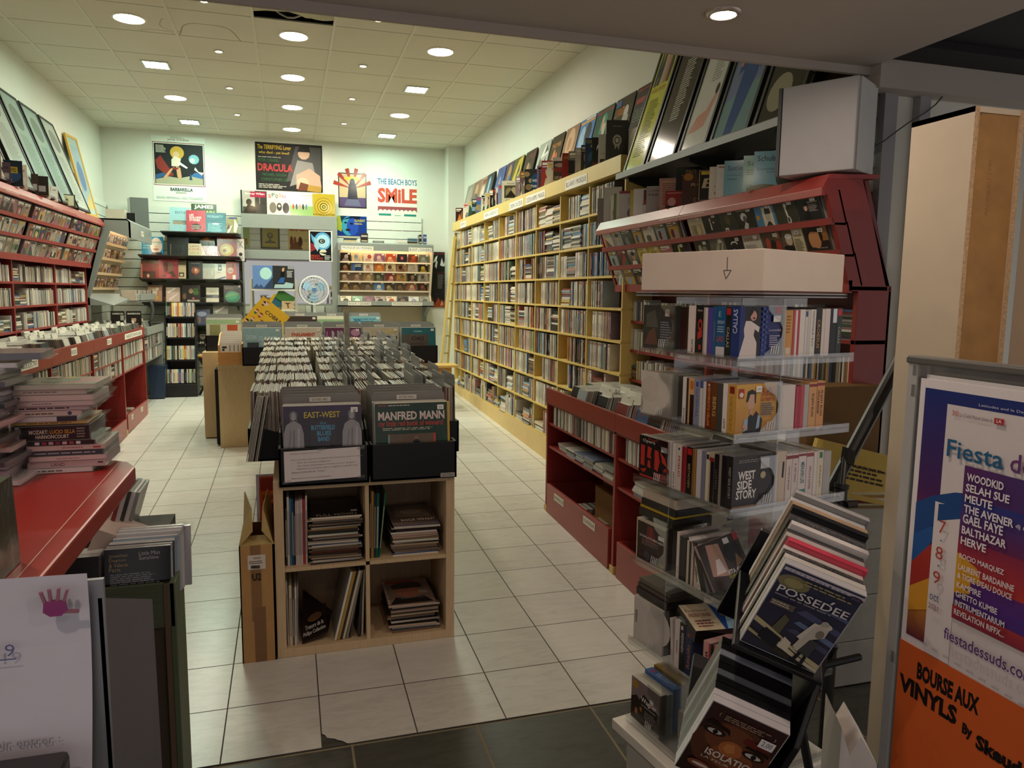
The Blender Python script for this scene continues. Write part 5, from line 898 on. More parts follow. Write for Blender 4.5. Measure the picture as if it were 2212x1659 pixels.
# plastic crate and paper bag on the floor in the corner
m_ = MB(); z = floor_z(-1.5, 10.3); m_.prism([(-1.66, 10.0, z), (-1.50, 10.0, z), (-1.48, 10.0, z+.40), (-1.68, 10.0, z+.40)], (0, .3, 0), '26364f', 'plastic'); m_.build('waste_bin', None, 'dark blue plastic bin on the floor at the far end of the left units', 'bin')
m_ = MB(); m_.prism([(-1.47, 10.35, z+.01), (-1.32, 10.35, z+.01), (-1.34, 10.4, z+.26), (-1.42, 10.4, z+.32), (-1.48, 10.4, z+.2)], (0, .25, 0), '8a6a3c', 'card'); m_.build('paper_bag', None, 'brown paper bag on the floor behind the dark blue bin', 'bag')

# ---------------------------------------------------------------- grey lit units
emit('warm_tube_glow', 'ffdcae', 14.0)
GRY, GRYD, CRM = '8b918d', '737a77', 'dccdb4'
# world music unit on the back wall, facing the entrance
t = thing('lit_display_unit', 'grey lit unit labelled MUSIQUE DU MONDE on the back wall', 'display unit', (1.3, 10.7, 0.9), 'grey lit units')
X0, X1 = 0.655, 1.965
m_ = MB(); m_.prism([(X0, 10.50, 2.205), (X0, 10.50, 2.30), (X0, 10.54, 2.315), (X0, 10.868, 2.315), (X0, 10.868, 2.295), (X0, 10.52, 2.295), (X0, 10.52, 2.205)], (X1-X0, 0, 0), GRY, 'paint'); hd = m_.build('head_canopy', t, bevel=0.002)
for x, w, tx in ((0.70, 0.43, 'MUSIQUE DU MONDE'), (1.615, 0.325, 'B.O.F. / DIVERS')):
    m_ = MB(); m_.box((x, 10.497, 2.207), (x+w, 10.50, 2.262), 'e8e6dc', 'paper'); m_.art((x, 10.497, 2.207), (w, 0, 0), (0, 0, .055), [('T', .04, .2, .92, .6, '3a3834', tx)]); m_.build('section_label', hd)
m_ = MB(); m_.cyl((X0+.06, 10.55, 2.255), (X1-.06, 10.55, 2.255), 0.013, 'fff', 'warm_tube_glow', 10); m_.build('tube_lamp', t)
m_ = MB(); m_.prism([(X0+.02, 10.60, 2.29), (X0+.02, 10.84, 1.50), (X0+.02, 10.868, 1.50), (X0+.02, 10.868, 2.29)], (X1-X0-.04, 0, 0), CRM, 'paint'); m_.build('back_panel', t)
for x in (X0, X1-.025): m_ = MB(); m_.prism([(x, 10.50, 2.205), (x, 10.52, 2.295), (x, 10.868, 2.295), (x, 10.868, 1.45), (x, 10.62, 1.45), (x, 10.72, 1.6)], (.025, 0, 0), GRYD if x < 1 else CRM, 'paint'); m_.build('side_panel', t)
MC = [[('dark', 'a singer', '1c181a', 'b09a90'), ('cream', 'a seated woman', 'd8bc8a', '7a8aa0'), ('white', 'dancers', 'dccab8', 'a8503a'), ('violet', 'pale figures', '8a5a7a', 'd0b0a8'), ('orange', 'a white pattern', 'b0482a', 'd8b08a'), ('dark', 'a red square', '241c2a', 'b03a4a'), ('brown', 'red fruit', '5a3020', 'b04a2a'), ('grey', 'a hat', '5a605e', '9aa09a')],
 [('dark', 'a sitting man', '2a1c18', '9a6a4a'), ('blue', 'white capitals', '2a3a5a', 'd8d4c8'), ('white', 'a red bird', 'd8ccb8', 'a86a5a'), ('orange', 'a crowd', 'c0642c', 'd89a4a'), ('cream', 'a profile', 'd0b48a', '5a3a2a'), ('brown', 'a moustache', '9a6a4a', '2a1a14'), ('pale', 'faint lines', 'b8a894', '9a8a78'), ('black', 'a yellow sticker', '1a1412', 'c9a83a')],
 [('brown', 'a group', '6a4a3a', 'b09a84'), ('brown', 'a horse', '6a5244', 'a88a74'), ('tan', 'old photographs', '8a6a4a', 'b09a70'), ('dark', 'a green bird', '3a3a30', '7a7a5a'), ('red', 'riders', '7a2a2a', 'd0a08a'), ('tan', 'ruins', 'a87a3c', '6a5a3a'), ('black', 'a small face', '1a1614', '8a6a5a'), ('grey', 'a dancer', '9a9288', '4a4440')],
 [('brown', 'a portrait', '4a3424', 'a88a5a'), ('brown', 'a saddle', '5a4430', '9a7a54'), ('grey brown', 'a valley', '5a4c40', '8a7664'), ('blue', 'white sails', '4f7aa8', 'd8d4c4'), ('dark', 'gold letters', '3a3028', 'b09a6a'), ('brown', 'a forest', '4a3828', '7a5f3c'), ('white', 'a beach', '8a4a34', 'c9a890'), ('red', 'a black frame', '1c1412', '8a4a3a')]]
for k, z in enumerate((2.06, 1.93, 1.795, 1.665)):
    y = 10.60+(2.29-z)*0.30
    m_ = MB(); m_.prism([(X0+.02, y-.05, z), (X0+.02, y-.055, z-.02), (X0+.02, y+.03, z-.02), (X0+.02, y+.03, z)], (X1-X0-.045, 0, 0), 'd2c4ac', 'paint'); m_.build('tier_rail', t)
    for j, (cn, ft, c, c2) in enumerate(MC[k]):
        x = X0+0.04+j*0.155; O = Vector((x, y-.045, z+.001)); U = Vector((.138, 0, 0)); V = Vector((0, -.02, .112))
        q = thing('cd_case', '%s disc cover with %s, %s tier of the MUSIQUE DU MONDE unit' % (cn, ft, ORD[k]), 'compact disc', tuple(O), 'discs on the world music unit')
        m_ = MB(); m_.ob(O, U, V, Vector((0, .012, .002)), mixc(c, '2a2a2a', .3), 'gloss'); m_.build('jewel_case', q)
        r = random.Random(k*9+j); m_ = MB(); its = [('R', 0, 0, 1, 1, c), ('E', r.uniform(.35, .6), r.uniform(.35, .6), .2, .28, c2), ('P', mixc(c, c2, .5), .1, 0, .9, 0, r.uniform(.5, .8), .4, r.uniform(.2, .5), .35), ('R', .7, .8, .92, .96, 'e8e4d8')]
        if (k, j) == (1, 1): its = [('R', 0, 0, 1, 1, c), ('T', .2, .5, .75, .36, c2, 'ROCKY', .04), ('R', .05, .05, .3, .9, '4a6aa0')]
        if (k, j) == (0, 5): its = [('R', 0, 0, 1, 1, c), ('R', .36, .3, .62, .7, c2), ('R', .42, .4, .56, .6, 'd88a94')]
        m_.art(O, U, V, its, 'wrap'); m_.build('cover', q)
m_ = MB(); m_.box((X0-.02, 10.40, 1.445), (X1-.02, 10.42, 1.52), GRY, 'paint'); m_.box((X0-.02, 10.40, 1.445), (X1-.02, 10.868, 1.46), GRYD, 'paint'); tr = m_.build('front_tray', t)
for x, w, tx in ((0.77, 0.31, 'B.O.F. / DIVERS'), (1.365, 0.42, 'MUSIQUE DU MONDE')):
    m_ = MB(); m_.box((x, 10.397, 1.458), (x+w, 10.40, 1.505), 'dcd8cc', 'paper'); m_.art((x, 10.397, 1.458), (w, 0, 0), (0, 0, .047), [('T', .04, .2, .92, .6, '5a5650', tx)]); m_.build('section_label', tr)
TRC = [('cream', 'd0c8a8', '3a3428'), ('green', '6a9a78', 'd0d4c0'), ('dark red', '6a3a4a', '8a5a5a'), ('pale brown', 'a8948a', '3a3434'), ('cream and red', 'd8c8b0', 'b0503a'), ('dark', '3f3c44', '8a6a5a'), ('white', 'd8d4cc', 'a89ab0'), ('grey', '9a9890', '6a6860')]
for j, (cn, c, c2) in enumerate(TRC):
    x = X0+.02+j*.155; O = Vector((x, 10.432, 1.462)); U = Vector((.142, 0, 0)); V = Vector((0, .03, .122))
    for q in range(1, 14): CDS.ob(O+Vector((rb.uniform(-.003, .003), .0125*q, 0)), U, V, Vector((0, .0095, 0)), vary(rb.choice(['d8d0bc', 'c9c3b4', 'b0a898', '6a645c']), rb), 'wrap')
    m_ = MB(); m_.ob(O, U, V, Vector((0, .0095, 0)), c, 'wrap'); m_.art(O, U, V, [('R', 0, 0, 1, 1, c), ('E', .5, .5, .25, .26, c2), ('R', .1, .84, .5, .92, c2)], 'wrap'); m_.build('cd_case', None, '%s disc at the front of the MUSIQUE DU MONDE tray, %s from the left' % (cn, nth(j)), 'compact disc', 'discs in the world music tray')
m_ = MB(); m_.box((X0, 10.84, 0.55), (X1-.1, 10.868, 1.445), 'b0a48c', 'paint'); m_.build('lower_panel', t)
for x in (X0-.01, X1-.10): m_ = MB(); m_.prism([(x, 10.80, .36), (x, 10.84, .36), (x, 10.84, 1.445), (x, 10.45, 1.445), (x, 10.80, 1.30)], (.05, 0, 0), GRYD, 'paint'); m_.build('leg', t)
TOPM = [(.745, .17, .07, '4a5a6a', 'pile of blue and black boxes'), (.965, .10, .125, '3a2f2a', 'dark brown box'), (1.135, .15, .03, '6a6e6a', 'flat grey box'), (1.45, .16, .05, 'd8d6cc', 'white flat box'), (1.61, .145, .08, '8a7a5c', 'pile of boxed discs'), (1.772, .034, .13, '201c1a', 'narrow black box'), (1.832, .046, .135, '24488a', 'narrow blue box')]
for x, w, h, c, n in TOPM:
    t = thing('boxed_set', n+' on top of the MUSIQUE DU MONDE unit', 'boxed set', (x, 10.6, 2.316), 'boxes on the world music unit'); m_ = MB()
    if h in (.07, .08):
        for q in range(5): m_.box((x+rb.uniform(-.008, .008), 10.56, 2.316+q*h/5), (x+w+rb.uniform(-.01, .01), 10.70, 2.316+(q+1)*h/5-.0015), rb.choice(['3a4a5a', '7a9aa8', '26221f', 'c9b890', '8a7a5c']), 'wrap')
        m_.build('cases', t)
    else: m_.box((x, 10.56, 2.316), (x+w, 10.68, 2.316+h), c, 'gloss'); m_.build('case', t); m_ = MB(); m_.art((x, 10.56, 2.316), (w, 0, 0), (0, 0, h), [('R', .1, .1, .9, .25, 'b0a890'), ('R', .1, .6, .9, .8, mixc(c, 'ffffff', .4))], 'gloss'); m_.build('cover', t)
# blues unit on the left wall, facing right
t = thing('lit_display_unit', 'grey lit unit with a curved tray bracket at the far end of the left wall', 'display unit', (-1.9, 9.7, 0.6), 'grey lit units')
Ya, Yb = 9.08, 10.42
side = [(-2.235, 2.40), (-1.66, 2.40), (-1.63, 2.37), (-1.63, 2.20), (-1.83, 2.27), (-2.06, 1.55), (-2.06, 1.30), (-2.235, 1.30)]
m_ = MB(); m_.prism([(x, Ya, z) for x, z in side], (0, .025, 0), GRY, 'paint'); m_.build('side_panel', t)
m_ = MB(); m_.prism([(-2.235, Ya, 2.385), (-1.66, Ya, 2.385), (-1.645, Ya, 2.37), (-1.645, Ya, 2.20), (-1.63, Ya, 2.20), (-1.63, Ya, 2.375), (-1.66, Ya, 2.402), (-2.235, Ya, 2.402)], (0, Yb-Ya, 0), GRY, 'paint'); hd = m_.build('head_canopy', t)
m_ = MB(); m_.box((-1.63, 9.72, 2.26), (-1.627, 9.86, 2.32), 'd8d6cc', 'paper'); m_.art((-1.627, 9.72, 2.26), (0, .14, 0), (0, 0, .06), [('T', .1, .25, .8, .5, '4a4844', 'JAZZ')]); m_.build('section_label', hd)
m_ = MB(); m_.prism([(-2.235, Ya, 2.38), (-1.88, Ya, 2.38), (-2.10, Ya, 1.55), (-2.235, Ya, 1.55)], (0, Yb-Ya, 0), CRM, 'paint'); m_.build('back_panel', t)
m_ = MB(); m_.cyl((-1.72, Ya+.1, 2.36), (-1.72, Yb-.1, 2.36), 0.013, 'fff', 'warm_tube_glow', 10); m_.build('tube_lamp', t)
for k in range(4):
    z = 2.13-k*.165; xw = -1.88-(2.38-z)*.265
    m_ = MB(); m_.prism([(xw, Ya+.03, z), (xw+.045, Ya+.03, z), (xw+.05, Ya+.03, z+.028), (xw+.042, Ya+.03, z+.028), (xw+.038, Ya+.03, z+.008), (xw, Ya+.03, z+.008)], (0, Yb-Ya-.05, 0), 'dcc4a0', 'paint'); m_.build('tier_rail', t)
    for j in range(8):
        y = Ya+.05+j*.158; O = Vector((xw+.03, y, z+.009)); U = Vector((0, .142, 0)); V = Vector((.032, 0, .12)); its = rcover(rb); its[0] = ('R', 0, 0, 1, 1, rb.choice(['c2a084', '8a6a52', 'd0b8a0', '6a4a40', 'a88a6a']))
        m_ = MB(); m_.ob(O, U, V, Vector((-.010, 0, .002)), its[0][5], 'wrap'); m_.art(O, U, V, its, 'wrap'); m_.build('cd_case', None, '%s disc on the left lit unit, %s from the near end, %s tier' % (hue_name(its[0][5]), nth(j), ORD[k]), 'compact disc', 'discs on the left lit unit')
m_ = MB(); m_.prism([(-2.2, Ya, 1.595), (-1.60, Ya+.2, 1.595), (-1.60, Ya+.2, 1.525), (-1.83, Ya, 1.47), (-2.2, Ya, 1.47)], (0, .02, 0), GRY, 'paint'); m_.box((-1.62, Ya+.2, 1.522), (-1.60, Yb-.1, 1.595), GRY, 'paint'); m_.box((-2.2, Ya+.1, 1.50), (-1.61, Yb-.1, 1.515), GRYD, 'paint'); m_.build('front_tray', t)
m_ = MB(); m_.tube([(-1.62, 10.02, 1.50), (-1.60, 10.02, 1.46), (-1.595, 10.02, 1.38), (-1.62, 10.02, 1.28), (-1.68, 10.02, 1.2)], .02, '4a4e4c', 'paint'); m_.build('curved_bracket', t)
y = Ya+.12
while y < Yb-.15:
    c = vary(rb.choice(CDP+['d8c8b0']*4), rb); CDS.ob((-1.77, y, 1.52), (.145, 0, 0), (0, .0098, 0), (0, -.02, .118), c, 'wrap'); y += rb.choice((.0108, .0108, .02))
m_ = MB(); m_.box((-1.53, Ya, 1.14), (-1.51, 10.25, 1.225), GRY, 'paint'); m_.box((-2.2, Ya, 1.13), (-1.52, 10.25, 1.145), GRYD, 'paint'); m_.build('base_fascia', t)
for z in (.99, .845): m_ = MB(); m_.box((-2.1, Ya+.02, z-.014), (-1.54, 10.25, z), GRYD, 'paint'); m_.build('low_shelf', t); cd_spine_run(CDS, LX, .69, 1, Ya+.03, 10.2, z, rb)
m_ = MB(); m_.box((-2.1, 10.23, .32), (-1.53, 10.255, 1.14), '9aa09a', 'paint'); m_.build('base_panel', t)
browse_tray(CDS, LX, 1, .17, .69, Ya+.02, 10.23, 1.147, rb)
poster('record_sleeve', 'black sleeve with the word GAINSBOURG standing on the left lit unit, nearer one', (-1.88, 9.13, 1.25), (0.135, .02, 0), (0, .02, .155), [('R', 0, 0, 1, 1, '1f1d1c'), ('T', .1, .76, .8, .12, 'd8d4c8', 'GAINSBOURG', .02), ('R', .7, .35, .95, .7, '9a9890')], 'record sleeve', 'gloss', .008, None, 'd8d6cc')
poster('record_sleeve', 'black sleeve with GAINSBOURG and a portrait standing on the left lit unit', (-1.73, 9.15, 1.25), (0.15, .03, 0), (0, .02, .155), [('R', 0, 0, 1, 1, '1f1d1c'), ('T', .08, .76, .84, .12, 'd8d4c8', 'GAINSBOURG', .02), ('E', .5, .4, .16, .22, 'a88a7a'), ('P', '1f1d1c', .34, .5, .64, .5, .6, .66, .4, .66)], 'record sleeve', 'gloss', .008, None, 'd8d6cc')
# grey loudspeaker, boxes on top of the lit unit
t = thing('loudspeaker', 'dark grey loudspeaker standing on the lit unit in the far left corner', 'loudspeaker', (-1.8, 10.55, 2.45)); m_ = MB(); m_.ob((-1.875, 10.52, 2.405), (.205, .03, 0), (-.06, .16, 0), (0, 0, .385), 'c2c6c0', 'paint', v0='6a706c'); m_.build('cabinet', t, bevel=.003); m_ = MB(); m_.ob((-1.868, 10.514, 2.412), (.19, .028, 0), (0, .004, 0), (0, 0, .37), '646a67', 'paint'); m_.build('front_grille', t)
m_ = MB(); m_.box((-2.0, 9.75, 2.404), (-1.80, 9.90, 2.56), 'c9c4b2', 'wrap'); m_.build('cd_box', None, 'cream wrapped box on top of the lit unit in the far left corner', 'box')
m_ = MB(); m_.box((-1.79, 9.80, 2.404), (-1.70, 9.83, 2.53), '1a1a1c', 'gloss'); m_.build('boxed_set', None, 'small black boxed set beside the cream wrapped box on the lit unit', 'boxed set')

# ---------------------------------------------------------------- left wall: framed prints leaning over the red unit
FL = [(5.35, 5.85, 'tall framed print with a yellow edge'), (5.9, 6.5, 'tall framed print of figures'), (6.62, 7.12, 'tall framed lyric print, second of the dark row'), (7.18, 7.66, 'tall framed lyric print, third of the dark row'), (7.72, 8.2, 'tall framed lyric print, fourth of the dark row'), (8.26, 8.72, 'tall framed print with a drawn head')]
for i, (a, b, lab) in enumerate(FL):
    bg = ['d8d03a', 'b9b4a8', '9aa6a0', '8fa39c', '94a8a2', 'b4bcb4'][i]; its = [('R', 0, 0, 1, 1, bg), ('E', .5, .78, .3, .13, mixc(bg, '3a3a3a', .5)), ('L', .2, .1, .6, .5, mixc(bg, '2a3a36', .45), 26)]
    framed((-1.92, a, 2.415), (0, b-a, 0), (-0.30, 0, 0.86), '1c1e1f', .022, its, lab+' leaning on the left wall', 'framed prints along the left wall')
framed((-2.02, 9.02, 2.42), (0.03, .34, 0), (-0.20, 0.12, 0.86), 'c9a03a', .03, [('R', 0, 0, 1, 1, 'a8c0bc'), ('R', .1, .1, .9, .9, '9ab4c0'), ('E', .5, .5, .3, .2, '6a8ab0'), ('P', 'c9b060', 0, 0, 1, .1, .8, .3)], 'framed print with a gold frame leaning in the far left corner', None)
LT = [(5.75, .14, .13, '8a3a34', 'dark red'), (5.98, .2, .16, 'a8a49a', 'grey'), (6.32, .05, .15, '5a4a5a', 'mauve'), (6.42, .2, .185, '1f2a3a', 'dark blue with a yellow title'), (6.68, .05, .19, 'd8d0bc', 'white spine'), (6.95, .05, .16, '3a2f2a', 'brown spine'), (7.02, .1, .155, '2a2622', 'dark brown'), (7.25, .16, .12, 'd8d4c8', 'white card'), (7.48, .05, .13, 'dcdcd4', 'white narrow'), (7.85, .2, .11, '4a4a40', 'green framed portrait'), (8.3, .12, .1, '5a6a2a', 'dark and yellow green')]
for i, (y, w, h, c, n) in enumerate(LT):
    U = Vector((w*.96, w*.28, 0)); O = Vector((-2.06 if w > .1 else -1.95, y, 2.397)); V = Vector((0, .01, h))
    t = thing('boxed_set', n+' boxed set standing on top of the left red unit', 'boxed set', tuple(O), 'boxed sets on the left red unit'); m_ = MB(); m_.ob(O, U, V, Vector((-.008, .03, 0)), c, 'gloss'); m_.build('case', t)
    its = [('R', 0, 0, 1, 1, c)]
    if i == 3: its += [('E', .5, .4, .45, .3, '2f4f7a'), ('R', .2, .5, .85, .75, 'a8983a'), ('T', .25, .55, .55, .15, '2a2a1a', 'PINK FLOYD', .02)]
    elif i == 9: its += [('R', .06, .08, .94, .92, 'c9c9ac'), ('E', .5, .5, .25, .36, 'b0a07a'), ('R', .3, .5, .7, .6, '3a3a30')]
    else: its += [('R', .2, .2, .8, .5, mixc(c, 'ffffff', .3)), ('R', .2, .7, .7, .8, mixc(c, '2a2a2a', .5))]
    m_ = MB(); m_.art(O, U, V, its, 'gloss'); m_.build('cover', t)
# ---------------------------------------------------------------- record bins on cube shelves in the middle
BIR, BLK = 'd0b690', '17171a'
r5 = random.Random(50)
def cube_shelf(x0, y0, z0, w, d, label, front='y', col=BIR, h=0.77):
    """2 x 2 cube shelf, open to -y (front='y') or to both sides in x"""
    t = thing('cube_shelf', label, 'shelf', (x0+w/2, y0+d/2, z0), 'cube shelves under the records'); T_ = 0.038
    for a, b, nm in (((x0, y0, z0), (x0+w, y0+d, z0+T_), 'bottom_panel'), ((x0, y0, z0+h-T_), (x0+w, y0+d, z0+h), 'top_panel')): m_ = MB(); m_.box(a, b, col, 'wood'); m_.build(nm, t, bevel=.001)
    if front == 'y':
        for x in (x0, x0+w-T_): m_ = MB(); m_.box((x, y0, z0+T_), (x+T_, y0+d, z0+h-T_), col, 'wood'); m_.build('side_panel', t, bevel=.001)
        m_ = MB(); m_.box((x0+w/2-.008, y0+.004, z0+T_), (x0+w/2+.008, y0+d, z0+h-T_), col, 'wood'); m_.build('upright', t); m_ = MB(); m_.box((x0+T_, y0+.004, z0+h/2-.008), (x0+w-T_, y0+d, z0+h/2+.008), col, 'wood'); m_.build('middle_shelf', t)
        m_ = MB(); m_.box((x0+T_, y0+d-.006, z0+T_), (x0+w-T_, y0+d, z0+h-T_), 'b39a7c', 'wood'); m_.build('back_panel', t)
    else:
        for y in (y0, y0+d-T_): m_ = MB(); m_.box((x0, y, z0+T_), (x0+w, y+T_, z0+h-T_), col, 'wood'); m_.build('side_panel', t, bevel=.001)
        m_ = MB(); m_.box((x0, y0+d/2-.008, z0+T_), (x0+w, y0+d/2+.008, z0+h-T_), col, 'wood'); m_.build('upright', t); m_ = MB(); m_.box((x0, y0+T_, z0+h/2-.008), (x0+w, y0+d-T_, z0+h/2+.008), col, 'wood'); m_.build('middle_shelf', t)
        m_ = MB(); m_.box((x0+w-.02, y0+T_, z0+T_), (x0+w-.014, y0+d-T_, z0+h-T_), 'b39a7c', 'wood'); m_.build('back_panel', t)
    return t
KX, KY, KZ = -0.081, 3.172, 0.096
cube_shelf(KX, KY, KZ, 0.767, 0.39, 'birch cube shelf of magazines facing the entrance under the front record bins')
for k in range(4):
    y = 3.575+k*.775; z = floor_z(0, y)-.004
    for x, n in ((KX, 'left'), (KX+.385, 'right')): cube_shelf(x, y, z, .38, .767, 'birch cube shelf under the record bins, facing the %s aisle, %s from the front' % (n, ORD[k]), 'x')
def crate(x0, x1, y0, y1, z, label, open_, hf=.155, hb=.17, name='record_crate'):
    """black record crate; open_ is the low front side: 'y-', 'x-' or 'x+'"""
    t = thing(name, label, 'crate', ((x0+x1)/2, (y0+y1)/2, z), 'black record crates'); w = .010
    m_ = MB(); m_.box((x0, y0, z), (x1, y1, z+.010), BLK, 'plastic'); m_.build('bottom', t)
    for a, b, nm, s_ in (((x0, y0), (x0+w, y1), 'panel', 'x-'), ((x1-w, y0), (x1, y1), 'panel', 'x+'), ((x0, y0), (x1, y0+w), 'panel', 'y-'), ((x0, y1-w), (x1, y1), 'panel', 'y+')):
        h = hf if s_ == open_ else hb; m_ = MB()
        if s_ != open_ and s_[0] != open_[0]:      # side panels rise in a soft curve away from the front
            P = [(0, .0), (1, .0), (1, hb+.03), (.75, hb+.02), (.55, hb-.01), (.38, hf-.02), (.2, hf), (0, hf)] if open_[1] == '-' else [(0, .0), (1, .0), (1, hf), (.8, hf), (.62, hf-.02), (.45, hb-.01), (.25, hb+.02), (0, hb+.03)]
            if open_[0] == 'x': m_.prism([(x0+(x1-x0)*u, a[1], z+v) for u, v in P], (0, w, 0), BLK, 'plastic')
            else: m_.prism([(a[0], y0+(y1-y0)*u, z+v) for u, v in P], (w, 0, 0), BLK, 'plastic')
        else: m_.box((a[0], a[1], z), (b[0], b[1], z+h), BLK, 'plastic')
        m_.build('front_panel' if s_ == open_ else 'panel', t, bevel=.001)
    return t
LPC = ['e2ded0', 'd8d4c4', 'e6e4da', 'c9c6b8', 'b9b4a4', 'dcd8c8', 'd0ccbc', 'c2c6bc', 'a8a498', '8a857a', 'e0d8b8', 'b0b8bc', '9aa8b0', 'c98a7a', '7a9ab4', 'b8a87a', '3a3a3c', '6a5a50', '8a3a34', '4a5a6a']
LPS_STUFF = MB(); lp_n = 0
def lp_top(c): return mixc(c, 'eef0e8', .55)
def side_lps(col, k, x0, x1, y0, z, n_div, cname, indiv):
    """records standing with their edges to the entrance, filed along x"""
    global lp_n
    x = x0+.012; i = 0; divs = sorted(r5.sample(range(6, 52), n_div)) if n_div else []; lean = r5.uniform(-.006, .014); off = 0; nd_ = 0
    while x < x1-.016:
        if r5.random() < .12: lean = max(-.012, min(.03, lean+r5.uniform(-.012, .012)))
        if r5.random() < .3: off = r5.uniform(-.012, .012)
        t = r5.choice((.0034, .0042, .0042, .005, .008 if r5.random() < .2 else .0042)); dz = r5.uniform(-.005, .006)
        if i in divs:
            m_ = MB(); m_.prism([(x, y0+.004, z+.012), (x, y0+.328, z+.012), (x, y0+.328, z+.365), (x, y0+.312, z+.382), (x, y0+.02, z+.382), (x, y0+.004, z+.366)], (.0022, 0, 0), '8e908f', 'plastic')
            m_.build('divider_card', None, 'grey divider card, %s in the %s crate from the front of the %s record column' % (nth(nd_), nth(k), cname), 'divider', 'grey dividers among the records'); nd_ += 1; x += .004
        c = vary(r5.choice(LPC), r5, .08); m_ = MB() if indiv else LPS_STUFF; yo = y0+.008+off*.6+r5.uniform(-.002, .002)
        m_.ob((x, yo, z+.011), (t, 0, 0), (0, .314, 0), (lean, 0, .313+dz), c, 'wrap', w1=lp_top(c), v0=mixc(c, r5.choice(['6a5444', '8a6a54', 'b09a84', 'd8d0c0', '3a2e28']), .6))
        if indiv: m_.build('record_sleeve', None, '%s record sleeve on edge, %s from the left, %s crate of the %s record column' % (hue_name(c), nth(i), nth(k), cname), 'record sleeve', 'records filed on edge in the middle bins'); lp_n += 1
        x += t*1.18+.0006; i += 1
COLX = [(-.195, .135, 'left', 'x-'), (.145, .475, 'middle', 'x-'), (.48, .795, 'right', 'x+')]
for k in range(8):
    y0 = 3.575+k*.357
    for c_, (xa, xb, nm, op) in enumerate(COLX):
        z = .868+.0303*(y0-3.56)
        crate(xa, xb, y0, y0+.35, z, 'black record crate in the %s column, %s from the front' % (nm, nth(k)), op)
        side_lps(c_, k, xa, xb, y0, z, (1 if k > 5 else 0) if c_ == 0 else r5.randrange(3, 6), nm, lp_n < 12 and k < 2)
# one column of records slumped at the front left corner
for q in range(9):
    c = vary(r5.choice(LPC+['8a6a54', '6a5444']), r5); x = -.185+q*.0065
    LPS_STUFF.ob((x-.02, 3.545-.0*q, .875), (.004, 0, 0), (0, .02, .0), (.055, 0, .30), c, 'wrap', w1=lp_top(c))
# front bins, facing the entrance
def front_bin(x0, x1, y0, z, label, covers, ndv, labels, group, lean=.035, nback=14, cover_mats='wrap'):
    crate(x0, x1, y0, y0+.40, z, label, 'y-', .162, .20)
    w = .318; xc = (x0+x1)/2-w/2
    for q in range(nback, 0, -1):
        c = vary(r5.choice(LPC[:10]), r5, .06); m_ = MB(); yy = y0+.022+len(covers)*.006+q*.0058
        m_.ob((xc+r5.uniform(-.006, .006), yy, z+.012), (w-.003, 0, 0), (0, lean, .314+r5.uniform(-.003, .005)), (0, .0042, 0), c, 'wrap', v1=lp_top(c))
        m_.build('record_sleeve', None, '%s record sleeve, %s behind the front cover of the %s' % (hue_name(c), nth(q-1), group), 'record sleeve', 'records in the '+group)
    for q, (cn, base, its, dx, hh, ww) in enumerate(covers):
        O = Vector((xc+dx, y0+.02+q*.006, z+.012)); U = Vector((ww, 0, 0)); V = Vector((0, lean, hh))
        t = thing('record_sleeve', cn, 'record sleeve', tuple(O), 'records in the '+group); m_ = MB(); m_.ob(O, U, V, Vector((0, .0045, -.0)), mixc(base, '888888', .3), 'wrap', v1='e6e6e0'); m_.build('sleeve', t)
        m_ = MB(); m_.art(O, U, V, [('R', 0, 0, 1, 1, base)]+its, cover_mats); m_.build('cover_print', t)
        m_ = MB(); m_.art(O, U, V, [('R', .86, .90, .95, .965, 'f2f0ea'), ('T', .885, .915, .045, .03, '4a4a4a', '20')], 'paper', .003); m_.build('price_sticker', t)
    for q in range(ndv):
        yy = y0+.135+q*(.045 if ndv > 3 else .05); zz = z+.012; hh = .352+.006*q; m_ = MB(); xo = xc-.004-(.004*q)
        t = thing('divider_card', 'grey divider card%s, %s behind the %s' % ((' labelled '+labels[q]) if q < len(labels) else '', nth(q), group), 'divider', (xo, yy, zz), 'grey dividers among the records')
        m_.prism([(xo, yy, zz), (xo+.33, yy, zz), (xo+.33, yy+lean, zz+hh-.014), (xo+.318, yy+lean, zz+hh), (xo+.012, yy+lean, zz+hh), (xo, yy+lean, zz+hh-.014)], (0, .002, 0), '85837f' if z < .95 else '8c908e', 'plastic'); m_.build('card', t)
        if q < len(labels):
            m_ = MB(); O = (xo+.11-.01*q, yy+lean-.004, zz+hh-.034); m_.art(O, (.09, 0, 0), (0, .002, .02), [('R', 0, 0, 1, 1, 'dcd8d0'), ('T', .12, .25, .76, .5, '3a3834', labels[q])], 'paper', .002); m_.build('label', t)
        for j in range(5):
            c = vary(r5.choice(LPC[:8]), r5, .06); m_ = MB(); m_.ob((xc, yy+.006+j*.0055, zz), (w-.003, 0, 0), (0, lean, .312+r5.uniform(-.003, .004)), (0, .004, 0), c, 'wrap', v1=lp_top(c)); m_.build('record_sleeve', None, '%s record sleeve, %s behind the %s divider of the %s' % (hue_name(c), nth(j), nth(q), group), 'record sleeve', 'records in the '+group)
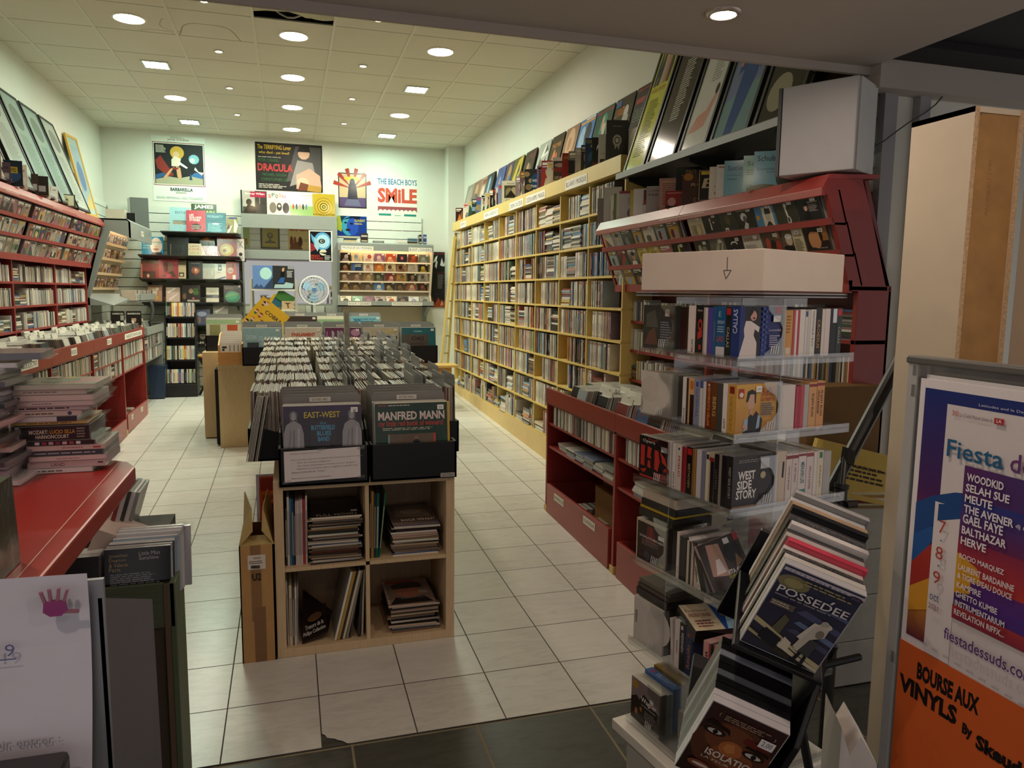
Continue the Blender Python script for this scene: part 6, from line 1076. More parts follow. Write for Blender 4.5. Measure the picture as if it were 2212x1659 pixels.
ST = lambda cx, w: [('E', cx, .80, w*.42, .10, '6a6a70'), ('E', cx, .78, w*.3, .09, 'a4a2a6'), ('P', '9a989e', cx-w, 0, cx+w, 0, cx+w*.95, .42, cx+w*.72, .6, cx+w*.2, .68, cx-w*.2, .68, cx-w*.72, .6, cx-w*.95, .42), ('P', '7a787e', cx-w*.1, 0, cx+w*.05, 0, cx+w*.1, .5, cx-w*.05, .5), ('P', '86848a', cx-w*.6, .05, cx-w*.45, .05, cx-w*.2, .45, cx-w*.35, .5), ('P', 'b4b2b6', cx+w*.3, 0, cx+w*.5, 0, cx+w*.6, .5, cx+w*.4, .55), ('P', '6a686e', cx-w*.36, .7, cx-w*.28, .62, cx-w*.2, .86, cx-w*.34, .88), ('P', '6a686e', cx+w*.36, .7, cx+w*.28, .62, cx+w*.2, .86, cx+w*.34, .88)]
EW = [('G', 0, 0, 1, 1, '2a242c', '2f2438'), ('P', '3c2c4c', 0, .7, .3, .8, .6, .7, 1, .85, 1, 1, 0, 1)]+ST(.13, .13)+ST(.87, .13)+[('T', .26, .74, .46, .13, 'c9b83a', 'EAST-WEST', .02, .02), ('R', .33, .1, .67, .70, '342c36'), ('T', .46, .60, .08, .06, '4a9ac0', 'the'), ('T', .35, .48, .3, .10, '4a9ac0', 'BUTTERFIELD', .03), ('T', .42, .36, .18, .1, '4a9ac0', 'BLUES', .03), ('T', .43, .24, .15, .1, '4a9ac0', 'BAND', .03), ('R', .26, 0, .74, .14, '1f2a26'), ('E', .36, .06, .04, .05, 'a88a7a'), ('E', .52, .07, .035, .05, 'b09484'), ('E', .62, .1, .035, .05, '9a7a6a'), ('E', .36, .1, .04, .03, '2a1c18'), ('E', .62, .14, .04, .035, '1c1614')]
# only the upper half of a sleeve shows above the crate: squeeze the design into it
def upper(its, lo=.47):
    out = []
    for it in its:
        it = list(it); f = lambda v: lo+(1-lo)*v
        if it[0] in 'RGH': it[2], it[4] = f(it[2]), f(it[4])
        elif it[0] == 'E': it[2] = f(it[2]); it[4] *= 1-lo
        elif it[0] == 'P': it = it[:2]+[v if j % 2 == 0 else f(v) for j, v in enumerate(it[2:])]
        elif it[0] in 'TL': it[2] = f(it[2]); it[4] *= 1-lo
        out.append(tuple(it))
    return out
MM = [('R', .0, .0, 1, 1, '1c3a2c'), ('T', .04, .93, .12, .05, 'a84a3a', 'stereo', .01), ('L', .18, .93, .3, .04, 'c9c4b4', 1), ('T', .04, .62, .92, .19, 'e4d2cc', 'MANFRED MANN', .03), ('T', .04, .44, .9, .17, 'c8402f', 'my little red book of winners!', .01, .03), ('L', .1, .38, .8, .07, 'b9b8a4', 2), ('R', .17, 0, .20, .30, 'c94a3a'), ('R', .19, 0, .82, .30, '6a5848'), ('R', .17, .02, .19, .26, '7ab0a0'), ('R', .80, .02, .83, .3, 'c94a3a'), ('E', .56, .2, .028, .06, '8a6a50'), ('P', '17161a', .5, 0, .62, 0, .61, .12, .575, .17, .545, .17, .51, .12)]
FBZ = .846
front_bin(-.056, .312, 3.155, FBZ, 'black record crate at the front left of the middle bins, with a notice on it', [('EAST-WEST record sleeve with two grey statues at the front of the left bin', '2a242c', upper(EW, .38), -.004, .318, .322)], 4, ['SIXTIES ABC', 'SIXTIES DEFG'], 'front left bin')
front_bin(.318, .692, 3.155, FBZ, 'black record crate at the front right of the middle bins', [('dark green MANFRED MANN record sleeve at the front of the right bin', '1c3a2c', upper(MM, .40), -.002, .317, .315), ('yellow record sleeve edge showing right of the green MANFRED MANN sleeve', 'd8b02c', [], .012, .318, .312)], 4, ['SIXTIES MNO', 'SIXTIES RSTU', 'SIXTIES XYZ'], 'front right bin')
m_ = MB(); m_.box((.62, 3.1535, FBZ+.004), (.683, 3.155, FBZ+.022), 'b9b5ae', 'paper'); m_.art((.62, 3.1535, FBZ+.004), (.063, 0, 0), (0, 0, .018), [('T', .1, .2, .8, .6, '3a3836', 'SIXTIES')]); m_.build('crate_label', None, 'small grey label at the bottom right of the black front crate', 'label')
t = thing('notice', 'white typed notice taped to the front left record crate', 'notice', (-.03, 3.152, .868)); O, U, V = Vector((-.034, 3.1525, .866)), Vector((.309, 0, .007)), Vector((-.001, 0, .130))
m_ = MB(); m_.ob(O, U, V, Vector((0, .001, 0)), 'e4dcdc', 'paper'); m_.build('sheet', t)
TXN = ['Bonjour et bienvenue a tous', '', "Merci de bien respecter les gestes barrieres pour pouvoir entrer :", '   -      Port du masque obligatoire', "   -      Gel Hydro-Alcoolique a l'entree ou port de gants", '   -      Maximum 5 personnes dans le magasin en gardant une', '   distance minimum de 1 metre', '', 'Merci encore de votre comprehension']
m_ = MB(); m_.art(O, U, V, [('T', .09, .88-.1*j, .0145*len(s_), .055, '8a8288', s_) for j, s_ in enumerate(TXN) if s_], 'paper'); m_.build('print', t)
m_ = MB()
for x, z in ((-.04, .86), (.262, .866), (.262, .99), (.1, .992)): m_.ob((x, 3.1518, z), (.03, 0, .003), (0, 0, .012), (0, .0006, 0), 'c9c6c2', 'film')
m_.build('tape', t)
# magazines in the cube shelf
def mag_pile(x, y, z, n, w, d, label, group, top, r, th=(.005, .011), jit=.012):
    for q in range(n):
        h = r.uniform(*th); jx, jy = r.uniform(-jit, jit), r.uniform(-jit, jit)
        last = q == n-1; t = thing('magazine', '%s, %s from the bottom' % (label, nth(q)) if not last else label.split(' in the')[0]+' top issue'+(' '+top[0])+' in the'+label.split(' in the')[1], 'magazine', (x, y, z), group)
        c = vary(r.choice(['b9a890', '8a7460', '6a5444', 'c9c0b0', '9a8a78', '4a3a32', 'd0c8b8', 'a05a44']), r); m_ = MB(); m_.ob((x+jx, y+jy, z), (w, r.uniform(-.008, .008), 0), (r.uniform(-.006, .006), d, 0), (0, 0, h*.92), c, 'paper', w1='2a2420', v0=vary(r.choice(['b09a84', 'd0c8bc', '7a6450', '3a302a']), r)); m_.build('pages', t)
        m_ = MB(); O = Vector((x+jx, y+jy, z+h*.92)); m_.art(O, (w, 0, 0), (0, d, 0), top[1] if last else [('R', 0, 0, 1, .1, vary(r.choice(CDP), r))], 'gloss', .0006); m_.build('cover', t); z += h
    return z
r6 = random.Random(9); z1, z2 = KZ+.038, KZ+.393
mag_pile(.065, 3.20, z2, 25, .21, .28, 'magazine in the tall pile in the upper left cube', 'magazines in the upper left cube', ('with a dark cover', [('R', 0, 0, 1, 1, '1c1714'), ('E', .5, .7, .3, .2, '3a2a22'), ('T', .1, .04, .8, .1, 'b9a890', 'FULL MOON'), ('R', .8, .2, .93, .3, 'b9b4aa')]), r6, (.006, .011))
mag_pile(.42, 3.22, z2, 17, .205, .28, 'magazine in the pile in the upper right cube', 'magazines in the upper right cube', ('with the words ROCK VIVANT', [('R', 0, 0, 1, 1, '5a4a40'), ('P', '7a6a58', .1, .3, .9, .2, .8, .9, .2, .8), ('E', .5, .55, .25, .14, 'a08a74'), ('T', .2, .04, .75, .12, 'cfc4b4', 'ROCK VIVANT', .02)]), r6, (.007, .012))
mag_pile(.40, 3.21, z1, 12, .215, .285, 'magazine in the punched sleeve pile in the lower right cube', 'magazines in the lower right cube', ('with a face in a beret', [('R', 0, 0, 1, 1, '8a7466'), ('R', .08, .86, .7, .98, '9a3a34'), ('E', .5, .74, .34, .14, '2a2220'), ('E', .5, .5, .26, .26, 'b0705a'), ('P', '2a2220', .18, .62, .84, .62, .78, .84, .3, .86), ('P', '1f1a1a', .05, .02, .95, .02, .8, .26, .6, .22, .4, .22, .2, .28), ('T', .3, .18, .5, .05, '4a8a9a', 'Joachim Le Gars'), ('L', .72, .36, .22, .14, 'c9c4ba', 3)]+[('R', .01, .06+.09*j, .05, .1+.09*j, 'd8d6d2') for j in range(10)]), r6, (.008, .014))
def upright_row(x, y, z, specs, label, group):
    for q, (w, h, c, ln) in enumerate(specs):
        m_ = MB(); m_.ob((x, y, z), (w, 0, 0), (0, .29, 0), (ln, 0, h), mixc(c, '8a8078', .2), 'gloss', v0=c); m_.art((x+w*.15, y, z), (w*.7, 0, 0), (ln, 0, h), [('R', .1, .15, .9, .8, mixc(c, '5a4a44' if sum(lin(c)) > .5 else 'd8d0c4', .5))], 'gloss')
        m_.build('magazine', None, '%s magazine standing %s from the left %s' % (hue_name(c), nth(q), label), 'magazine', group); x += w+.001
upright_row(KX+.042, 3.21, z2, [(.007, .25, '3a3630', .002), (.009, .30, 'd8d4cc', .002), (.008, .29, '3f7a9a', .002), (.008, .29, '2a4a6a', .002), (.005, .27, '26242a', .002), (.007, .28, 'cfc4c0', .002), (.006, .28, 'd8d0cc', .002), (.006, .285, 'c9b8b4', .002), (.007, .285, 'd8cfc8', .002), (.010, .285, 'b03a44', .003), (.007, .30, 'd0ccc4', .003)], 'in the upper left cube', 'standing magazines in the upper left cube')
upright_row(KX+.395, 3.21, z2, [(.006, .31, '3a3024', .004), (.010, .30, 'b88a3c', .004), (.007, .29, '2a3a4a', .006), (.012, .29, '1f5a48', .008), (.006, .29, '1f6a50', .03)], 'in the upper right cube', 'standing magazines in the upper right cube')
upright_row(KX+.042, 3.20, z1, [(.008, .29, 'b9b0a0', -.004), (.012, .27, 'd0c4a8', .0), (.006, .26, '6a5444', .002), (.008, .26, 'd8d4d0', .004), (.004, .27, 'a8a4a0', .006)], 'in the lower left cube', 'standing magazines in the lower left cube')
m_ = MB(); m_.poly([(.02, 3.20, z1+.004), (.13, 3.22, z1+.035), (.16, 3.40, z1+.05), (.03, 3.42, z1+.16)], '2a211c', 'gloss'); m_.ob((.02, 3.195, z1+.003), (.11, .02, .03), (0, .2, .05), (0, 0, .004), '2a211c', 'gloss'); m_.art((.025, 3.193, z1+.010), (.105, .02, .03), (.0, .13, .06), [('T', .02, .1, .9, .2, 'd0ccc4', 'Phillips Collection', .01), ('T', .1, .36, .75, .18, 'd0ccc4', 'Tresors de la', .01), ('E', .5, .75, .3, .16, '6a4a30')], 'gloss', .006); m_.build('magazine', None, 'dark curled magazine with the words Phillips Collection in the lower left cube', 'magazine')
for q, (x, w, c, ln, lab) in enumerate(((.155, .010, 'd8d4c8', .075, 'white'), (.167, .012, 'b08a3a', .075, 'gold edged'), (.181, .008, '2a2624', .075, 'black'), (.191, .010, 'cfc6b0', .075, 'cream'), (.205, .010, '8a7e6a', .07, 'brown edged'), (.222, .006, '3a3430', .05, 'dark'), (.258, .010, '1f1d1c', .02, 'upright black'), (.273, .008, 'b0a690', .012, 'upright cream'))):
    m_ = MB(); m_.ob((x, 3.195+q*.002, z1+.002), (w, 0, 0), (0, .31, 0), (ln, 0, .305), mixc(c, '3a3438', .6), 'wrap', v0=c); m_.build('record_sleeve', None, lab+' record sleeve leaning in the lower left cube of the front shelf', 'record sleeve', 'records in the lower left cube')
# records and papers hanging out of the left aisle side
for q, (dx, y, c, lab, its) in enumerate(((-.155, 3.62, 'c0562c', 'orange', [('R', .05, .8, .95, .98, '8a2f24'), ('T', .12, .66, .8, .08, '3a201c', 'DU QUARTIER', .01), ('T', .1, .46, .84, .16, '3a201c', 'LATIN', .04), ('R', .05, .4, .95, .43, '8a2f34')]), (-.17, 3.66, 'c9ced2', 'pale grey', []))):
    m_ = MB(); O = Vector((dx, y, .44)); U, V = Vector((.31, 0, 0)), Vector((0, .0, .345)); m_.ob(O, U, V, Vector((0, .006, 0)), c, 'gloss'); m_.art(O, Vector((.11, 0, 0)), V, its, 'gloss'); m_.build('record_sleeve', None, lab+' record sleeve sticking out of the shelf into the left aisle', 'record sleeve')
# tall carton at the corner
t = thing('cardboard_carton', 'tall open brown cardboard carton marked U2 beside the front cube shelf', 'carton', (-.147, 3.06, .087)); CT = 'b98f5a'
x0, x1, y0, y1, z0, zt = -.222, -.086, 3.17-.005, 3.50, .09, .605
m_ = MB()
for a, b in (((x0, y0, z0), (x1, y0+.005, zt)), ((x0, y1-.005, z0), (x1, y1, zt)), ((x0, y0, z0), (x0+.005, y1, zt)), ((x1-.005, y0, z0), (x1, y1, zt)), ((x0, y0, z0), (x1, y1, z0+.005))): m_.box(a, b, CT, 'card', v1='4a3420', u1='6a4c2c')
m_.build('walls', t)
for P in ([(x0, y0, zt), (x0, y1, zt), (x0+.008, y1, zt+.145), (x0+.050, y0+.03, zt+.15), (x0+.052, y0, zt+.06)], [(x1, y0, zt), (x1, y1, zt), (x1-.03, y1, zt+.15), (x1-.040, y0+.04, zt+.155), (x1-.045, y0, zt+.06)]): m_ = MB(); m_.prism(P, (.004, 0, 0), 'b8a066', 'card'); m_.build('flap', t)
m_ = MB(); m_.prism([(x0+.002, y0, zt), (x1-.002, y0, zt), (x1-.03, y0+.06, zt+.02), (x0+.03, y0+.06, zt+.02)], (0, 0, .004), 'b8a066', 'card'); m_.build('flap', t)
m_ = MB(); m_.art((x0, y0, z0), (x1-x0, 0, 0), (0, 0, zt-z0), [('R', .32, .36, .62, 1, '8d6a48'), ('R', .38, .0, .72, .48, '866444')], 'card', .0006); m_.build('brown_tape', t)
m_ = MB(); m_.art((x0, y0, z0), (x1-x0, 0, 0), (0, 0, zt-z0), [('R', .24, .80, .76, .92, 'd8d0c4'), ('T', .4, .885, .22, .018, '4a4440', 'PIERRE'), ('L', .28, .845, .4, .03, '6a625a', 2)]+[('R', .33+.012*j, .81, .338+.012*j+.003*(j % 3), .835, '3a3632') for j in range(22)]+[('T', .36, .71, .26, .06, '1c1814', 'U2', .02)], 'paper', .0014); m_.build('shipping_label', t)
# ---------------------------------------------------------------- rear record row
m_ = None
t = thing('cube_shelf', 'large beige shelf side carrying the rear record crates', 'shelf', (.3, 7.4, .22), 'cube shelves under the records'); zf = .215
m_ = MB(); m_.box((-.628, 7.18, zf), (1.36, 7.22, .985), 'd2b98c', 'wood'); m_.build('front_panel', t); m_ = MB(); m_.box((-.630, 7.176, .945), (1.362, 7.60, .99), 'd6be92', 'wood'); m_.build('top_panel', t)
for x in (-.628, .36, 1.32): m_ = MB(); m_.box((x, 7.22, zf), (x+.04, 7.59, .945), 'd2b98c', 'wood'); m_.build('side_panel', t)
RB = [(-.40, 'pale blue record sleeve with DON GATES lettering at the front of the rear bins', '8fb4bc', [('R', .06, .62, .36, .66, '7aa0aa'), ('T', .08, .68, .26, .13, 'b4d0d4', 'DON', .03), ('T', .40, .64, .5, .13, 'b4d0d4', 'GATES', .03), ('R', .1, .46, .4, .6, '2a3638'), ('E', .65, .56, .2, .12, 'a4c4ca'), ('R', .07, .64, .9, .655, 'a8c8ce')]), (-.05, 'white record sleeve with an orange title at the front of the rear bins', 'd0cabc', [('T', .18, .76, .64, .1, 'c0502a', 'PARLIAMENT', .06), ('L', .1, .66, .8, .06, '5a544a', 1), ('E', .72, .5, .18, .16, '2a1f1a'), ('E', .6, .5, .1, .12, '4a342a')]), (.295, 'purple record sleeve at the front of the rear bins', '6a1f58', [('G', .0, .3, 1, 1, '8a4a84', '5a1a4a'), ('R', .04, .5, .07, .9, 'b07aa8'), ('E', .85, .86, .13, .1, 'b88ab0'), ('P', 'c09ab8', .55, .5, .62, .6, .58, .72, .52, .66)]), (.64, 'cream record sleeve with the word Aladdin at the front of the rear bins', 'b9b29a', [('T', .54, .86, .4, .08, 'c9b83a', 'Aladdin', .02), ('P', '6a6450', .02, .84, .3, .6, .32, .62, .04, .88), ('R', .22, .66, .95, .76, '2a2a2a'), ('E', .6, .7, .06, .05, 'b03a2e'), ('E', .7, .7, .05, .05, '3a5a9a'), ('E', .78, .7, .04, .05, '2f7a3a'), ('R', .55, .3, .97, .6, 'c98a72')]), (.985, 'teal record sleeve behind a smaller grey one at the right of the rear bins', '1f6a78', [('L', .36, .86, .3, .06, '9ac8c8', 1), ('R', .02, .3, .78, .8, '5a524a'), ('T', .28, .62, .36, .12, '2a2622', 'OKI', .03), ('T', .26, .5, .4, .07, '3a342e', 'ENSEMBLE'), ('E', .5, .38, .12, .08, '4a3a5a')])]
for i, (x, lab, base, its) in enumerate(RB):
    front_bin(x, x+.34, 6.88, .995, 'black record crate in the rear row, %s from the left' % nth(i), [(lab, base, its, 0, .316, .318)], 3, [['ROCK', 'PARLIAMENT', 'SOUL', 'ALADDIN', 'AFRO'][i]], 'rear bin '+['with the pale blue sleeve', 'with the orange title', 'with the purple sleeve', 'with the cream sleeve', 'with the teal sleeve'][i], nback=6)
for i, (x, lab, base, its) in enumerate(((-.05, 'dark record sleeve in the second rear row behind the orange titled sleeve', '3a302c', []), (.27, 'green and white record sleeve in the second rear row', '8ab08a', [('R', 0, .9, 1, 1, 'dce4d0')]), (.6, 'blue and white record sleeve in the second rear row', '7ab8c8', [('T', .16, .82, .2, .1, '1f5a8a', 'B'), ('L', .1, .8, .8, .14, '2f7aa0', 2)]))):
    front_bin(x, x+.33, 7.90, 1.065, 'record crate in the second rear row, %s from the left' % nth(i), [(lab, base, its, 0, .316, .318)], 1, [['JAZZ', 'BLUES', 'FUNK'][i]], 'second rear row '+ORD[i]+' bin', nback=4)
front_bin(-.78, -.45, 7.75, 1.05, 'record crate left of the yellow COBRA sleeve', [('white and green record sleeve left of the yellow COBRA sleeve', 'c2c4b0', [('R', 0, .86, 1, 1, '9ab890'), ('R', .6, .5, .9, .84, 'b0502a'), ('R', .1, .5, .4, .84, '8a8a5a')], 0, .3, .318)], 1, [], 'bin left of the yellow sleeve', nback=4)
m_ = MB(); m_.box((-.8, 7.6, .24), (1.0, 8.35, 1.06), 'c9ae80', 'wood'); m_.build('record_cabinet', None, 'low wooden cabinet behind the rear record row', 'cabinet')
O = Vector((-.205, 7.62, 1.165)); a = math.atan2(.195, -.235); U = Vector((.205, 0, .235)).normalized()*.315; U = Vector((.238, .0, -.200)).normalized()*.315; V = Vector((.200, .03, .238)).normalized()*.315; O = Vector((-.435, 7.56, 1.358))
t = thing('record_sleeve', 'yellow COBRA record sleeve stuck cornerwise above the rear bins', 'record sleeve', tuple(O)); m_ = MB(); m_.ob(O, U, V, Vector((0, .005, 0)), 'd8b02a', 'gloss'); m_.build('sleeve', t)
m_ = MB(); m_.art(O, U, V, [('R', 0, 0, 1, 1, 'dcb42c'), ('T', .34, .62, .58, .12, '3a2f1c', 'COBRA', .02, 0)]+sum([[('E', x, y, .055, .045, 'e6c9b4'), ('E', x, y+.04, .06, .03, h_), ('R', x-.035, y-.09, x+.035, y-.03, c_)] for x, y, h_, c_ in ((.16, .84, '2a2018', '8a4a3a'), (.24, .9, 'b08a4a', 'd8c9a0'), (.14, .52, 'b05a3a', '2f6a3a'), (.3, .5, '8a3a2a', 'a04a3a'), (.2, .26, 'c98a4a', '2a6a5a'), (.45, .34, '8a5a3a', 'a83a34'), (.55, .12, '3a2a22', '6a3a4a'), (.8, .3, 'b07a3a', '3a7a4a'), (.92, .5, 'c9a04a', '7a3a3a'), (.1, .1, '2a1c18', 'b0504a'), (.34, .1, '8a2a2a', '3a4a7a'))], []), 'gloss'); m_.build('cover_print', t)
t = thing('wooden_record_tray', 'oak grained wooden tray of white sleeves at the left end of the rear bins', 'tray', (-.5, 7.2, .985))
m_ = MB(); m_.box((-.615, 7.09, .985), (-.41, 7.11, 1.10), 'c08a4c', 'woodx'); m_.build('front_board', t); m_ = MB(); m_.prism([(-.615, 7.11, .985), (-.615, 7.45, .985), (-.615, 7.45, 1.26), (-.615, 7.3, 1.25), (-.615, 7.11, 1.16)], (.012, 0, 0), 'cda060', 'woodx'); m_.build('side_board', t); m_ = MB(); m_.box((-.422, 7.11, .985), (-.41, 7.45, 1.17), 'cda060', 'woodx'); m_.build('side_board', t)
for q in range(7):
    m_ = MB(); O = Vector((-.60, 7.12+q*.04, .99)); U, V = Vector((.175, 0, 0)), Vector((0, .02, .19+.016*q)); m_.ob(O, U, V, Vector((0, .012, 0)), 'd8d4ca', 'gloss'); 
    if q == 0: m_.art(O, U, V, [('R', .1, .62, .22, .72, '2a2a2a'), ('R', .1, .74, .32, .84, '2a2a2a'), ('R', .46, .6, .49, .9, '2a2a2a'), ('R', .66, .6, .69, .9, '2a2a2a'), ('R', .86, .6, .89, .9, '2a2a2a')], 'gloss')
    m_.build('record_sleeve', None, 'white sleeve in the oak grained tray, %s from the front' % nth(q), 'record sleeve', 'sleeves in the oak tray')
m_ = MB(); m_.box((-.665, 7.27, .235), (-.632, 7.62, .93), '1a1a1c', 'card'); m_.build('flat_case', None, 'flat black case leaning at the left end of the beige shelf', 'case')
m_ = MB()
for q in range(5): m_.ob((.362+q*.008, 5.18+q*.01, 1.27), (.012, .01, 0), (0, .004, 0), (r5.uniform(-.008, .004), 0, .25+r5.uniform(0, .03)), 'd8dad8', 'film'); m_.ob((.360+q*.008, 5.19+q*.01, 1.27), (.004, .004, 0), (0, .05, 0), (-.004, 0, .255), 'c9c6bc', 'wrap')
m_.build('plastic_sleeves', None, 'bundle of clear plastic sleeves standing up out of the middle record column', 'plastic sleeves', kind='stuff')
LPS_STUFF.build('record_sleeves', None, 'countless further record sleeves filed on edge in the middle bins', 'record sleeves', kind='stuff')
# ---------------------------------------------------------------- fan, gatefold, small stand before the mirror
t = thing('desk_fan', 'white desk fan with pale blue blades before the pillar mirror', 'fan', (.32, 10.2, 1.2)); fc = Vector((.323, 10.2, 1.658))
m_ = MB(); m_.cyl(fc+Vector((0, .03, 0)), fc+Vector((0, .12, 0)), .05, 'e2e4e4', 'plastic', 16); m_.build('motor_housing', t); m_ = MB(); m_.cyl((.323, 10.26, 1.22), (.323, 10.26, 1.62), .017, 'd8dada', 'plastic', 12); m_.lathe((.323, 10.26, 1.19), [(0, 0), (.1, 0), (.1, .015), (.03, .035), (.017, .05)], 'd8dada', 'plastic'); m_.build('stand', t)
m_ = MB(); m_.cyl(fc-Vector((0, .035, 0)), fc-Vector((0, .01, 0)), .032, '5f86bc', 'plastic', 16); m_.build('hub', t)
for k in range(3):
    a0 = .5+k*2*PI/3; m_ = MB(); P = [fc+Vector((math.cos(a0+da)*rr_, -.02+dy, math.sin(a0+da)*rr_)) for rr_, da, dy in ((.03, -.3, 0), (.09, -.62, .012), (.14, -.5, .015), (.158, -.1, .008), (.15, .3, -.004), (.11, .55, -.012), (.03, .4, 0))]; m_.prism(P, (0, .003, 0), '7fb0d2', 'plastic'); m_.build('blade', t)
m_ = MB()
for rr_ in (.06, .1, .14, .178, .186): m_.tube([fc+Vector((math.cos(2*PI*k/28)*rr_, -.055+(.02 if rr_ > .15 else 0), math.sin(2*PI*k/28)*rr_)) for k in range(29)], .0022 if rr_ < .17 else .005, 'e2e4e6', 'plastic', 5)
for k in range(30): a0 = 2*PI*k/30; m_.tube([fc+Vector((math.cos(a0)*.03, -.055, math.sin(a0)*.03)), fc+Vector((math.cos(a0)*.14, -.06, math.sin(a0)*.14)), fc+Vector((math.cos(a0)*.186, -.03, math.sin(a0)*.186)), fc+Vector((math.cos(a0)*.16, .05, math.sin(a0)*.16))], .0013, 'dfe2e4', 'plastic', 4)
m_.build('guard', t)
t = thing('stand', 'white metal stand holding an open gatefold sleeve before the mirror', 'stand', (-.2, 10.45, .9))
for x in (-.475, .097): m_ = MB(); m_.box((x-.016, 10.42, .36), (x+.016, 10.45, 1.80), 'dcdcd2', 'metal'); m_.build('post', t)
for z in (1.40, 1.665): m_ = MB(); m_.box((-.46, 10.40, z-.02), (.082, 10.50, z), 'c9c8bc', 'paint'); m_.build('shelf', t)
t = thing('gatefold_sleeve', 'open blue gatefold sleeve with a big moon and a man in jeans on the white stand', 'record sleeve', (-.45, 10.40, 1.67))
O = Vector((-.445, 10.40, 1.668)); U, V = Vector((.25, -.015, 0)), Vector((0, .03, .305)); m_ = MB(); m_.ob(O, U, V, Vector((0, .004, 0)), '5a78a8', 'gloss'); m_.art(O, U, V, [('R', 0, 0, 1, 1, '5f80b4'), ('E', .66, .66, .3, .26, 'a8d4d0'), ('P', '2f3f5a', .5, 0, 1, 0, 1, .5, .8, .3), ('P', '3a4f74', 0, 0, .6, 0, .4, .2, .3, .1, .2, .22, .1, .12)], 'gloss'); m_.build('left_half', t)
O = Vector((-.195, 10.385, 1.668)); U = Vector((.275, .02, 0)); m_ = MB(); m_.ob(O, U, V, Vector((0, .004, 0)), '2a2c2e', 'gloss'); m_.art(O, U, V, [('R', 0, 0, 1, 1, '2c2e30'), ('P', '9ab8bc', .05, .04, .9, .04, .95, .24, .6, .3, .5, .2, .1, .2), ('P', '2f5a9a', .2, .26, .5, .26, .55, .5, .4, .52), ('P', '17181a', .34, .5, .54, .5, .56, .74, .38, .74), ('E', .48, .82, .05, .07, 'c9a088'), ('E', .5, .88, .06, .04, 'b08a5a'), ('L', .66, .5, .28, .3, 'c9cccc', 5), ('R', .7, .86, 1, 1, '8a9094')], 'gloss'); m_.build('right_half', t)
m_ = MB(); m_.box((-.09, 10.42, 1.40), (.06, 10.48, 1.51), 'b9a07a', 'card'); m_.art((-.09, 10.42, 1.40), (.15, 0, 0), (0, 0, .11), [('P', '4a3a28', .2, .8, .8, .8, .56, .6, .6, .2, .5, .1, .45, .6)], 'card'); m_.build('boxed_set', None, 'tan box with a dark emblem on the lower shelf of the white stand', 'boxed set')
m_ = MB(); m_.ob((-.18, 10.43, 1.56), (.2, 0, -.12), (.07, .01, .11), (0, .006, 0), '3a6a34', 'gloss'); m_.ob((-.26, 10.44, 1.42), (.18, 0, 0), (.1, .01, .17), (0, .006, 0), '2a5a6a', 'gloss'); m_.build('record_sleeve', None, 'green and teal sleeves leaning crookedly on the white stand', 'record sleeve')
# wooden ladder leaning at the far end of the yellow shelving
t = thing('wooden_ladder', 'pale wooden ladder leaning at the far end of the yellow shelving', 'ladder', (1.9, 9.5, .3)); LD = 'cbb670'
for (xa, xb, ya, yb) in ((2.07, 1.79, 9.65, 9.35), (2.11, 1.93, 9.72, 9.55)):
    m_ = MB(); m_.ob((xb, yb, .29), (.03, 0, 0), (0, .055, 0), (xa-xb, ya-yb, 2.08), LD, 'wood'); m_.build('rail', t)
for k in range(9): f_ = .06+k*.108; m_ = MB(); m_.tube([(1.80+.28*f_, 9.37+.3*f_, .29+2.08*f_), (1.945+.18*f_, 9.57+.17*f_, .29+2.08*f_)], .012, 'd8c488', 'wood'); m_.build('rung', t)
t = thing('step_stool', 'small wooden step stool on the floor at the foot of the ladder', 'stool', (1.7, 8.7, .3)); m_ = MB(); m_.box((1.50, 8.55, .775), (1.90, 8.85, .80), 'c9a45c', 'wood'); m_.build('top', t); m_ = MB(); m_.box((1.66, 8.58, .262), (1.82, 8.60, .775), 'b07f42', 'wood'); m_.build('leg', t); m_ = MB(); m_.box((1.56, 8.80, .265), (1.80, 8.82, .775), 'b07f42', 'wood'); m_.build('leg', t)
# ---------------------------------------------------------------- clear spinner rack of classical box sets
r7 = random.Random(60)
PH = math.radians(10.1); C0 = Vector((1.083, 1.636, 0)); BA = Vector((-math.sin(PH), math.cos(PH), 0)); BB = Vector((math.cos(PH), math.sin(PH), 0)); SS = 0.398
Zv = lambda h: Vector((0, 0, h))
TZ = [1.497, 1.300, 1.104, 0.850, 0.585, 0.325]
tw = thing('spinner_rack', 'tall clear acrylic spinner rack of classical box sets with a white header', 'display rack', (1.2, 1.85, 0.06))
HC = Vector((1.126, 1.608, 1.668)); HA = Vector((-.383, .924, 0))*.395; HB = Vector((.924, .383, 0))*.395
m_ = MB(); m_.ob(HC, HA, HB, Zv(.104), 'e2d2c0', 'paint'); hd = m_.build('header_box', tw, bevel=.002)
m_ = MB(); O = HC+HA*.36+Zv(.018)-HB.normalized()*.0006
AX = lambda u, v: O-HA.normalized()*u+Zv(v)
for p, q in (((.035, .068), (.035, .034)), ((.025, .034), (.048, .034)), ((.025, .034), (.033, .012)), ((.048, .034), (.033, .012))):
    a, b = AX(*p), AX(*q); d = (b-a); n = Vector((-HB.y, HB.x, 0)).cross(Zv(1)); s_ = d.cross(HB).normalized()*.0011; m_.poly([a-s_, b-s_, b+s_, a+s_], '5a4c42', 'paper')
m_.build('pencil_arrow', hd)
m_ = MB()
for z in (1.652, 1.660): m_.ob(HC+Vector((0, 0, z-1.668))-(HA+HB).normalized()*.012, HA*1.05, HB*1.05, Zv(.004), 'fff', 'acrylic')
m_.build('top_plate', tw)
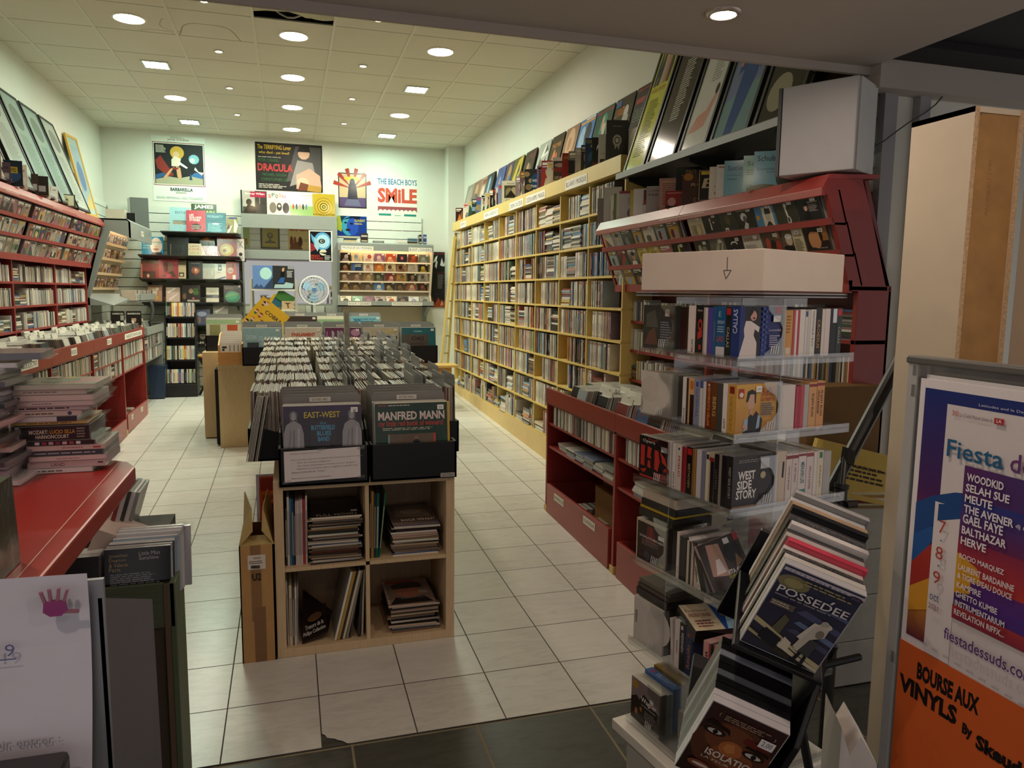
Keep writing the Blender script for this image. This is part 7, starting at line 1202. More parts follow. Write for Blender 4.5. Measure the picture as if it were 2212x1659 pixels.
for k, z in enumerate(TZ):
    m_ = MB(); o = C0-BA*.012-BB*.012+Zv(z-.006)
    m_.ob(o, BA*(SS+.024), BB*(SS+.024), Zv(.003), 'fff', 'acrylic'); m_.ob(o-Zv(.012), BA*(SS+.024), BB*.004, Zv(.012), 'fff', 'acrylic'); m_.ob(o-Zv(.012), BB*(SS+.024), BA*.004, Zv(.012), 'fff', 'acrylic')
    m_.ob(o+Zv(.003), BA*(SS+.024), BB*.003, Zv(.010), 'fff', 'acrylic'); m_.ob(o+Zv(.003), BB*(SS+.024), BA*.003, Zv(.010), 'fff', 'acrylic')
    m_.build('tray', tw)
    # retaining plates with a wavy free edge, in front of the last box of each row
    h = 0.135 if k < 3 else .15
    wav = [(0, 0), (.075, 0), (.068, .012), (.05, .025), (.028, .036), (.012, .055), (.010, .075), (.022, .098), (.048, .112), (.062, .124), (.064, h), (0, h)]
    m_ = MB(); P0 = C0+BB*.152-BA*.005+Zv(z); m_.prism([P0-BB*(.075-(.075-u)) if False else P0-BB*u+Zv(v) for u, v in wav], BA*-.0025, 'fff', 'acrylic'); m_.build('end_plate', tw)
    m_ = MB(); P0 = C0+BA*(SS-.152)-BB*.005+Zv(z); m_.prism([P0+BA*u+Zv(v) for u, v in wav], BB*-.0025, 'fff', 'acrylic'); m_.build('end_plate', tw)
    m_ = MB()
    for j in range(4):
        q = C0+BB*(.100+.008*j)-BA*.0085+Zv(z+.010); m_.ob(q, BB*.002, BB*.004+Zv(.022), BA*-.001, 'e8e8e6', 'plastic')
        q = C0+BA*(SS-.110+.008*j)-BB*.0085+Zv(z+.010); m_.ob(q, BA*.002, BA*-.004+Zv(.022), BB*-.001, 'e8e8e6', 'plastic')
    m_.build('slot_tabs', tw)
m_ = MB(); zc = .30
m_.ob(C0+BB*.150+Zv(zc), BA*.15, BB*.003, Zv(1.35), 'fff', 'acrylic'); m_.ob(C0+BA*(SS-.150)+Zv(zc), BB*.24, BA*.003, Zv(1.35), 'fff', 'acrylic'); m_.ob(C0+BA*.150+BB*.150+Zv(zc), BB*.25, BA*.003, Zv(1.35), 'fff', 'acrylic'); m_.build('core_panels', tw)
m_ = MB(); m_.ob(C0-BA*.02-BB*.045+Zv(.27), BA*(SS+.06), BB*(SS+.08), Zv(.035), 'e6e2d8', 'paint'); m_.ob(C0+BA*.01-BB*.02+Zv(.06), BA*(SS-.02), BB*(SS+.02), Zv(.21), 'c9cbc6', 'paint'); m_.build('base_box', tw, bevel=.004)
for k in range(3): m_ = MB(); m_.ob(C0-BA*(.03+.01*k)-BB*(.085-.006*k)+BA*.02*k+Zv(.30-.012*k-.07), BA*.25, BB*.05+Zv(.02), Zv(.004)+BB*-.03, 'e6e2da', 'paper'); m_.build('divider_sheet', None, 'white divider sheet slipping off the base of the spinner rack, %s from the top' % nth(k), 'divider', 'white sheets at the foot of the spinner rack')
ROWN = ['top', 'second', 'third', 'fourth', 'fifth', 'lowest']
def spine_item(k, side, pos, w, h, col, label, its=(), cover=None, name='boxed_set', d=.140, lean=0.0, top=None, mat='gloss'):
    """side L: row on the left face (pos from the near corner along BA), R: row on the right face (pos along BB)"""
    z = TZ[k]+.0005
    if side == 'L': O = C0+BA*(pos+w)+Zv(z); U = -BA*w; D = BB*d; V = Zv(h)+BA*lean
    else: O = C0+BB*pos+Zv(z); U = BB*w; D = BA*d; V = Zv(h)+BB*lean
    t = thing(name, label+(', %s tier of the clear spinner rack' % ROWN[k]), 'divider' if name == 'name_divider' else 'boxed set', tuple(O), 'box sets on the clear spinner rack')
    m_ = MB(); m_.ob(O, U, D, V, mixc(col, '9a958e', .12), mat, w1=top or mixc(col, '8a8680', .3)); m_.build('case', t)
    m_ = MB(); m_.art(O, U, V, [('R', 0, 0, 1, 1, col)]+list(its), mat, .0005); m_.build('spine', t)
    if cover is not None:
        m_ = MB(); m_.art(C0+BA*pos+Zv(z)+(BA*lean*0), D, V, cover, mat, .0005); m_.build('cover', t)
    return t
VT = lambda tx, c, x=.25, y=.1, w=.5, h=.7, b=.01: ('T', x, y, w, h, c, tx, b, 0, -90)
UT = lambda tx, c, x=.25, y=.1, w=.5, h=.7, b=.01: ('T', x, y, w, h, c, tx, b, 0, 90)
def row(k, side, start, items):
    pos = start
    for it in items:
        w, h, col, lab = it[:4]; its = it[4] if len(it) > 4 else (); kw = it[5] if len(it) > 5 else {}
        if w > 0: spine_item(k, side, pos, w*.94, h, col, lab, its, **kw)
        pos += abs(w)
E_ = ('R', .1, .84, .9, .97, 'b82a2a')
CALLAS = [('R', 0, 0, 1, 1, '1f2c6e'), ('R', .12, 0, .5, 1, '221c22'), ('P', 'dcd0cc', .0, 0, .42, 0, .42, .3, .34, .44, .36, .56, .46, .5, .48, .6, .26, .72, .14, .72, .1, .56, .12, .42, .02, .1), ('E', .32, .82, .08, .1, 'c99a8a'), ('P', '17110f', .2, .8, .3, 1, .42, .96, .42, .84, .34, .94, .26, .82), ('E', .33, .775, .03, .02, '5a2020'), ('R', .52, 0, .66, 1, '26347a')]+[('E', .55+.07*(j % 2), .05+.05*j, .03, .025, '4058a0') for j in range(19)]+[('R', .84, .86, .98, 1, 'b82a2a'), ('R', .78, .70, .96, .82, 'f0eeea'), ('T', .68, .52, .3, .05, 'c9c4d4', 'La sonnambula'), ('L', .7, .2, .26, .25, 'b0b0c8', 6)]
JOLIE = [('G', 0, 0, 1, 1, 'b9823a', 'd8a848'), ('E', .36, .66, .10, .17, 'd0a48a'), ('P', '1f1614', .24, .66, .27, .86, .38, .9, .48, .84, .48, .62, .45, .62, .44, .8, .34, .8, .28, .64), ('P', '17151a', .18, 0, .62, 0, .66, .28, .5, .46, .42, .36, .36, .4, .26, .3), ('P', 'c99a80', .33, .4, .42, .4, .4, .52, .34, .52), ('P', '9ab0c4', .2, .06, .3, .1, .3, .34, .2, .3), ('P', '9ab0c4', .5, .1, .58, .12, .6, .36, .54, .38), ('P', 'c99a88', .16, .16, .28, .08, .3, .12, .2, .22), ('R', .05, .74, .18, .92, 'b02a2a'), ('E', .115, .8, .05, .05, 'e8d8c0'), ('T', .64, .82, .26, .1, 'b0401f', 'LA', .02), ('T', .6, .73, .36, .08, 'b0401f', 'JOLIE FILLE', .02), ('T', .6, .65, .34, .07, 'b0401f', 'DE PERTH', .02), ('L', .6, .36, .34, .26, '4a5a7a', 6), ('R', .46, .84, .6, .96, 'f2f0ec'), ('T', .49, .87, .08, .05, '6a6a6a', '27,90')]
WSS = [('R', 0, 0, 1, 1, '262223'), ('T', .14, .54, .42, .17, 'e6e2de', 'WEST', .03), ('T', .12, .36, .36, .17, 'e6e2de', 'SIDE', .03), ('T', .10, .18, .5, .17, 'e6e2de', 'STORY', .03), ('L', .14, .86, .6, .07, '8a8480', 2), ('R', .68, .72, .9, .92, 'd8d6d8'), ('E', .75, .6, .07, .07, 'b9ae8a'), ('R', 0, 0, 1, .06, '8a6a54')]
row(0, 'L', .0, [(.030, .132, '223a7a', 'blue boxed set with a woman in a white gown and the name CALLAS', [VT('CALLAS', 'c9d0e0', .25, .5, .5, .45)][:0]+[UT('CALLAS', 'c9d0e0', .2, .48, .55, .46)], dict(cover=CALLAS)), (.020, .130, '1f2422', 'black boxed set CALLAS with a red square', [E_, VT('CALLAS', 'b9b0a0', .25, .2, .5, .4)]), (.034, .130, '1f5a8a', 'blue boxed set with orange letters LAS', [('T', .2, .8, .3, .1, '9ab8d0', 'E'), ('T', .1, .66, .8, .06, 'd0dce4', 'DESSAY'), ('L', .1, .48, .8, .14, '9ab4c8', 3), ('T', .1, .3, .7, .12, 'b8563a', 'LAS', .02), ('R', 0, 0, 1, .2, 'd0ccd0')]), (.014, .130, '2a5a8c', 'blue spine', [('R', .3, .3, .7, .7, '4a6a8a')]), (.020, .126, '54469a', 'purple spine'), (.010, .126, 'd8d0c0', 'cream spine'), (.006, .126, 'b9b0a8', 'grey spine'), (.032, .132, '1c1a1a', 'black boxed set with red swirls', [('E', .6, .6, .3, .12, 'b8342a'), ('E', .6, .6, .16, .06, '1c1a1a'), ('P', 'b8342a', .3, .3, .9, .36, .9, .5, .3, .46), ('R', .5, .1, .8, .2, 'b8342a'), ('T', .2, .86, .7, .06, 'd8c8b8', 'Opera')]), (.030, .130, 'e6d8d0', 'white divider with the name BELLINI', [UT('BELLINI', '3a3230', .5, .04, .3, .26)], dict(name='name_divider'))])
row(0, 'R', .155, [(.030, .122, 'd09a50', 'orange spine with a barcode', [('R', .2, .05, .8, .2, 'd8d0c0'), ('L', .2, .5, .6, .4, 'a87030', 6)]), (.008, .122, 'c04a58', 'pink spine'), (.008, .122, 'e2dcd2', 'white spine'), (.008, .122, 'b83a48', 'red spine'), (.020, .124, 'e4dcd4', 'white divider', (), dict(name='name_divider')), (.010, .122, 'd8d4d0', 'white spine with a blue top', [('R', .1, .86, .9, .98, '3a4a8a')]), (.010, .122, 'cfc9c4', 'grey white spine'), (.020, .124, 'e0dcd4', 'white spine FANTASTIQUE', [VT('FANTASTIQUE / B.O.F.', '4a4644', .3, .2, .4, .76)]), (.022, .128, '1e1c1b', 'black spine CROESUS in gold', [VT('CROESUS', 'b98a50', .25, .16, .5, .6, .02)]), (.012, .124, 'd8d0c4', 'cream spine'), (.020, .126, 'dccfcc', 'pinkish white divider', (), dict(name='name_divider')), (.026, .126, '1a1a1c', 'black spine with a white sticker', [('R', .4, .7, 1, 1, 'd8dcec')]), (.020, .128, '26302a', 'dark green spine CALLAS with a red top', [E_, VT('CALLAS', 'a8b0a0', .3, .25, .4, .35)])])
row(1, 'L', .0, [(.030, .130, 'd0a04a', 'yellow boxed set with a dark haired singer in black', [UT('JOLIE FILLE DE PERTH', 'a0702a', .25, .06, .5, .7), ('R', .2, .82, .8, .96, '8a2a20')], dict(cover=JOLIE)), (.018, .130, 'e8dfd8', 'white divider with the name BIZET', [UT('BIZET', '2a2624', .3, .1, .4, .2)], dict(name='name_divider')), (.020, .128, '4a4846', 'dark grey spine'), (.022, .128, '6a4020', 'brown spine with BERG letters', [VT('BERG', 'c9a860', .2, .3, .6, .4)]), (.022, .128, '7a2e1c', 'rust spine BENVENUTO CELLINI', [VT('BENVENUTO CELLINI', 'd0a050', .3, .08, .45, .8), ('E', .5, .93, .2, .03, 'c9c0b0')]), (.012, .126, 'd4d0cc', 'white spine'), (.012, .126, '4a5a8a', 'blue topped spine', [('R', 0, 0, 1, .85, 'd0ccc8')]), (.024, .130, '8a90a8', 'silver blue spine', [VT('CLEOPATRA', '5a6080', .3, .2, .4, .6), ('R', .3, .84, .7, .94, '3a4a90')]), (.024, .130, 'd8a878', 'orange and brown spine', [('R', .3, 0, 1, .65, '2a1a16'), ('E', .6, .85, .35, .1, 'c8762c')]), (.008, .128, '3a3230', 'dark spine'), (.016, .130, 'e6dcd4', 'white divider with the name BERLIOZ', [UT('BERLIOZ', '2a2624', .3, .04, .4, .3)], dict(name='name_divider'))])
row(1, 'R', .155, [(.055, .122, 'ded4cc', 'broad white divider', (), dict(name='name_divider')), (.010, .116, 'b83a50', 'red spine'), (.009, .116, 'a83040', 'dark red spine'), (.012, .118, 'c04a54', 'pinkish red spine'), (.018, .120, 'b9b4ae', 'grey divider', (), dict(name='name_divider')), (.030, .126, 'd8a068', 'orange spine ELIJAH ELIAS', [('R', 0, .9, 1, .96, '8a2a2a'), VT('ELIJAH ELIAS', '4a2a1c', .3, .25, .4, .5)]), (.030, .128, 'd89a60', 'right orange spine ELIJAH ELIAS', [('R', 0, .9, 1, .96, '8a2a2a'), VT('ELIJAH ELIAS', '4a2a1c', .45, .25, .35, .55), VT('NEVILLE MARRINER', '4a2a1c', .1, .3, .25, .5)])])
row(2, 'L', .0, [(.022, .140, '2a2627', 'black boxed set WEST SIDE STORY', [VT('WEST SIDE STORY', 'a8a4a0', .35, .2, .4, .6)], dict(cover=WSS)), (.018, .138, '1d1c1d', 'black spine'), (.010, .136, '8a8078', 'grey striped spine'), (.018, .136, '201e20', 'black spine with small print', [('L', .3, .3, .4, .4, '6a6662', 8)]), (.020, .134, 'b9a88a', 'open cream and black case', [('R', .25, 0, 1, .84, '1c1a1c'), ('R', 0, .84, 1, .92, '8a2a30')]), (.012, .134, 'd8ccb0', 'cream spine with a dark top', [('R', .1, .86, .9, .96, '2a2a40')]), (.018, .134, '7a7e90', 'blue grey spine'), (.020, .134, 'd0c8cc', 'pinkish white spine'), (.018, .132, '8a6434', 'gold brown spine', [('R', .5, 0, .9, 1, 'a07a44')]), (.024, .134, '1a1a1a', 'black BEETHOVEN spine with a red top', [E_, VT('BEETHOVEN', 'a8946a', .3, .15, .4, .5)]), (.010, .130, 'a02c34', 'red spine'), (.010, .130, '8a2830', 'dark red spine'), (.026, .134, 'd8ccc0', 'cream spine FIDELIO', [VT('FIDELIO', 'a83a3a', .35, .3, .4, .45, .02), ('E', .5, .9, .15, .03, '2a3a7a')]), (.014, .132, 'e6dcd8', 'white divider B DIVERS', [UT('B DIVERS', '2a2624', .3, .04, .4, .34)], dict(name='name_divider')), (.007, .130, 'b9b2ac', 'thin grey spine'), (.016, .136, 'e8ddd8', 'white divider BRITTEN', [UT('BRITTEN', '2a2624', .3, .06, .4, .3)], dict(name='name_divider'))])
row(2, 'R', .153, [(.036, .140, 'd2c0ac', 'beige card with a black mark', [('P', '1a1614', .6, .5, .8, .48, .85, .8, .65, .8)], dict(name='name_divider')), (.022, .130, 'ded2ce', 'white spine with a dark red top', [('R', 0, .9, 1, .97, '8a2a34'), VT('OEUVRES DE MUSIQUE', '8a5a5a', .4, .25, .3, .5)]), (.024, .130, 'dcd0cc', 'second white spine with a dark red top', [('R', 0, .9, 1, .97, '8a2a34'), VT('A. DE VINCI', '8a5a5a', .4, .4, .3, .4)]), (.030, .130, 'e2dad6', 'white spine with a teal foot', [('R', 0, .93, 1, .98, '8a2a34'), ('R', 0, 0, 1, .22, '2a8a8c'), VT('MENUHIN LIFE', '3a7a80', .3, .35, .5, .45)]), (.028, .130, 'ddd0ce', 'pinkish white spine with a red top', [('R', 0, .9, 1, .98, '9a3a44'), VT('APOLLO & DAPHNE', '9a6a6a', .4, .2, .3, .5)]), (.014, .128, 'e0d8d0', 'white spine with fine print'), (.024, .130, 'dcd4bc', 'cream spine with a green top', [('R', .3, .84, .8, .97, '2f7a4a'), VT('ARCHIV', 'b0884a', .4, .2, .3, .5)]), (.030, .126, 'b0aca8', 'grey plastic case', (), dict(mat='wrap'))])
row(3, 'L', .115, [(.05, .125, 'd0c4b0', 'grey edged group of cases', [('R', .2, 0, .4, 1, '2a2422'), ('R', .6, 0, .7, 1, '6a3038')]), (.03, .128, '221f1e', 'black case'), (.012, .136, 'e2d4cc', 'white divider', [UT('T.A.T', '4a4440', .3, .1, .4, .15)], dict(name='name_divider'))])
# leaning divider and disc in the fourth tier
for lab, o, w, h, d_, col, its, ln in (('leaning white divider D DIVERS', .10, .012, .135, .12, 'e8ded8', [UT('D DIVERS', '2a2624', .3, .05, .4, .4)], .045), ('leaning dark case', .075, .022, .128, .13, '2a2622', [], .045)):
    spine_item(3, 'L', o, w, h, col, lab, its, name='name_divider' if 'divider' in lab else 'boxed_set', lean=ln)
O = C0+BA*.065+BB*.02+Zv(TZ[3]+.004); U = Vector((BB*.13)+Zv(.028)-BA*.01); V = Vector(BA*.05-BB*.03+Zv(.118)); t = thing('cd_case', 'disc with a painting and a red corner leaning in the fourth tier of the spinner rack', 'compact disc', tuple(O)); n = U.cross(V).normalized()
m_ = MB(); m_.ob(O, U, V, -n*.012, 'c9b4b4', 'gloss'); m_.build('jewel_case', t); m_ = MB(); m_.art(O, U, V, [('R', 0, 0, 1, 1, '3a302c'), ('P', 'b08a78', .1, .3, .5, .2, .5, .9, .2, .95), ('P', 'd8ccc8', .2, .3, .45, .3, .4, .6, .3, .6), ('E', .75, .65, .2, .22, '1c1a1c'), ('P', '8a6a4a', .7, .3, .9, .4, .8, .6), ('R', .88, .85, 1, 1, 'b03a4a'), ('R', .62, .84, .76, .96, 'e8e6e2'), ('T', .45, .22, .5, .1, 'e8e4e0', "VITA d'ARTE", .02), ('T', .45, .14, .5, .06, 'c9c03a', 'NOIRS DE VERITE'), ('L', .45, .03, .4, .08, 'b0506a', 2)], 'gloss'); m_.build('cover', t)
# cover of the neighbouring row, seen at the far end of the left face
def end_cover(k, h, col, its, label, n_behind, r=r7, z=0, name='boxed_set'):
    O = C0+BA*SS+Zv(TZ[k]+.0005+z); U = -BA*.142; V = Zv(h); t = thing(name, label+(', %s tier of the clear spinner rack' % ROWN[k]), 'boxed set' if name == 'boxed_set' else 'divider', tuple(O), 'box sets on the clear spinner rack')
    m_ = MB(); m_.ob(O, U, V, BB*.024, mixc(col, '9a958e', .2), 'gloss', v1='c9c4b8'); m_.build('case', t); m_ = MB(); m_.art(O, U, V, [('R', 0, 0, 1, 1, col)]+its, 'wrap'); m_.build('cover', t)
    for q in range(n_behind): c = vary(r.choice(CDP), r); m_ = MB(); m_.ob(O+BB*(.026+.018*q), U, Zv(h-.004), BB*.016, c, 'wrap', v1='b9b4a8'); m_.build('boxed_set', None, '%s box, %s behind the end cover, %s tier of the spinner rack' % (hue_name(c), nth(q), ROWN[k]), 'boxed set', 'box sets on the clear spinner rack')
end_cover(0, .128, '3a3a34', [('P', '6a4a3a', .05, .1, .5, .1, .4, .5, .2, .4), ('P', '5a5a50', .1, .5, .5, .5, .4, .9, .1, .8), ('R', .55, 0, 1, .72, '34343a'), ('L', .58, .1, .36, .55, '8a8a90', 10), ('R', .72, .76, .86, .92, 'd8d4c8')], 'dark painted cover with a column of print', 5)
end_cover(1, .130, 'd8d0c4', [('E', .3, .6, .3, .3, 'd2c9bc'), UT('DONIZETTI', '6a645c', .02, .1, .05, .3)], 'broad white card cover', 5, name='name_divider')
end_cover(2, .130, '1c191b', [('T', .30, .92, .3, .05, 'b8342a', 'Rouge', .02), ('T', .12, .84, .42, .09, 'd8ccc0', 'Opera', .01), ('P', 'c83a30', .06, .3, .2, .3, .2, .78, .06, .78), ('P', 'c83a30', .28, .52, .44, .5, .4, .6, .44, .76, .3, .78), ('P', 'c83a30', .3, .3, .42, .28, .4, .46, .32, .46), ('P', 'c83a30', .54, .3, .66, .26, .72, .5, .66, .74, .54, .74), ('P', 'c83a30', .72, .74, .8, .5, .96, .42, .9, .6), ('P', 'c83a30', .84, .3, 1, .3, 1, .4, .88, .38), ('P', 'c83a30', .06, .2, .3, .26, .2, .14), ('P', 'c83a30', .5, .2, .9, .24, 1, .14, .7, .1), ('R', .06, .05, 1, .09, 'c83a30'), ('R', .76, .74, .96, .86, 'e8e4e0')], 'black cover with red columns', 7)
end_cover(3, .125, '3a1a1c', [('R', 0, 0, 1, 1, 'c9b89a'), ('R', .04, .0, 1, .95, '2c1718'), ('P', '6a2428', .3, .5, .7, .5, .6, .9, .4, .9), ('R', .46, .62, .54, .9, '8a2a2a'), ('T', .12, .58, .82, .06, 'd8d0c8', 'UN BALLO IN MASCHERA', .02), ('L', .2, .4, .6, .15, '8a7a74', 4), ('E', .4, .16, .12, .12, '3a3048'), ('R', .84, .02, .96, .1, 'c9a83a'), ('R', .76, .68, .96, .78, 'e8e4e0')], 'dark red cover UN BALLO IN MASCHERA', 6)
end_cover(4, .140, 'd6cec8', [('E', .85, .6, .4, .4, 'd0c8c2'), UT('WEBER', '3a3634', .05, .4, .08, .3)], 'white card cover with the name WEBER', 6, name='name_divider')
end_cover(5, .135, '4a3c38', [('R', 0, .5, 1, 1, '8a7a7c'), ('P', '2a211e', 0, .5, .2, .62, .3, .55, .45, .75, .6, .7, 1, .5, 1, 0, 0, 0), ('E', .15, .86, .12, .1, 'b08a3a'), ('P', 'b0703a', .14, .16, .24, .16, .24, .3, .16, .3), ('P', 'b0703a', .34, .3, .4, .3, .4, .4, .32, .4), ('T', .36, .52, .55, .16, 'e2dcd8', 'Wagner', .02), ('T', .38, .46, .5, .05, 'c9c4c0', 'Le Vaisseau fantome'), ('L', .5, .2, .4, .2, '8a8480', 5), ('R', .68, .66, .8, .76, 'e2e0dc')], 'dark stage cover with the name Wagner', 2)
m_ = MB(); O = C0+BA*SS+BB*.05+Zv(TZ[5]+.002); m_.ob(O, -BA*.142, BB*.03, Zv(.142), '3a6ab0', 'gloss', v0='3a6ab0'); m_.art(O+Zv(.142), -BA*.142, BB*.03, [('E', .15, .5, .08, .2, 'b0405a'), ('L', .3, .2, .6, .6, '9ab4d8', 2)], 'gloss'); m_.build('boxed_set', None, 'bright blue box behind the Wagner cover, lowest tier of the clear spinner rack', 'boxed set', 'box sets on the clear spinner rack')
m_ = MB(); O = C0+BA*SS+BB*.085+Zv(TZ[5]+.002); m_.ob(O, -BA*.142, BB*.04, Zv(.150), 'a07c30', 'gloss'); m_.build('boxed_set', None, 'gold brown box behind the Wagner cover, lowest tier of the clear spinner rack', 'boxed set', 'box sets on the clear spinner rack')
def flat_box(k, p, q, zo, col, h, label, sz=(.142, .125), rot=0.0):
    O = C0+BA*p+BB*q+Zv(TZ[k]+zo); c, s_ = math.cos(rot), math.sin(rot); U = (-BA*c+BB*s_)*sz[0]; V = (BB*c+BA*s_)*sz[1]; m_ = MB(); m_.ob(O, U, V, Zv(h), col, 'wrap'); m_.build('boxed_set', None, label+' lying flat, %s tier of the clear spinner rack' % ROWN[k], 'boxed set', 'box sets on the clear spinner rack')
for j, (c, h, l) in enumerate((('26221f', .024, 'black box'), ('b89a2a', .006, 'yellow edged case'), ('1f1d1c', .020, 'upper black box'), ('d0c0ac', .028, 'cream box'))): flat_box(3, SS-.002, .005+.004*j, .135+[0, .025, .032, .053][j], c, h, l, (.16, .14))
for j, (c, h, l) in enumerate((('2a2624', .022, 'black box with worn edges'), ('4a4038', .012, 'brown case'), ('6a6458', .014, 'case with grey cover'))): flat_box(4, SS-.0, .006+.005*j, .146+[0, .023, .036][j], c, h, l, (.15, .14))
row(4, 'L', .02, [(.018, .135, 'c97860', 'orange framed spine', [('R', .2, .1, .8, .6, '8a8480')]), (.012, .134, '201e1e', 'black spine beside the pink box'), (.030, .132, 'd8a4a0', 'pink box JEPHTHA', [UT('JEPHTHA', '2a2020', .25, .3, .5, .5, .03), ('R', .75, 0, 1, 1, 'a83a44')]), (-.045, 0, '', ''), (.030, .140, '22305a', 'dark blue box Rinaldo', [UT('Rinaldo', 'a8743c', .25, .15, .5, .5, .01), ('E', .5, .85, .2, .04, 'b03a4a')]), (.024, .142, '1a191a', 'black box MESSIAEN', [VT('MESSIAEN', 'c9c4c0', .3, .4, .45, .4), ('R', .2, .86, .6, .94, 'd0ccc8')]), (.022, .142, 'dcd2cc', 'white divider HAENDEL', [UT('HAENDEL', '5a5450', .35, .3, .35, .3)], dict(name='name_divider')), (.012, .136, 'd4c9c4', 'leaning white divider GLUCK', [UT('GLUCK', '6a6460', .4, .1, .35, .25)], dict(name='name_divider', lean=.012))])
O = C0+BA*.10+BB*-.01+Zv(TZ[4]+.150); U = (BB*.85+BA*-.25).normalized()*.16+Zv(.0); V = (BA*.9+BB*.2).normalized()*.11+Zv(.028); n = U.cross(V).normalized(); t = thing('boxed_set', 'black box with a cream and blue top lying across the fifth tier of the clear spinner rack', 'boxed set', tuple(O)); m_ = MB(); m_.ob(O-n*.04, U, V, n*.04, '161415', 'gloss'); m_.build('case', t); m_ = MB(); m_.art(O, U, V, [('R', 0, 0, 1, 1, '24509a'), ('R', 0, 0, .55, 1, 'd8c8a8'), ('T', .05, .7, .4, .1, '8a2a34', 'Pourounal'), ('T', .05, .5, .42, .14, '8a2a34', 'ANDREA CHENIER', .01), ('L', .1, .1, .36, .3, '8a4a4a', 3), ('E', .75, .65, .12, .2, 'd0a080'), ('P', '9ac0d8', .6, 0, .95, 0, .9, .4, .7, .45)], 'gloss'); m_.build('cover', t)
row(5, 'L', -.02, [(.040, .135, 'b9a890', 'clear edged cream box', [('R', .1, .9, .9, .97, 'a84a2a')], dict(mat='wrap')), (.032, .138, '1a2430', 'dark box SOLOMON', [VT('SOLOMON', '8ab0a8', .3, .12, .45, .6, .03)], dict(top='1c2834')), (.022, .134, 'c9c0b4', 'white spine pair', [('R', .5, 0, .56, 1, '6a625a')]), (.022, .134, 'b9b0a6', 'grey spine pair', [('R', .5, 0, .56, 1, '5a524c')]), (.022, .134, 'd0c6ba', 'pale spine pair', [('R', .5, 0, .56, 1, '6a625a')]), (.024, .136, 'a8a29a', 'clear spine pair', [('R', .3, 0, .5, 1, 'c9c4bc')]), (.030, .138, '8a847c', 'grey cases at the left of the spines', (), dict(mat='wrap'))])
m_ = MB(); O = C0+BA*.245+BB*.16+Zv(TZ[3]+.002); m_.ob(O, BB*.15, BA*.02, Zv(.15), 'cfc4ac', 'gloss'); m_.art(O, BB*.15, Zv(.15), [('R', 0, 0, 1, 1, 'cfc4ac'), ('R', .4, .84, .56, .94, '4a3a5a'), ('T', .3, .70, .4, .07, '4a5a8a', 'MOZART'), ('T', .12, .54, .76, .09, 'a84a3a', 'ENTFUHRUNG'), ('L', .2, .1, .6, .36, '8a8270', 9)], 'wrap'); m_.build('boxed_set', None, 'cream MOZART box standing inside the fourth tier of the clear spinner rack', 'boxed set', 'box sets on the clear spinner rack')
# ---------------------------------------------------------------- black rack of films in front of it
ub, vb = Vector((.819, -.466, -.335)).normalized(), Vector((.121, -.43, .895)); vb = (vb-ub*ub.dot(vb)).normalized(); nb = ub.cross(vb)
BL = Vector((.749, 1.085, 1.052))
rk = thing('film_rack', 'black tilted stepped rack of films in front of the clear spinner rack', 'rack', tuple(BL-vb*.3))
L_ = lambda u, v, n: BL+ub*u+vb*v+nb*n
for nm, (u0, v0, n0), (u1, v1, n1) in (('tray', (-.01, -.012, -.20), (.15, -.002, .012)), ('tray_back', (-.01, -.13, -.215), (.15, .10, -.205)), ('lower_tray', (-.01, -.262, -.20), (.15, -.25, .06)), ('inner_side', (.139, -.30, -.21), (.149, -.01, .0)), ('lower_front', (-.01, -.262, .05), (.15, -.235, .062))):
    m_ = MB(); m_.ob(L_(u0, v0, n0), ub*(u1-u0), vb*(v1-v0), nb*(n1-n0), '15151a', 'plastic'); m_.build(nm, rk, bevel=.002)
m_ = MB(); m_.prism([L_(.15, -.45, -.20), L_(.15, -.45, .09), L_(.15, -.12, .06), L_(.15, -.02, -.02), L_(.15, .03, -.12), L_(.15, .03, -.21)], ub*.012, '17171c', 'plastic'); m_.build('side_panel', rk, bevel=.003)
m_ = MB(); m_.box((.80, .98, .07), (1.02, 1.22, .62), '141418', 'plastic'); m_.build('pedestal', rk)
def dvd(O, U, V, B, label, col, its, th=.0145, sticker=None, edge='c9c9cc'):
    t = thing('film_case', label, 'film case', tuple(O), 'films in the black tilted rack'); m_ = MB(); m_.ob(O, U, V, B*th, edge, 'wrap'); m_.build('case', t)
    if its: m_ = MB(); m_.art(O+U*.012+V*.01, U*.976, V*.98, [('R', 0, 0, 1, 1, col)]+its, 'gloss'); m_.build('cover', t)
    if sticker: m_ = MB(); m_.art(O, U, V, [('R', *sticker, 'f2f0ee'), ('T', sticker[0]+.03, sticker[1]+.02, sticker[2]-sticker[0]-.06, sticker[3]-sticker[1]-.04, '4a4a4e', '2,00')], 'paper', .003); m_.build('price_sticker', t)
    return t
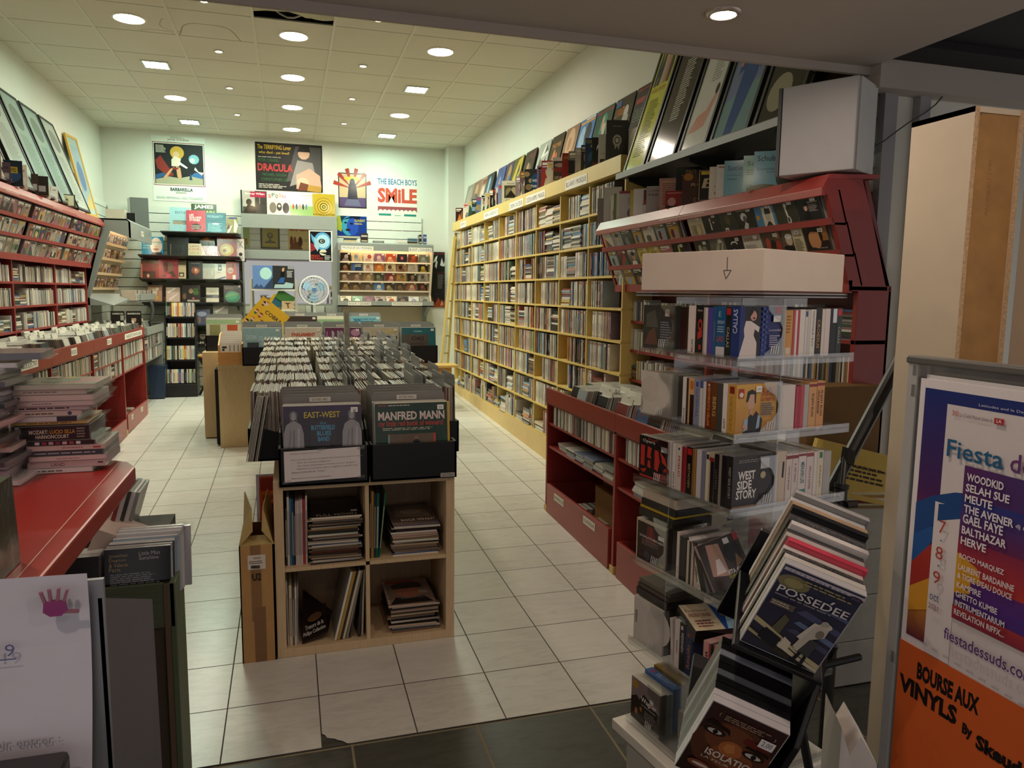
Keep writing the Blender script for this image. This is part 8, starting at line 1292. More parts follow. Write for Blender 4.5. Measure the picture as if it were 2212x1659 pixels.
POS = [('G', 0, 0, 1, 1, '3a3848', '3c3e56'), ('E', .2, .84, .2, .08, '8a8460'), ('E', .2, .84, .12, .05, 'a49c6c'), ('P', '55597a', .4, .56, 1, .48, 1, .54, .5, .62), ('P', '6a7ca0', .45, .44, 1, .34, 1, .40, .5, .48), ('P', '4f5470', .4, .34, 1, .24, 1, .30, .5, .38), ('P', '5a668a', .5, .7, 1, .66, 1, .7), ('P', 'c9bf96', 0, .30, .4, .2, .75, .10, 1, .04, 1, .10, .6, .18, .3, .28, 0, .36), ('P', 'd8cfb0', .2, .18, .6, .08, .9, .02, 1, .01, 1, .04, .7, .1, .3, .22), ('P', '3a382f', 0, .22, .3, .14, .7, .04, .9, 0, .5, .03, 0, .16), ('P', 'b9ae86', 0, .16, .2, .12, .2, .14, 0, .2), ('P', '2a2a34', .14, .14, .40, .08, .42, .22, .18, .28), ('P', 'e0d8c0', .42, .12, .55, .10, .55, .22, .44, .26), ('P', '6a6450', .24, .3, .36, .26, .38, .46, .3, .5),
 ('P', '4a4a50', .64, .16, .82, .14, .84, .34, .66, .36), ('P', 'cfc8b8', .58, .2, .66, .16, .72, .34, .86, .42, .86, .52, .74, .56, .66, .50, .62, .36), ('P', 'dcd6c6', .56, .32, .62, .3, .68, .48, .72, .54, .66, .54), ('E', .82, .55, .06, .035, 'd8d2c4'), ('E', .78, .57, .05, .035, 'b9b4a4'), ('E', .79, .44, .05, .05, '8a8478'), ('P', '2a2830', .64, .04, .69, .03, .72, .16, .68, .17), ('P', '2a2830', .76, .04, .80, .03, .80, .14, .76, .16), ('P', '1f1d24', .6, .02, .7, .02, .7, .05), ('P', '1f1d24', .7, .0, .82, .0, .82, .04),
 ('T', .05, .71, .9, .085, 'e2e0e2', 'POSSEDEE', .01), ('P', 'e2e0e2', .685, .80, .71, .80, .735, .835, .705, .835), ('L', .05, .675, .86, .03, '8a8890', 1), ('R', .05, .56, .36, .63, '6a6258'), ('L', .07, .57, .27, .05, 'd0c4b0', 2), ('L', .3, .88, .62, .06, 'a49a74', 2), ('R', 0, .965, 1, 1, 'c9c4d2')]+[('T', .06+.062*j, .972, .03, .018, '6a6480', c) for j, c in enumerate('METROPOLITAN')]+[('E', .9, .965, .09, .025, '3a3444'), ('T', .85, .955, .1, .018, '8a84a0', 'DVD')]
dvd(BL, ub*.135, vb*.19, -nb, 'film POSSEDEE with a figure on striped ground, front of the upper tier of the black rack', '3a3a4a', POS)
STK = ['d8d4cc', '2a2a2c', 'd4d0ca', 'd0445a', 'c9c6c0', '3a3a3c', 'd8d4d0', '2a2c30', '4a484a', '1f1f22', 'c9a884', 'd8d8d6', 'b9b9ba']
for j, c in enumerate(STK):
    o = BL-nb*(.0155+.0128*j)+vb*(.003*j-.004*(j % 3))+ub*(r7.uniform(-.003, .004)); col = c
    dvd(o, ub*.135, vb*.19, -nb, '%s edged film case, %s behind POSSEDEE in the black rack' % (hue_name(c), nth(j)), c, [], .0118, edge=c)
    m_ = MB(); m_.ob(o-ub*.004+vb*.001, ub*.145, vb*.198, -nb*.0008, 'fff', 'film'); q = bpy.data.objects[-1] if False else None; m_.build('plastic_bag', None, 'clear bag round the %s film case behind POSSEDEE' % nth(j), 'bag', 'clear bags in the black rack') if j in (1, 4, 7, 10, 12) else None
ISO = [('G', 0, 0, 1, 1, '2c1510', '3a2220'), ('E', .5, .5, .52, .36, '5a3222'), ('E', .44, .62, .34, .2, '74422a'), ('E', .56, .40, .3, .16, '8a5030'), ('E', .5, .52, .16, .11, 'b06a3c'), ('P', 'c9824a', .42, .58, .52, .6, .56, .5, .48, .46, .4, .5), ('E', .2, .665, .15, .05, '24120e'), ('E', .2, .665, .10, .03, 'c9c0bc'), ('E', .21, .665, .035, .03, '141010'), ('E', .78, .565, .15, .05, '24120e'), ('E', .78, .565, .11, .03, 'cfc8c4'), ('E', .79, .565, .036, .03, '141010'), ('P', '1c0d0a', .04, .74, .34, .72, .4, .68, .36, .76, .1, .80), ('P', '6a2020', .58, .68, .9, .70, .94, .74, .6, .75), ('P', '1c0d0a', .62, .64, .95, .62, .95, .66, .66, .67), ('E', .24, .18, .16, .05, '8a4a34'), ('E', .26, .18, .12, .02, 'd8ccc0'), ('L', .22, .86, .62, .07, 'a88a74', 3), ('T', .14, .88, .02, .05, 'c9a88a', '('), ('T', .88, .86, .02, .05, 'c9a88a', ')'), ('T', .22, .36, .72, .09, 'e6dcd4', 'ISOLATION', .02), ('T', .20, .305, .76, .03, 'd8ccc0', 'LA PEUR SURVIT')]
IO = Vector((0, 0, 0))
IBL = L_(-.012, -.262, .085)
dvd(IBL, ub*.135, vb*.19, -nb, 'film ISOLATION with staring eyes, front of the lower tier of the black rack', '2c1510', ISO, sticker=(.74, .72, .93, .83))
for j, c in enumerate(('c9c9cc', '1c1c20', '18181b', '5a6068', '17171a', '202024', '8a90a0', '1a1a1d', '18181a')):
    dvd(IBL-nb*(.0155+.0148*j)+vb*(.0015*j), ub*.135, vb*.19, -nb, '%s edged film case, %s behind ISOLATION in the black rack' % (hue_name(c), nth(j)), c, [], .0138, edge=c)
# ---------------------------------------------------------------- poster board at the right, narrow cabinet, stand, boxes
XP = 1.0
pb = thing('poster_board', 'grey framed notice board at the right edge carrying concert posters', 'notice board', (XP, .75, .05)); y1 = 1.010
m_ = MB(); m_.box((XP+.004, .30, .06), (XP+.022, y1, 1.553), 'b9b9b8', 'acrylic'); m_.box((XP+.016, .30, .06), (XP+.022, y1-.004, 1.548), 'a8a6a2', 'paint'); m_.build('panel', pb); m_ = MB(); m_.box((XP-.004, .30, 1.547), (XP+.030, y1+.004, 1.560), '8e8e8c', 'metal'); m_.build('top_rail', pb, bevel=.003); m_ = MB(); m_.box((XP-.001, y1-.020, .06), (XP+.026, y1+.002, 1.548), 'b0b0ac', 'plastic'); m_.build('side_frame', pb, bevel=.003)
m_ = MB()
for z in (1.535, 1.50, 1.03): m_.box((XP-.0022, .965, z-.008), (XP-.001, 1.0, z+.012), 'd0cfca', 'film')
m_.build('tape', pb)
def xposter(name, label, y_left, w, z0, h, items, x=XP-.002, m='paper', base='e6dfdc'):
    return poster(name, label, (x, y_left, z0), (0, -w, 0), (0, 0, h), items, 'poster', m, .0012, 'posters on the grey board', base)
xposter('concert_poster', 'dark backing poster showing above the festival poster on the grey board', .970, .60, 1.02, .512, [('R', 0, 0, 1, 1, 'dcd8d6'), ('R', .02, .03, 1, .975, '2a2224'), ('P', '1a1618', .3, .9, .6, .85, .55, 1, .34, 1)], x=XP-.0006)
F = lambda y, z: ((.980-y)/.42, (z-1.055)/.470)
def FR(ya, za, yb, zb, c): a = F(ya, za); b = F(yb, zb); return ('R', a[0], b[1], b[0], a[1], c)
def FT(y, z, w, h, c, s_, b=.0): a = F(y, z); return ('T', a[0], a[1], w/.42, h/.470, c, s_, b)
FIE = [('R', 0, 0, 1, 1, 'e8e2e2'), ('G', .025, .07, 1, .969, 'b05a2a', '262a70'), ('G', .025, .62, 1, .969, '4a2460', '1c2f74'), ('G', .025, .42, 1, .62, '8a2434', '4a2460'), ('G', .025, .22, 1, .42, 'c8862c', '8a2434'), ('G', .025, .07, 1, .22, '6a2a3c', 'c8862c'), FR(.924, 1.490, .56, 1.075, 'dcd4d2'),
 ('P', '1f4a86', .025, .56, .1, .60, .2, .635, .3, .65, .42, .655, .6, .63, 1, .56, 1, .46, .6, .54, .42, .57, .3, .565, .2, .54, .1, .49, .025, .44), ('P', '24589a', .025, .44, .1, .49, .16, .51, .1, .42, .025, .34),
 ('P', 'a8342c', .0255, .34, .10, .42, .133, .45, .133, .2, .0255, .25), ('P', 'd89a30', .0255, .25, .133, .32, .133, .2, .0255, .16), FR(.931, 1.330, .882, 1.075, 'e2dad8'), ('P', '1f4a86', .133, .52, .24, .555, .24, .60, .133, .58),
 FR(.882, 1.400, .56, 1.155, '4a2a6a'), ('H', .2333, .63, 1, .735, '5a2a64', '1f3f86'), ('G', .2333, .49, 1, .63, '6a2a58', '2c3a84'), ('G', .2333, .36, 1, .49, 'b83a34', '8a2c48'), ('P', 'd8a02c', .2333, .30, .36, .33, .32, .41, .2333, .44), ('G', .30, .25, 1, .36, '4a2f80', '5a2c78'), ('P', '3a3f9a', .5, .3, 1, .5, 1, .3), ('G', .2333, .213, 1, .26, '8a2c40', 'a83a3c'),
 FT(.866, 1.494, .20, .005, 'c9d0e4', 'Latitudes and le Departement des Bouches-du-Rhone'), FT(.912, 1.474, .012, .008, 'c05a62', '30'), FT(.897, 1.474, .056, .006, '6a6470', 'Le Credit Mutuel donne le'), FR(.838, 1.482, .822, 1.473, 'b03a3c'), FT(.834, 1.4755, .008, .005, 'f0e8e8', 'LA', .02),
 FT(.915, 1.408, .098, .028, '25608a', 'Fiesta', .012), FT(.806, 1.408, .05, .028, '6a3a74', 'des', .012), FT(.748, 1.408, .07, .028, '8a3a5a', 'suds', .012),
 FT(.8745, 1.378, .062, .0125, 'ece6ea', 'WOODKID', .025), FT(.8745, 1.3615, .073, .0125, 'ece6ea', 'SELAH SUE', .025), FT(.8745, 1.345, .047, .0125, 'ece6ea', 'MEUTE', .025), FT(.8745, 1.3285, .083, .0125, 'ece6ea', 'THE AVENER', .025), FT(.788, 1.3285, .024, .008, 'd8d0dc', 'dj set', .02), FT(.8745, 1.312, .068, .0145, 'ece6ea', 'GAEL FAYE', .025), FT(.8745, 1.295, .075, .0125, 'ece6ea', 'BALTHAZAR', .025), FT(.8745, 1.278, .044, .0125, 'ece6ea', 'HERVE', .025),
 FT(.8745, 1.254, .076, .0095, 'e6dce0', 'ROCIO MARQUEZ', .02), FT(.8745, 1.237, .094, .0095, 'e6dce0', 'LAURENT BARDAINNE', .02), FT(.8745, 1.2235, .092, .0095, 'e6dce0', "& TIGRE D'EAU DOUCE", .02), FT(.8745, 1.208, .043, .0095, 'e6dce0', 'KAMPIRE', .02), FT(.8745, 1.193, .072, .0095, 'e6dce0', 'GHETTO KUMBE', .02), FT(.8745, 1.1785, .085, .0095, 'e6dce0', 'INSTRUMENTARIUM', .02), FT(.8745, 1.164, .086, .0095, 'e6dce0', 'REVELATION RIFFX...', .02),
 FT(.915, 1.283, .013, .021, 'b0463f', '7'), FT(.910, 1.270, .003, .003, '3a5a9a', '.'), FT(.917, 1.240, .014, .021, 'b0463f', '8'), FT(.911, 1.228, .003, .003, '3a5a9a', '.'), FT(.918, 1.199, .014, .021, 'b0463f', '9'), FT(.921, 1.170, .018, .011, '3a4a7a', 'oct'), FT(.922, 1.155, .019, .009, '8a4a5a', '2021'), FT(.888, 1.118, .150, .019, '5a3a7a', 'fiestadessuds.com', .008)]+[FT(.93-.022*j, 1.090-.0012*j, .012, .004, '8a8488', 'oooo') for j in range(9)]
xposter('concert_poster', 'colourful festival poster Fiesta des suds on the grey board', .980, .42, 1.055, .470, FIE)
OW = .9805
OQ = lambda y, z: ((OW-y)/.42, (z-.66)/.413)
def OT(y, z, w, h, c, s_, b=.0): a = OQ(y, z); return ('T', a[0], a[1], w/.42, h/.413, c, s_, b)
xposter('concert_poster', 'orange poster BOURSE AUX VINYLS below the festival poster on the grey board', OW, .42, .66, .413, [('R', 0, 0, 1, 1, 'd8642c'), OT(.940, 1.0215, .118, .030, '1a1412', 'BOURSE AUX', .05), OT(.975, .984, .117, .031, '1a1412', 'VINYLS', .05), OT(.847, .975, .018, .023, '1a1412', 'By', .05), OT(.822, .970, .075, .024, '1a1412', 'Skeud', .05), ('E', .34, .40, .20, .17, '1a1412'), ('P', '1a1412', 0, .40, .09, .30, .14, .1, 0, .1)], x=XP-.0035, base='d8642c')
t = thing('cd_tower_shelf', 'tall narrow cream cabinet with a bare brown hardboard back at the right', 'cabinet', (1.98, 1.9, .06)); X0, X1, Y0, Y1, ZT = 1.905, 2.075, 1.755, 1.985, 2.205
for x in (X0, X1): m_ = MB(); m_.box((x, Y0, .055), (x+.016, Y1, ZT), 'd8c8b0', 'paint', v0='c09a6c'); m_.box((x, Y0-.0008, .055), (x+.016, Y0, ZT), 'c2a078', 'chip'); m_.build('side_panel', t)
m_ = MB(); m_.box((X0+.016, Y0+.004, .055), (X1, Y0+.007, ZT-.004), 'a87c46', 'board'); m_.build('hardboard_back', t); m_ = MB(); m_.box((X0, Y0, ZT-.016), (X1+.016, Y1, ZT), 'd2c0a6', 'paint'); m_.build('top_panel', t)
m_ = MB(); m_.disc((X0+.028, Y0+.0035, ZT-.02), (0, -1, 0), .003, '8a8a8c', 'metal', 8); m_.art((X0+.07, Y0+.004, 1.9), (.014, 0, 0), (0, 0, .16), [('T', 0, 0, 1, 1, '9a7040', 'PANNEAU 1990', 0, 0, 90)], 'board'); m_.build('nail', t)
m_ = MB(); m_.box((2.12, 1.70, .055), (2.40, 1.76, 2.0), 'bfae98', 'paint'); m_.build('cabinet_panel', None, 'second pale panel just right of the narrow cream cabinet', 'panel')
t = thing('boom_stand', 'black stand with a thick slanting tube beside the narrow cabinet', 'stand', (1.76, 2.05, .07)); m_ = MB(); m_.tube([(2.06, 2.12, 1.44), (1.70, 2.10, .84)], .024, '1c1e1e', 'plastic', 12); m_.build('slanting_tube', t); m_ = MB(); m_.cyl((1.757, 2.02, .07), (1.757, 2.02, 1.02), .021, '222424', 'plastic', 14); m_.cyl((1.757, 2.02, 1.02), (1.76, 2.02, 1.035), .024, '1c1c1c', 'plastic', 14); m_.build('upright_tube', t); m_ = MB(); m_.cyl((1.762, 2.02, 1.03), (1.80, 2.06, 1.115), .009, '1a1a1a', 'plastic', 10); m_.ob((1.79, 2.04, 1.10), (.03, 0, -.015), (0, .03, 0), (.005, 0, .05), '1a1a1a', 'plastic'); m_.build('clamp', t); m_ = MB(); m_.cyl((1.757, 1.99, .97), (1.79, 1.985, .972), .012, '1a1a1a', 'plastic', 10); m_.build('knob', t)
t = thing('white_box', 'stack of white cardboard storage boxes behind the black stand', 'box', (2.1, 2.5, .08))
for j in range(4): m_ = MB(); z = .08+.19*j; m_.box((1.84, 2.36, z), (2.34, 2.60, z+.187), 'c2c2b8', 'card'); m_.build('storage_box', t, bevel=.003)
m_ = MB(); m_.ob((1.90, 2.352, .60), (.075, 0, -.03), (.0, .006, 0), (.02, 0, .09), 'd8d4c8', 'card'); m_.art((1.92, 2.351, .61), (.06, 0, -.024), (.018, 0, .075), [('T', .1, .1, .35, .8, '2a2622', 'SELF', 0, 0, -90), ('T', .5, .1, .4, .8, '1a1614', 'SHOP', .02, 0, -90)], 'card'); m_.build('label_card', None, 'torn label card with black letters on the white storage boxes', 'label')
for j, c in enumerate(('9a7a4a', 'd0c4a0', '8a2f2c', 'e0dccc', 'b08a50', 'd8d0b0')): m_ = MB(); m_.ob((1.87+r7.uniform(-.01, .01), 2.355, .845+.011*j), (.42, 0, -.03), (0, .22, 0), (0, 0, .009), c, 'card'); m_.build('record_sleeve', None, '%s sleeve lying on the white storage boxes, %s from the bottom' % (hue_name(c), nth(j)), 'record sleeve', 'sleeves on the storage boxes')
m_ = MB(); O = Vector((1.875, 2.352, .925)); U, V = Vector((.40, 0, -.10)), Vector((.075, .03, .185)); m_.ob(O, U, V, Vector((0, .02, 0)), 'cdb25a', 'card'); m_.art(O, U, V, [('L', .42, .34, .5, .34, '3a3018', 4), ('T', .42, .6, .4, .07, '3a3018', 'RAPPORT')], 'card'); m_.build('yellow_envelope', None, 'yellow card envelope with black writing leaning behind the slanting black tube', 'envelope')
m_ = MB(); m_.box((1.95, 2.45, .95), (2.30, 2.58, 1.30), '7a5c34', 'card'); m_.build('cardboard_box', None, 'brown cardboard box behind the yellow card envelope', 'cardboard box')
m_ = MB(); m_.prism([(1.03, 1.14, .06), (1.11, 1.12, .06), (1.115, 1.13, .72), (1.08, 1.14, .78), (1.06, 1.145, .74), (1.04, 1.15, .80)], (.06, .12, 0), 'd6cfca', 'paper'); m_.art((1.075, 1.118, .60), (.034, -.008, 0), (0, 0, .10), [('T', .3, .0, .5, 1, '1c1a1a', '1', .03)], 'paper', .004); m_.build('paper_bag', None, 'white paper bag with a black figure beside the grey notice board', 'bag')
m_ = MB(); m_.tube([(1.25, 1.5, .95), (1.27, 1.45, .80), (1.22, 1.5, .6), (1.30, 1.5, .3)], .012, '17171a', 'plastic'); m_.tube([(1.15, 1.4, .78), (1.35, 1.45, .76)], .009, '17171a', 'metal'); m_.build('chair_frame', None, 'dark tubular frame half hidden between the black rack and the notice board', 'frame')
# ---------------------------------------------------------------- left foreground: counter, piles, bin, notice
t = thing('counter', 'red counter top with a chamfered corner at the left edge', 'counter', (-.9, 1.3, .05)); CZ = 1.28
top = [(-.318, .80), (-.322, 1.72), (-.345, 1.775), (-.375, 1.80), (-1.7, 1.83), (-1.7, .80)]
m_ = MB(); m_.prism([(x, y, CZ-.036) for x, y in top], (0, 0, .036), '8f2822', 'lacquer', caps='a2322a'); m_.build('top', t, bevel=.004)
m_ = MB(); m_.poly([(-.343, .80, CZ+.0006), (-.3415, .80, CZ+.0006), (-.3625, 1.775, CZ+.0006), (-.3645, 1.775, CZ+.0006)][::-1], 'd0b09a', 'paper'); m_.poly([(-.3645, 1.775, CZ+.0006), (-.3625, 1.775, CZ+.0006), (-.40, 1.785, CZ+.0006), (-.40, 1.782, CZ+.0006)], 'd0b09a', 'paper'); m_.build('inlay_line', t)
m_ = MB(); m_.box((-1.7, .95, .04), (-.62, 1.72, CZ-.036), '6f211e', 'lacquer'); m_.build('body', t)
def flat_cd(x, y, z, w, th, col, spine, label, r, topart=None, d=.142, rot=0.0):
    U = Vector((math.cos(rot)*w, math.sin(rot)*w, 0)); D = Vector((-math.sin(rot)*d, math.cos(rot)*d, 0)); O = Vector((x, y, z))
    t = thing('cd_case', label, 'compact disc', tuple(O), 'discs piled on the red counter'); m_ = MB(); m_.ob(O, U, D, Zv(th*.96), mixc(col, 'a8a49e', .3), 'gloss'); m_.build('jewel_case', t)
    m_ = MB(); m_.art(O, U, Zv(th*.96), [('R', .02, .06, .98, .94, col)]+spine, 'gloss'); m_.build('spine', t)
    if topart: m_ = MB(); m_.art(O+Zv(th*.96), U, D, topart, 'wrap'); m_.build('cover', t)
    m_ = MB(); u = U.normalized(); a = r.uniform(.006, .028); m_.poly([O+U+D*.02+Zv(.001), O+U+u*a+D*.1+Zv(.002+r.uniform(-.003, .006)), O+U+u*a*.8+D*.98+Zv(th*.5+r.uniform(-.004, .006)), O+U+D*.98+Zv(th*.9)], 'fff', 'film'); m_.ob(O-u*.003-D*.02, U+u*.012, D*1.04, Zv(.0006), 'fff', 'film'); m_.build('plastic_sleeve', t)
    return z+th
PK = 'd2b8b8'; z = CZ+.001; yb_ = 1.695; ra = random.Random(3)
for dx, w, th, c, sp, lab, rot in ((-.02, .138, .0098, 'd8d4d4', [('L', .1, .2, .7, .6, '6a6a72', 1)], 'white spined disc at the bottom', .0), (.0, .142, .0145, 'c9b0b2', [('T', .3, .25, .17, .5, '5a4a50', 'LAND'), ('R', .9, .5, .97, .75, '5a4a50')], 'pinkish disc LAND', 0), (.004, .140, .0104, PK, [('L', .35, .3, .4, .4, 'a8888c', 1)], 'pale pink disc above LAND', .02), (-.002, .142, .0110, '3f4452', [('L', .1, .25, .8, .5, 'a8aab4', 1)], 'slate grey spined disc', .0), (0, .142, .0110, 'cfb4b0', [('L', .45, .3, .3, .4, '9a6a68', 1), ('R', .85, .3, .95, .6, 'a83a3a')], 'pink disc with a red mark', .01), (-.012, .138, .0098, '2a2228', [('R', .2+.09*j, .2, .26+.09*j, .8, c) for j, c in enumerate(('d8d0d0', 'a03a5a', 'c9a0b0', '8a3050', 'd0a8b0', 'a04a60', 'd8d0d0'))], 'dark disc with pink squares', .0), (-.024, .142, .0330, '231c22', [('R', .05, .05, .1, .95, 'a8a0b0'), ('T', .22, .46, .24, .26, 'c9bcae', 'MOZART:', .02), ('T', .48, .46, .32, .26, 'c08a3a', 'LUCIO SILLA', .02), ('T', .3, .16, .42, .24, 'c9bcae', 'HARNONCOURT', .02), ('L', .82, .15, .12, .7, '8a8078', 4)], 'thick black boxed disc MOZART LUCIO SILLA', .02), (-.024, .136, .0065, 'c09a5a', [('L', .2, .2, .7, .6, '6a4a24', 1)], 'gold spined disc', .02), (-.036, .13, .0104, 'c9c0c4', [('R', .72, 0, 1, 1, '2a2836')], 'white and dark blue spined disc', .03), (-.032, .134, .0115, 'd0b8b0', [('R', 0, 0, .06, .8, 'a02c20'), ('E', .84, .5, .03, .35, '3a3a6a'), ('L', .25, .3, .5, .4, '4a4044', 1)], 'white disc with a red end', .03), (-.026, .142, .0100, PK, [('L', .12, .2, .75, .6, '3a2428', 1)], 'pink disc with black print', .03), (-.012, .138, .0100, 'c9b0ae', [('L', .2, .3, .3, .4, '7a6a6c', 1)], 'grey pink disc', .0), (-.016, .142, .0125, 'd0b6b0', [('E', .06, .5, .02, .3, '3a2a2a')], 'broad pink disc near the top', .0), (-.028, .142, .0115, 'd4beb0', [('L', .2, .3, .5, .4, '8a7068', 1)], 'upper pink disc', .0)):
    z = flat_cd(-.515+dx, yb_+ra.uniform(-.004, .004), z, w, th, c, sp, lab+' of the front counter pile', ra, rot=rot)
flat_cd(-.528, yb_-.004, z, .145, .0105, 'b9b4a4', [], 'disc with a green and pink cover on top of the front counter pile', ra, [('R', 0, 0, 1, 1, '8a9a88'), ('P', 'b08a88', .5, .1, 1, .2, 1, 1, .7, .9), ('E', .45, .5, .25, .3, '6a8a78'), ('P', 'c9b94a', .3, .7, .6, .8, .5, 1), ('R', .2, .8, .36, 1, 'e8e6e0')])
z = CZ+.001; q_ = 0
for (c, th) in zip(['d8d0d0', 'c9b8ba', '9a94a0', 'd4c9cc', '4a4650', '5a525a', 'c9b0a8', 'b06a50', '201c22', 'd8c4c4', 'b0343c', 'd0a0a0', '241e24', '4a3a44', '2a2a30', '6a6470', 'cfc8cc', '3a3844', '55505c', '8a8690', 'b9b4b8', 'c9c6c8'], [.0104]*22):
    q_ += 1; z = flat_cd(-.675+ra.uniform(-.02, .02)+(.03 if q_ < 5 else 0), 1.60+ra.uniform(-.03, .02)+(.05 if q_ > 14 else 0), z, .142, th, c, [('L', .15, .25, .6, .5, mixc(c, '2a2428' if sum(lin(c)) > .4 else 'd8d4d4', .6), 1)], '%s spined disc, %s from the bottom of the left counter pile' % (hue_name(c), nth(q_-1)), ra, rot=ra.uniform(-.08, .1))
for j in range(6): z = flat_cd(-.60+.004*j, 1.73, CZ+.001+.0104*j, .1, .0104, ['c9c0b8', 'b08a5a', 'd8d0d0', '8a8680', 'c9b8a8', 'd0ccc8'][j], [], 'disc lying between the two counter piles, %s from the bottom' % nth(j), ra, rot=-.12)
flat_cd(-.66, 1.66, CZ+.235, .19, .014, '6a6e78', [('L', .1, .3, .5, .4, 'a8a8b0', 1)], 'clear wrapped case lying on top of the left counter pile', ra, d=.136, rot=.12)
m_ = MB(); m_.ob((-.425, 1.02, CZ+.001), (.062, .004, 0), (0, .12, 0), (-.004, 0, .122), '3a3a2c', 'wrap'); m_.art((-.425, 1.02, CZ+.001), (.062, .004, 0), (-.004, 0, .122), [('R', .5, 0, 1, .45, 'd8d0c8'), ('T', .6, .1, .3, .12, '3a3632', '15')], 'wrap'); m_.build('film_case', None, 'dark wrapped case with a white label at the left edge of the red counter', 'film case')
# olive bin of discs
bn = thing('disc_bin', 'olive green wooden bin of discs standing in front of the red counter', 'bin', (-.37, 1.95, .06)); bx0, bx1, by0, by1, bz = -.476, -.281, 1.885, 2.01, .955
m_ = MB(); m_.box((bx0-.3, by0, bz-.112), (bx1, by0+.012, bz), '55604a', 'woodx'); m_.build('front_plank', bn, bevel=.002); m_ = MB(); m_.box((bx0-.3, by0+.004, .06), (bx1, by0+.012, bz-.112), '4a4132', 'board'); m_.build('front_panel', bn); m_ = MB(); m_.prism([(bx1-.012, by0, .06), (bx1-.012, by1+.02, .06), (bx1-.012, by1+.02, bz+.004), (bx1-.012, by0, bz)], (.014, 0, 0), '5c6a52', 'wood'); m_.build('side_panel', bn, bevel=.002)
m_ = MB(); m_.box((bx1-.024, by0-.002, .06), (bx1-.012, by0+.012, bz), '6a5a48', 'wood'); m_.build('corner_strip', bn); m_ = MB(); m_.box((bx0-.3, by0+.012, .80), (bx1-.012, by1+.02, .812), '4a4132', 'wood'); m_.build('floor', bn)
LMS = [('R', 0, 0, 1, 1, '17161c'), ('L', .08, .1, .84, .46, '8a8a98', 13), ('T', .07, .84, .28, .07, 'b9a070', 'Jonathan'), ('T', .07, .76, .25, .07, 'b9a070', 'Dayton'), ('T', .07, .68, .28, .07, 'b9a070', '& Valerie'), ('T', .07, .60, .17, .07, 'b9a070', 'Faris'), ('T', .52, .86, .32, .07, 'd0ccd0', 'Little Miss'), ('T', .52, .78, .3, .07, 'd0ccd0', 'Sunshine')]
def bin_cd(x, y, w, h, c, its, label, lean=.02, zb=.905):
    O = Vector((x, y, zb)); U, V = Vector((w, 0, 0)), Vector((0, lean, h)); t = thing('cd_case', label, 'compact disc', tuple(O), 'discs in the olive bin'); m_ = MB(); m_.ob(O, U, V, Vector((0, .0095, 0)), mixc(c, 'b9b6b4', .4), 'wrap', v1='dcdad6'); m_.build('jewel_case', t)
    if its: m_ = MB(); m_.art(O, U, V, its, 'gloss'); m_.build('cover', t)
    m_ = MB(); m_.poly([O+V*.9+U*.0+Vector((-.004, .004, 0)), O+V*.9+U+Vector((.006, .004, 0)), O+V*1.06+U+Vector((.010, .004, 0)), O+V*1.05+Vector((-.002, .004, 0))], 'fff', 'film'); m_.build('plastic_sleeve', t)
bin_cd(-.436, 1.90, .145, .132, '17161c', LMS, 'black disc Little Miss Sunshine at the front of the olive bin')
for j, (c, h, dx) in enumerate((('d0ccca', .134, .002), ('2a3a44', .136, .006), ('c9c6c4', .136, .004), ('8fa8b8', .142, .010), ('b9b9bc', .15, .016), ('c9cdd0', .155, .018), ('d0d0d2', .157, .02), ('a8a8ae', .15, .035))): bin_cd(-.436+dx, 1.912+.0115*j, .145, h, c, [('R', 0, 0, 1, 1, c), ('R', .1, .6, .9, .9, mixc(c, '4a6a7a', .4))], '%s disc in the olive bin, %s behind Little Miss Sunshine' % (hue_name(c), nth(j)))
for j in range(6): c = ['1f1d22', 'c9c4c0', '8a8688', 'd0ccca', 'b9b6b4', '3a3a40'][j]; bin_cd(-.590, 1.902+.0115*j, .142, .128, c, LMS[1:2] and [('R', 0, 0, 1, 1, c), ('L', .3, .2, .5, .5, '8a8890', 8)], '%s disc at the left in the olive bin, %s from the front' % (hue_name(c), nth(j)), zb=.895)
m_ = MB(); m_.ob((-.50, 1.97, .99), (.11, .02, -.06), (.0, .09, .02), (.04, 0, .085), 'b9a89e', 'card'); m_.build('divider_card', None, 'grey pink card leaning between the olive bin and the red counter', 'divider')
for j in range(5): c = ['7a2f2a', 'c9c6c0', '3a3434', 'd0ccc6', '8a8a88'][j]; m_ = MB(); m_.ob((-.455+.008*j, 2.03+.008*j, 1.035-.004*j), (.010, 0, 0), (0, .142, 0), (.035, 0, .118), c, 'wrap'); m_.build('cd_case', None, '%s disc leaning in the gap behind the olive bin, %s from the left' % (hue_name(c), nth(j)), 'compact disc', 'discs leaning behind the olive bin')
m_ = MB(); m_.box((-.62, 2.02, .06), (-.32, 2.22, 1.03), '3a3a34', 'board'); m_.build('record_cabinet', None, 'dark low cabinet behind the olive bin', 'cabinet')
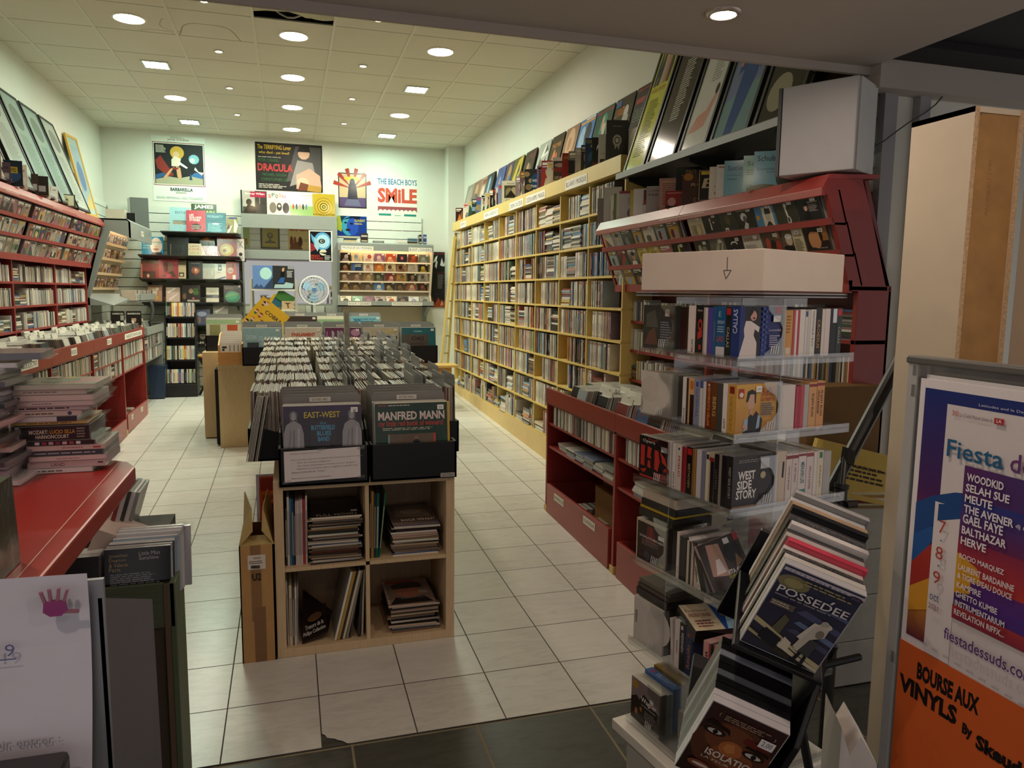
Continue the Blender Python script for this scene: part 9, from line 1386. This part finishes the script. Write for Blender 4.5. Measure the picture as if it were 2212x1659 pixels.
# notice on its grey stand, nearest the viewer
nt_ = thing('notice_stand', 'grey stand with a white printed notice at the lower left corner', 'notice', (-.3, .84, .03)); y = .822
m_ = MB(); m_.prism([(-.192, y+.004, 1.34), (-.160, y+.09, 1.30), (-.150, y+.09, .03), (-.185, y+.004, .03)], (-.004, 0, 0), '9a9aa2', 'metal'); m_.box((-.46, y+.004, .03), (-.190, y+.010, 1.36), 'a4a4aa', 'metal'); m_.build('plate', nt_)
O = Vector((-.4065, y+.008, 1.075)); U, V = Vector((.205, -.012, 0)), Vector((0, -.004, .297)); m_ = MB(); n_ = 8
for k in range(n_):
    f = lambda a: Vector((0, -.003*math.sin(a*PI*2), 0)); a, b = k/n_, (k+1)/n_
    m_.poly([O+V*a+f(a), O+U+V*a+f(a)+Vector((-.012*(1-a)**2, 0, 0)), O+U+V*b+f(b)+Vector((-.012*(1-b)**2, 0, 0)), O+V*b+f(b)], 'dad6e2', 'paper')
sh = m_.build('sheet', nt_); m_ = MB(); m_.art(O+Vector((0, -.004, 0)), U, V, [('T', .30, .735, .37, .042, '6a7098', 'Covid-19'), ('R', .30, .722, .675, .727, '6a7098'), ('T', .02, .40, .82, .036, '9a96a2', 'barrieres pour pouvoir entrer :'), ('T', .10, .185, .66, .036, '9a96a2', 'en respectant une')], 'paper', .0008); m_.build('print', nt_)
m_ = MB(); c = O+U*.865+V*.905+Vector((0, -.010, 0)); m_.lathe((0, 0, 0), [(0, 0)], 'a84a86', 'metal', 3) if False else None
PALM = [(-.010, -.004), (-.004, -.009), (.006, -.009), (.011, -.004), (.010, .005), (.0, .007), (-.009, .005)]
m_.prism([c+Vector((u, 0, v)) for u, v in PALM], (0, -.004, 0), 'b0528e', 'metal')
for a, b, l in ((-.008, .004, -.0035), (-.003, .006, -.001), (.003, .006, .0015), (.008, .004, .004)): m_.ob(c+Vector((a-.0012, 0, b)), Vector((.0026, 0, 0)), Vector((0, -.0035, 0)), Vector((l, 0, .0125)), 'b87a8a', 'metal')
m_.ob(c+Vector((.008, 0, -.007)), Vector((0, 0, .003)), Vector((0, -.0035, 0)), Vector((.013, 0, -.001)), 'b87a8a', 'metal'); m_.build('hand_magnet', nt_, 'pink metallic hand-shaped magnet')
t = thing('sanitizer_dispenser', 'black dispenser box with a white label below the white notice', 'dispenser', (-.30, .77, 1.0)); m_ = MB(); m_.box((-.42, .74, .98), (-.222, .80, 1.196), '2a2628', 'plastic'); m_.build('case', t, bevel=.006); m_ = MB(); m_.art((-.42, .74, .98), (.198, 0, 0), (0, 0, .216), [('R', .2, .4, .62, .80, 'd8d4d4'), ('L', .26, .48, .3, .26, '8a8688', 3)], 'paper'); m_.build('label', t)
# ---------------------------------------------------------------- the discs nobody would count, as one object
CDS.build('cd_cases', None, 'countless further compact discs filling the trays, shelves and drawers of the music units', 'compact discs', kind='stuff')
# labels kept short enough to read
SHORT = [(' of the clear spinner rack', ' of the spinner'), (' of the yellow shelving', ' of yellow shelving'), (', %s tier', ''), ('film case lying flat', 'flat film case'), ('film case standing', 'film case'), (' record sleeve on edge', ' record edge'), (' from the right end of the ', ' from right, '), (' from the left, ', ' from left, '), (' crate of the ', ' crate, '), (' from the front of the ', ' from front, '), (' record column', ' column'), (' on top of the red classical unit, ', ' on the classical unit, '), (' standing on the ', ' on the '), (' standing on ', ' on '), (' leaning on the white ledge, ', ' on the white ledge, '), (' twelve-inch', ''), (' from its near end', ' from near end'), ('boxed set with ', 'box with '), (' on the dark shelves of the back wall', ' on the dark back shelves'), (' on the header of the yellow shelving', ' on the yellow header'), (' standing', ''), (' on the red classical unit', ' on the classical unit'), (' disc cover with ', ' disc, '), (' from the left on the ', ' from left, '), (' of the black floor rack', ' of black rack'), (' at the front of the ', ' of '), (' of the MUSIQUE DU MONDE unit', ' of MUSIQUE DU MONDE'), (' record sleeve, ', ' sleeve, '), (' behind the front cover of the ', ' behind the cover, '), (' of the second rear row ', ' of second rear row '), (' near the ', ' by the '), (' in the ', ' in '), (' of the ', ' of '), (' on the ', ' on '), (' from the ', ' from '), (' at the ', ' at '), (' with the ', ' with '), (' behind the ', ' behind '), (' to the ', ' to '), (' the ', ' '), (' with a ', ' with '), (' and a ', ' and '), (' of a ', ' of '), (' a ', ' ')]
for o in bpy.data.objects:
    l = o.get('label')
    if not l: continue
    for a, b in SHORT:
        if len(l.replace('-', ' ').replace('.', ' ').split()) <= 16: break
        l = l.replace(a, b)
    o['label'] = l
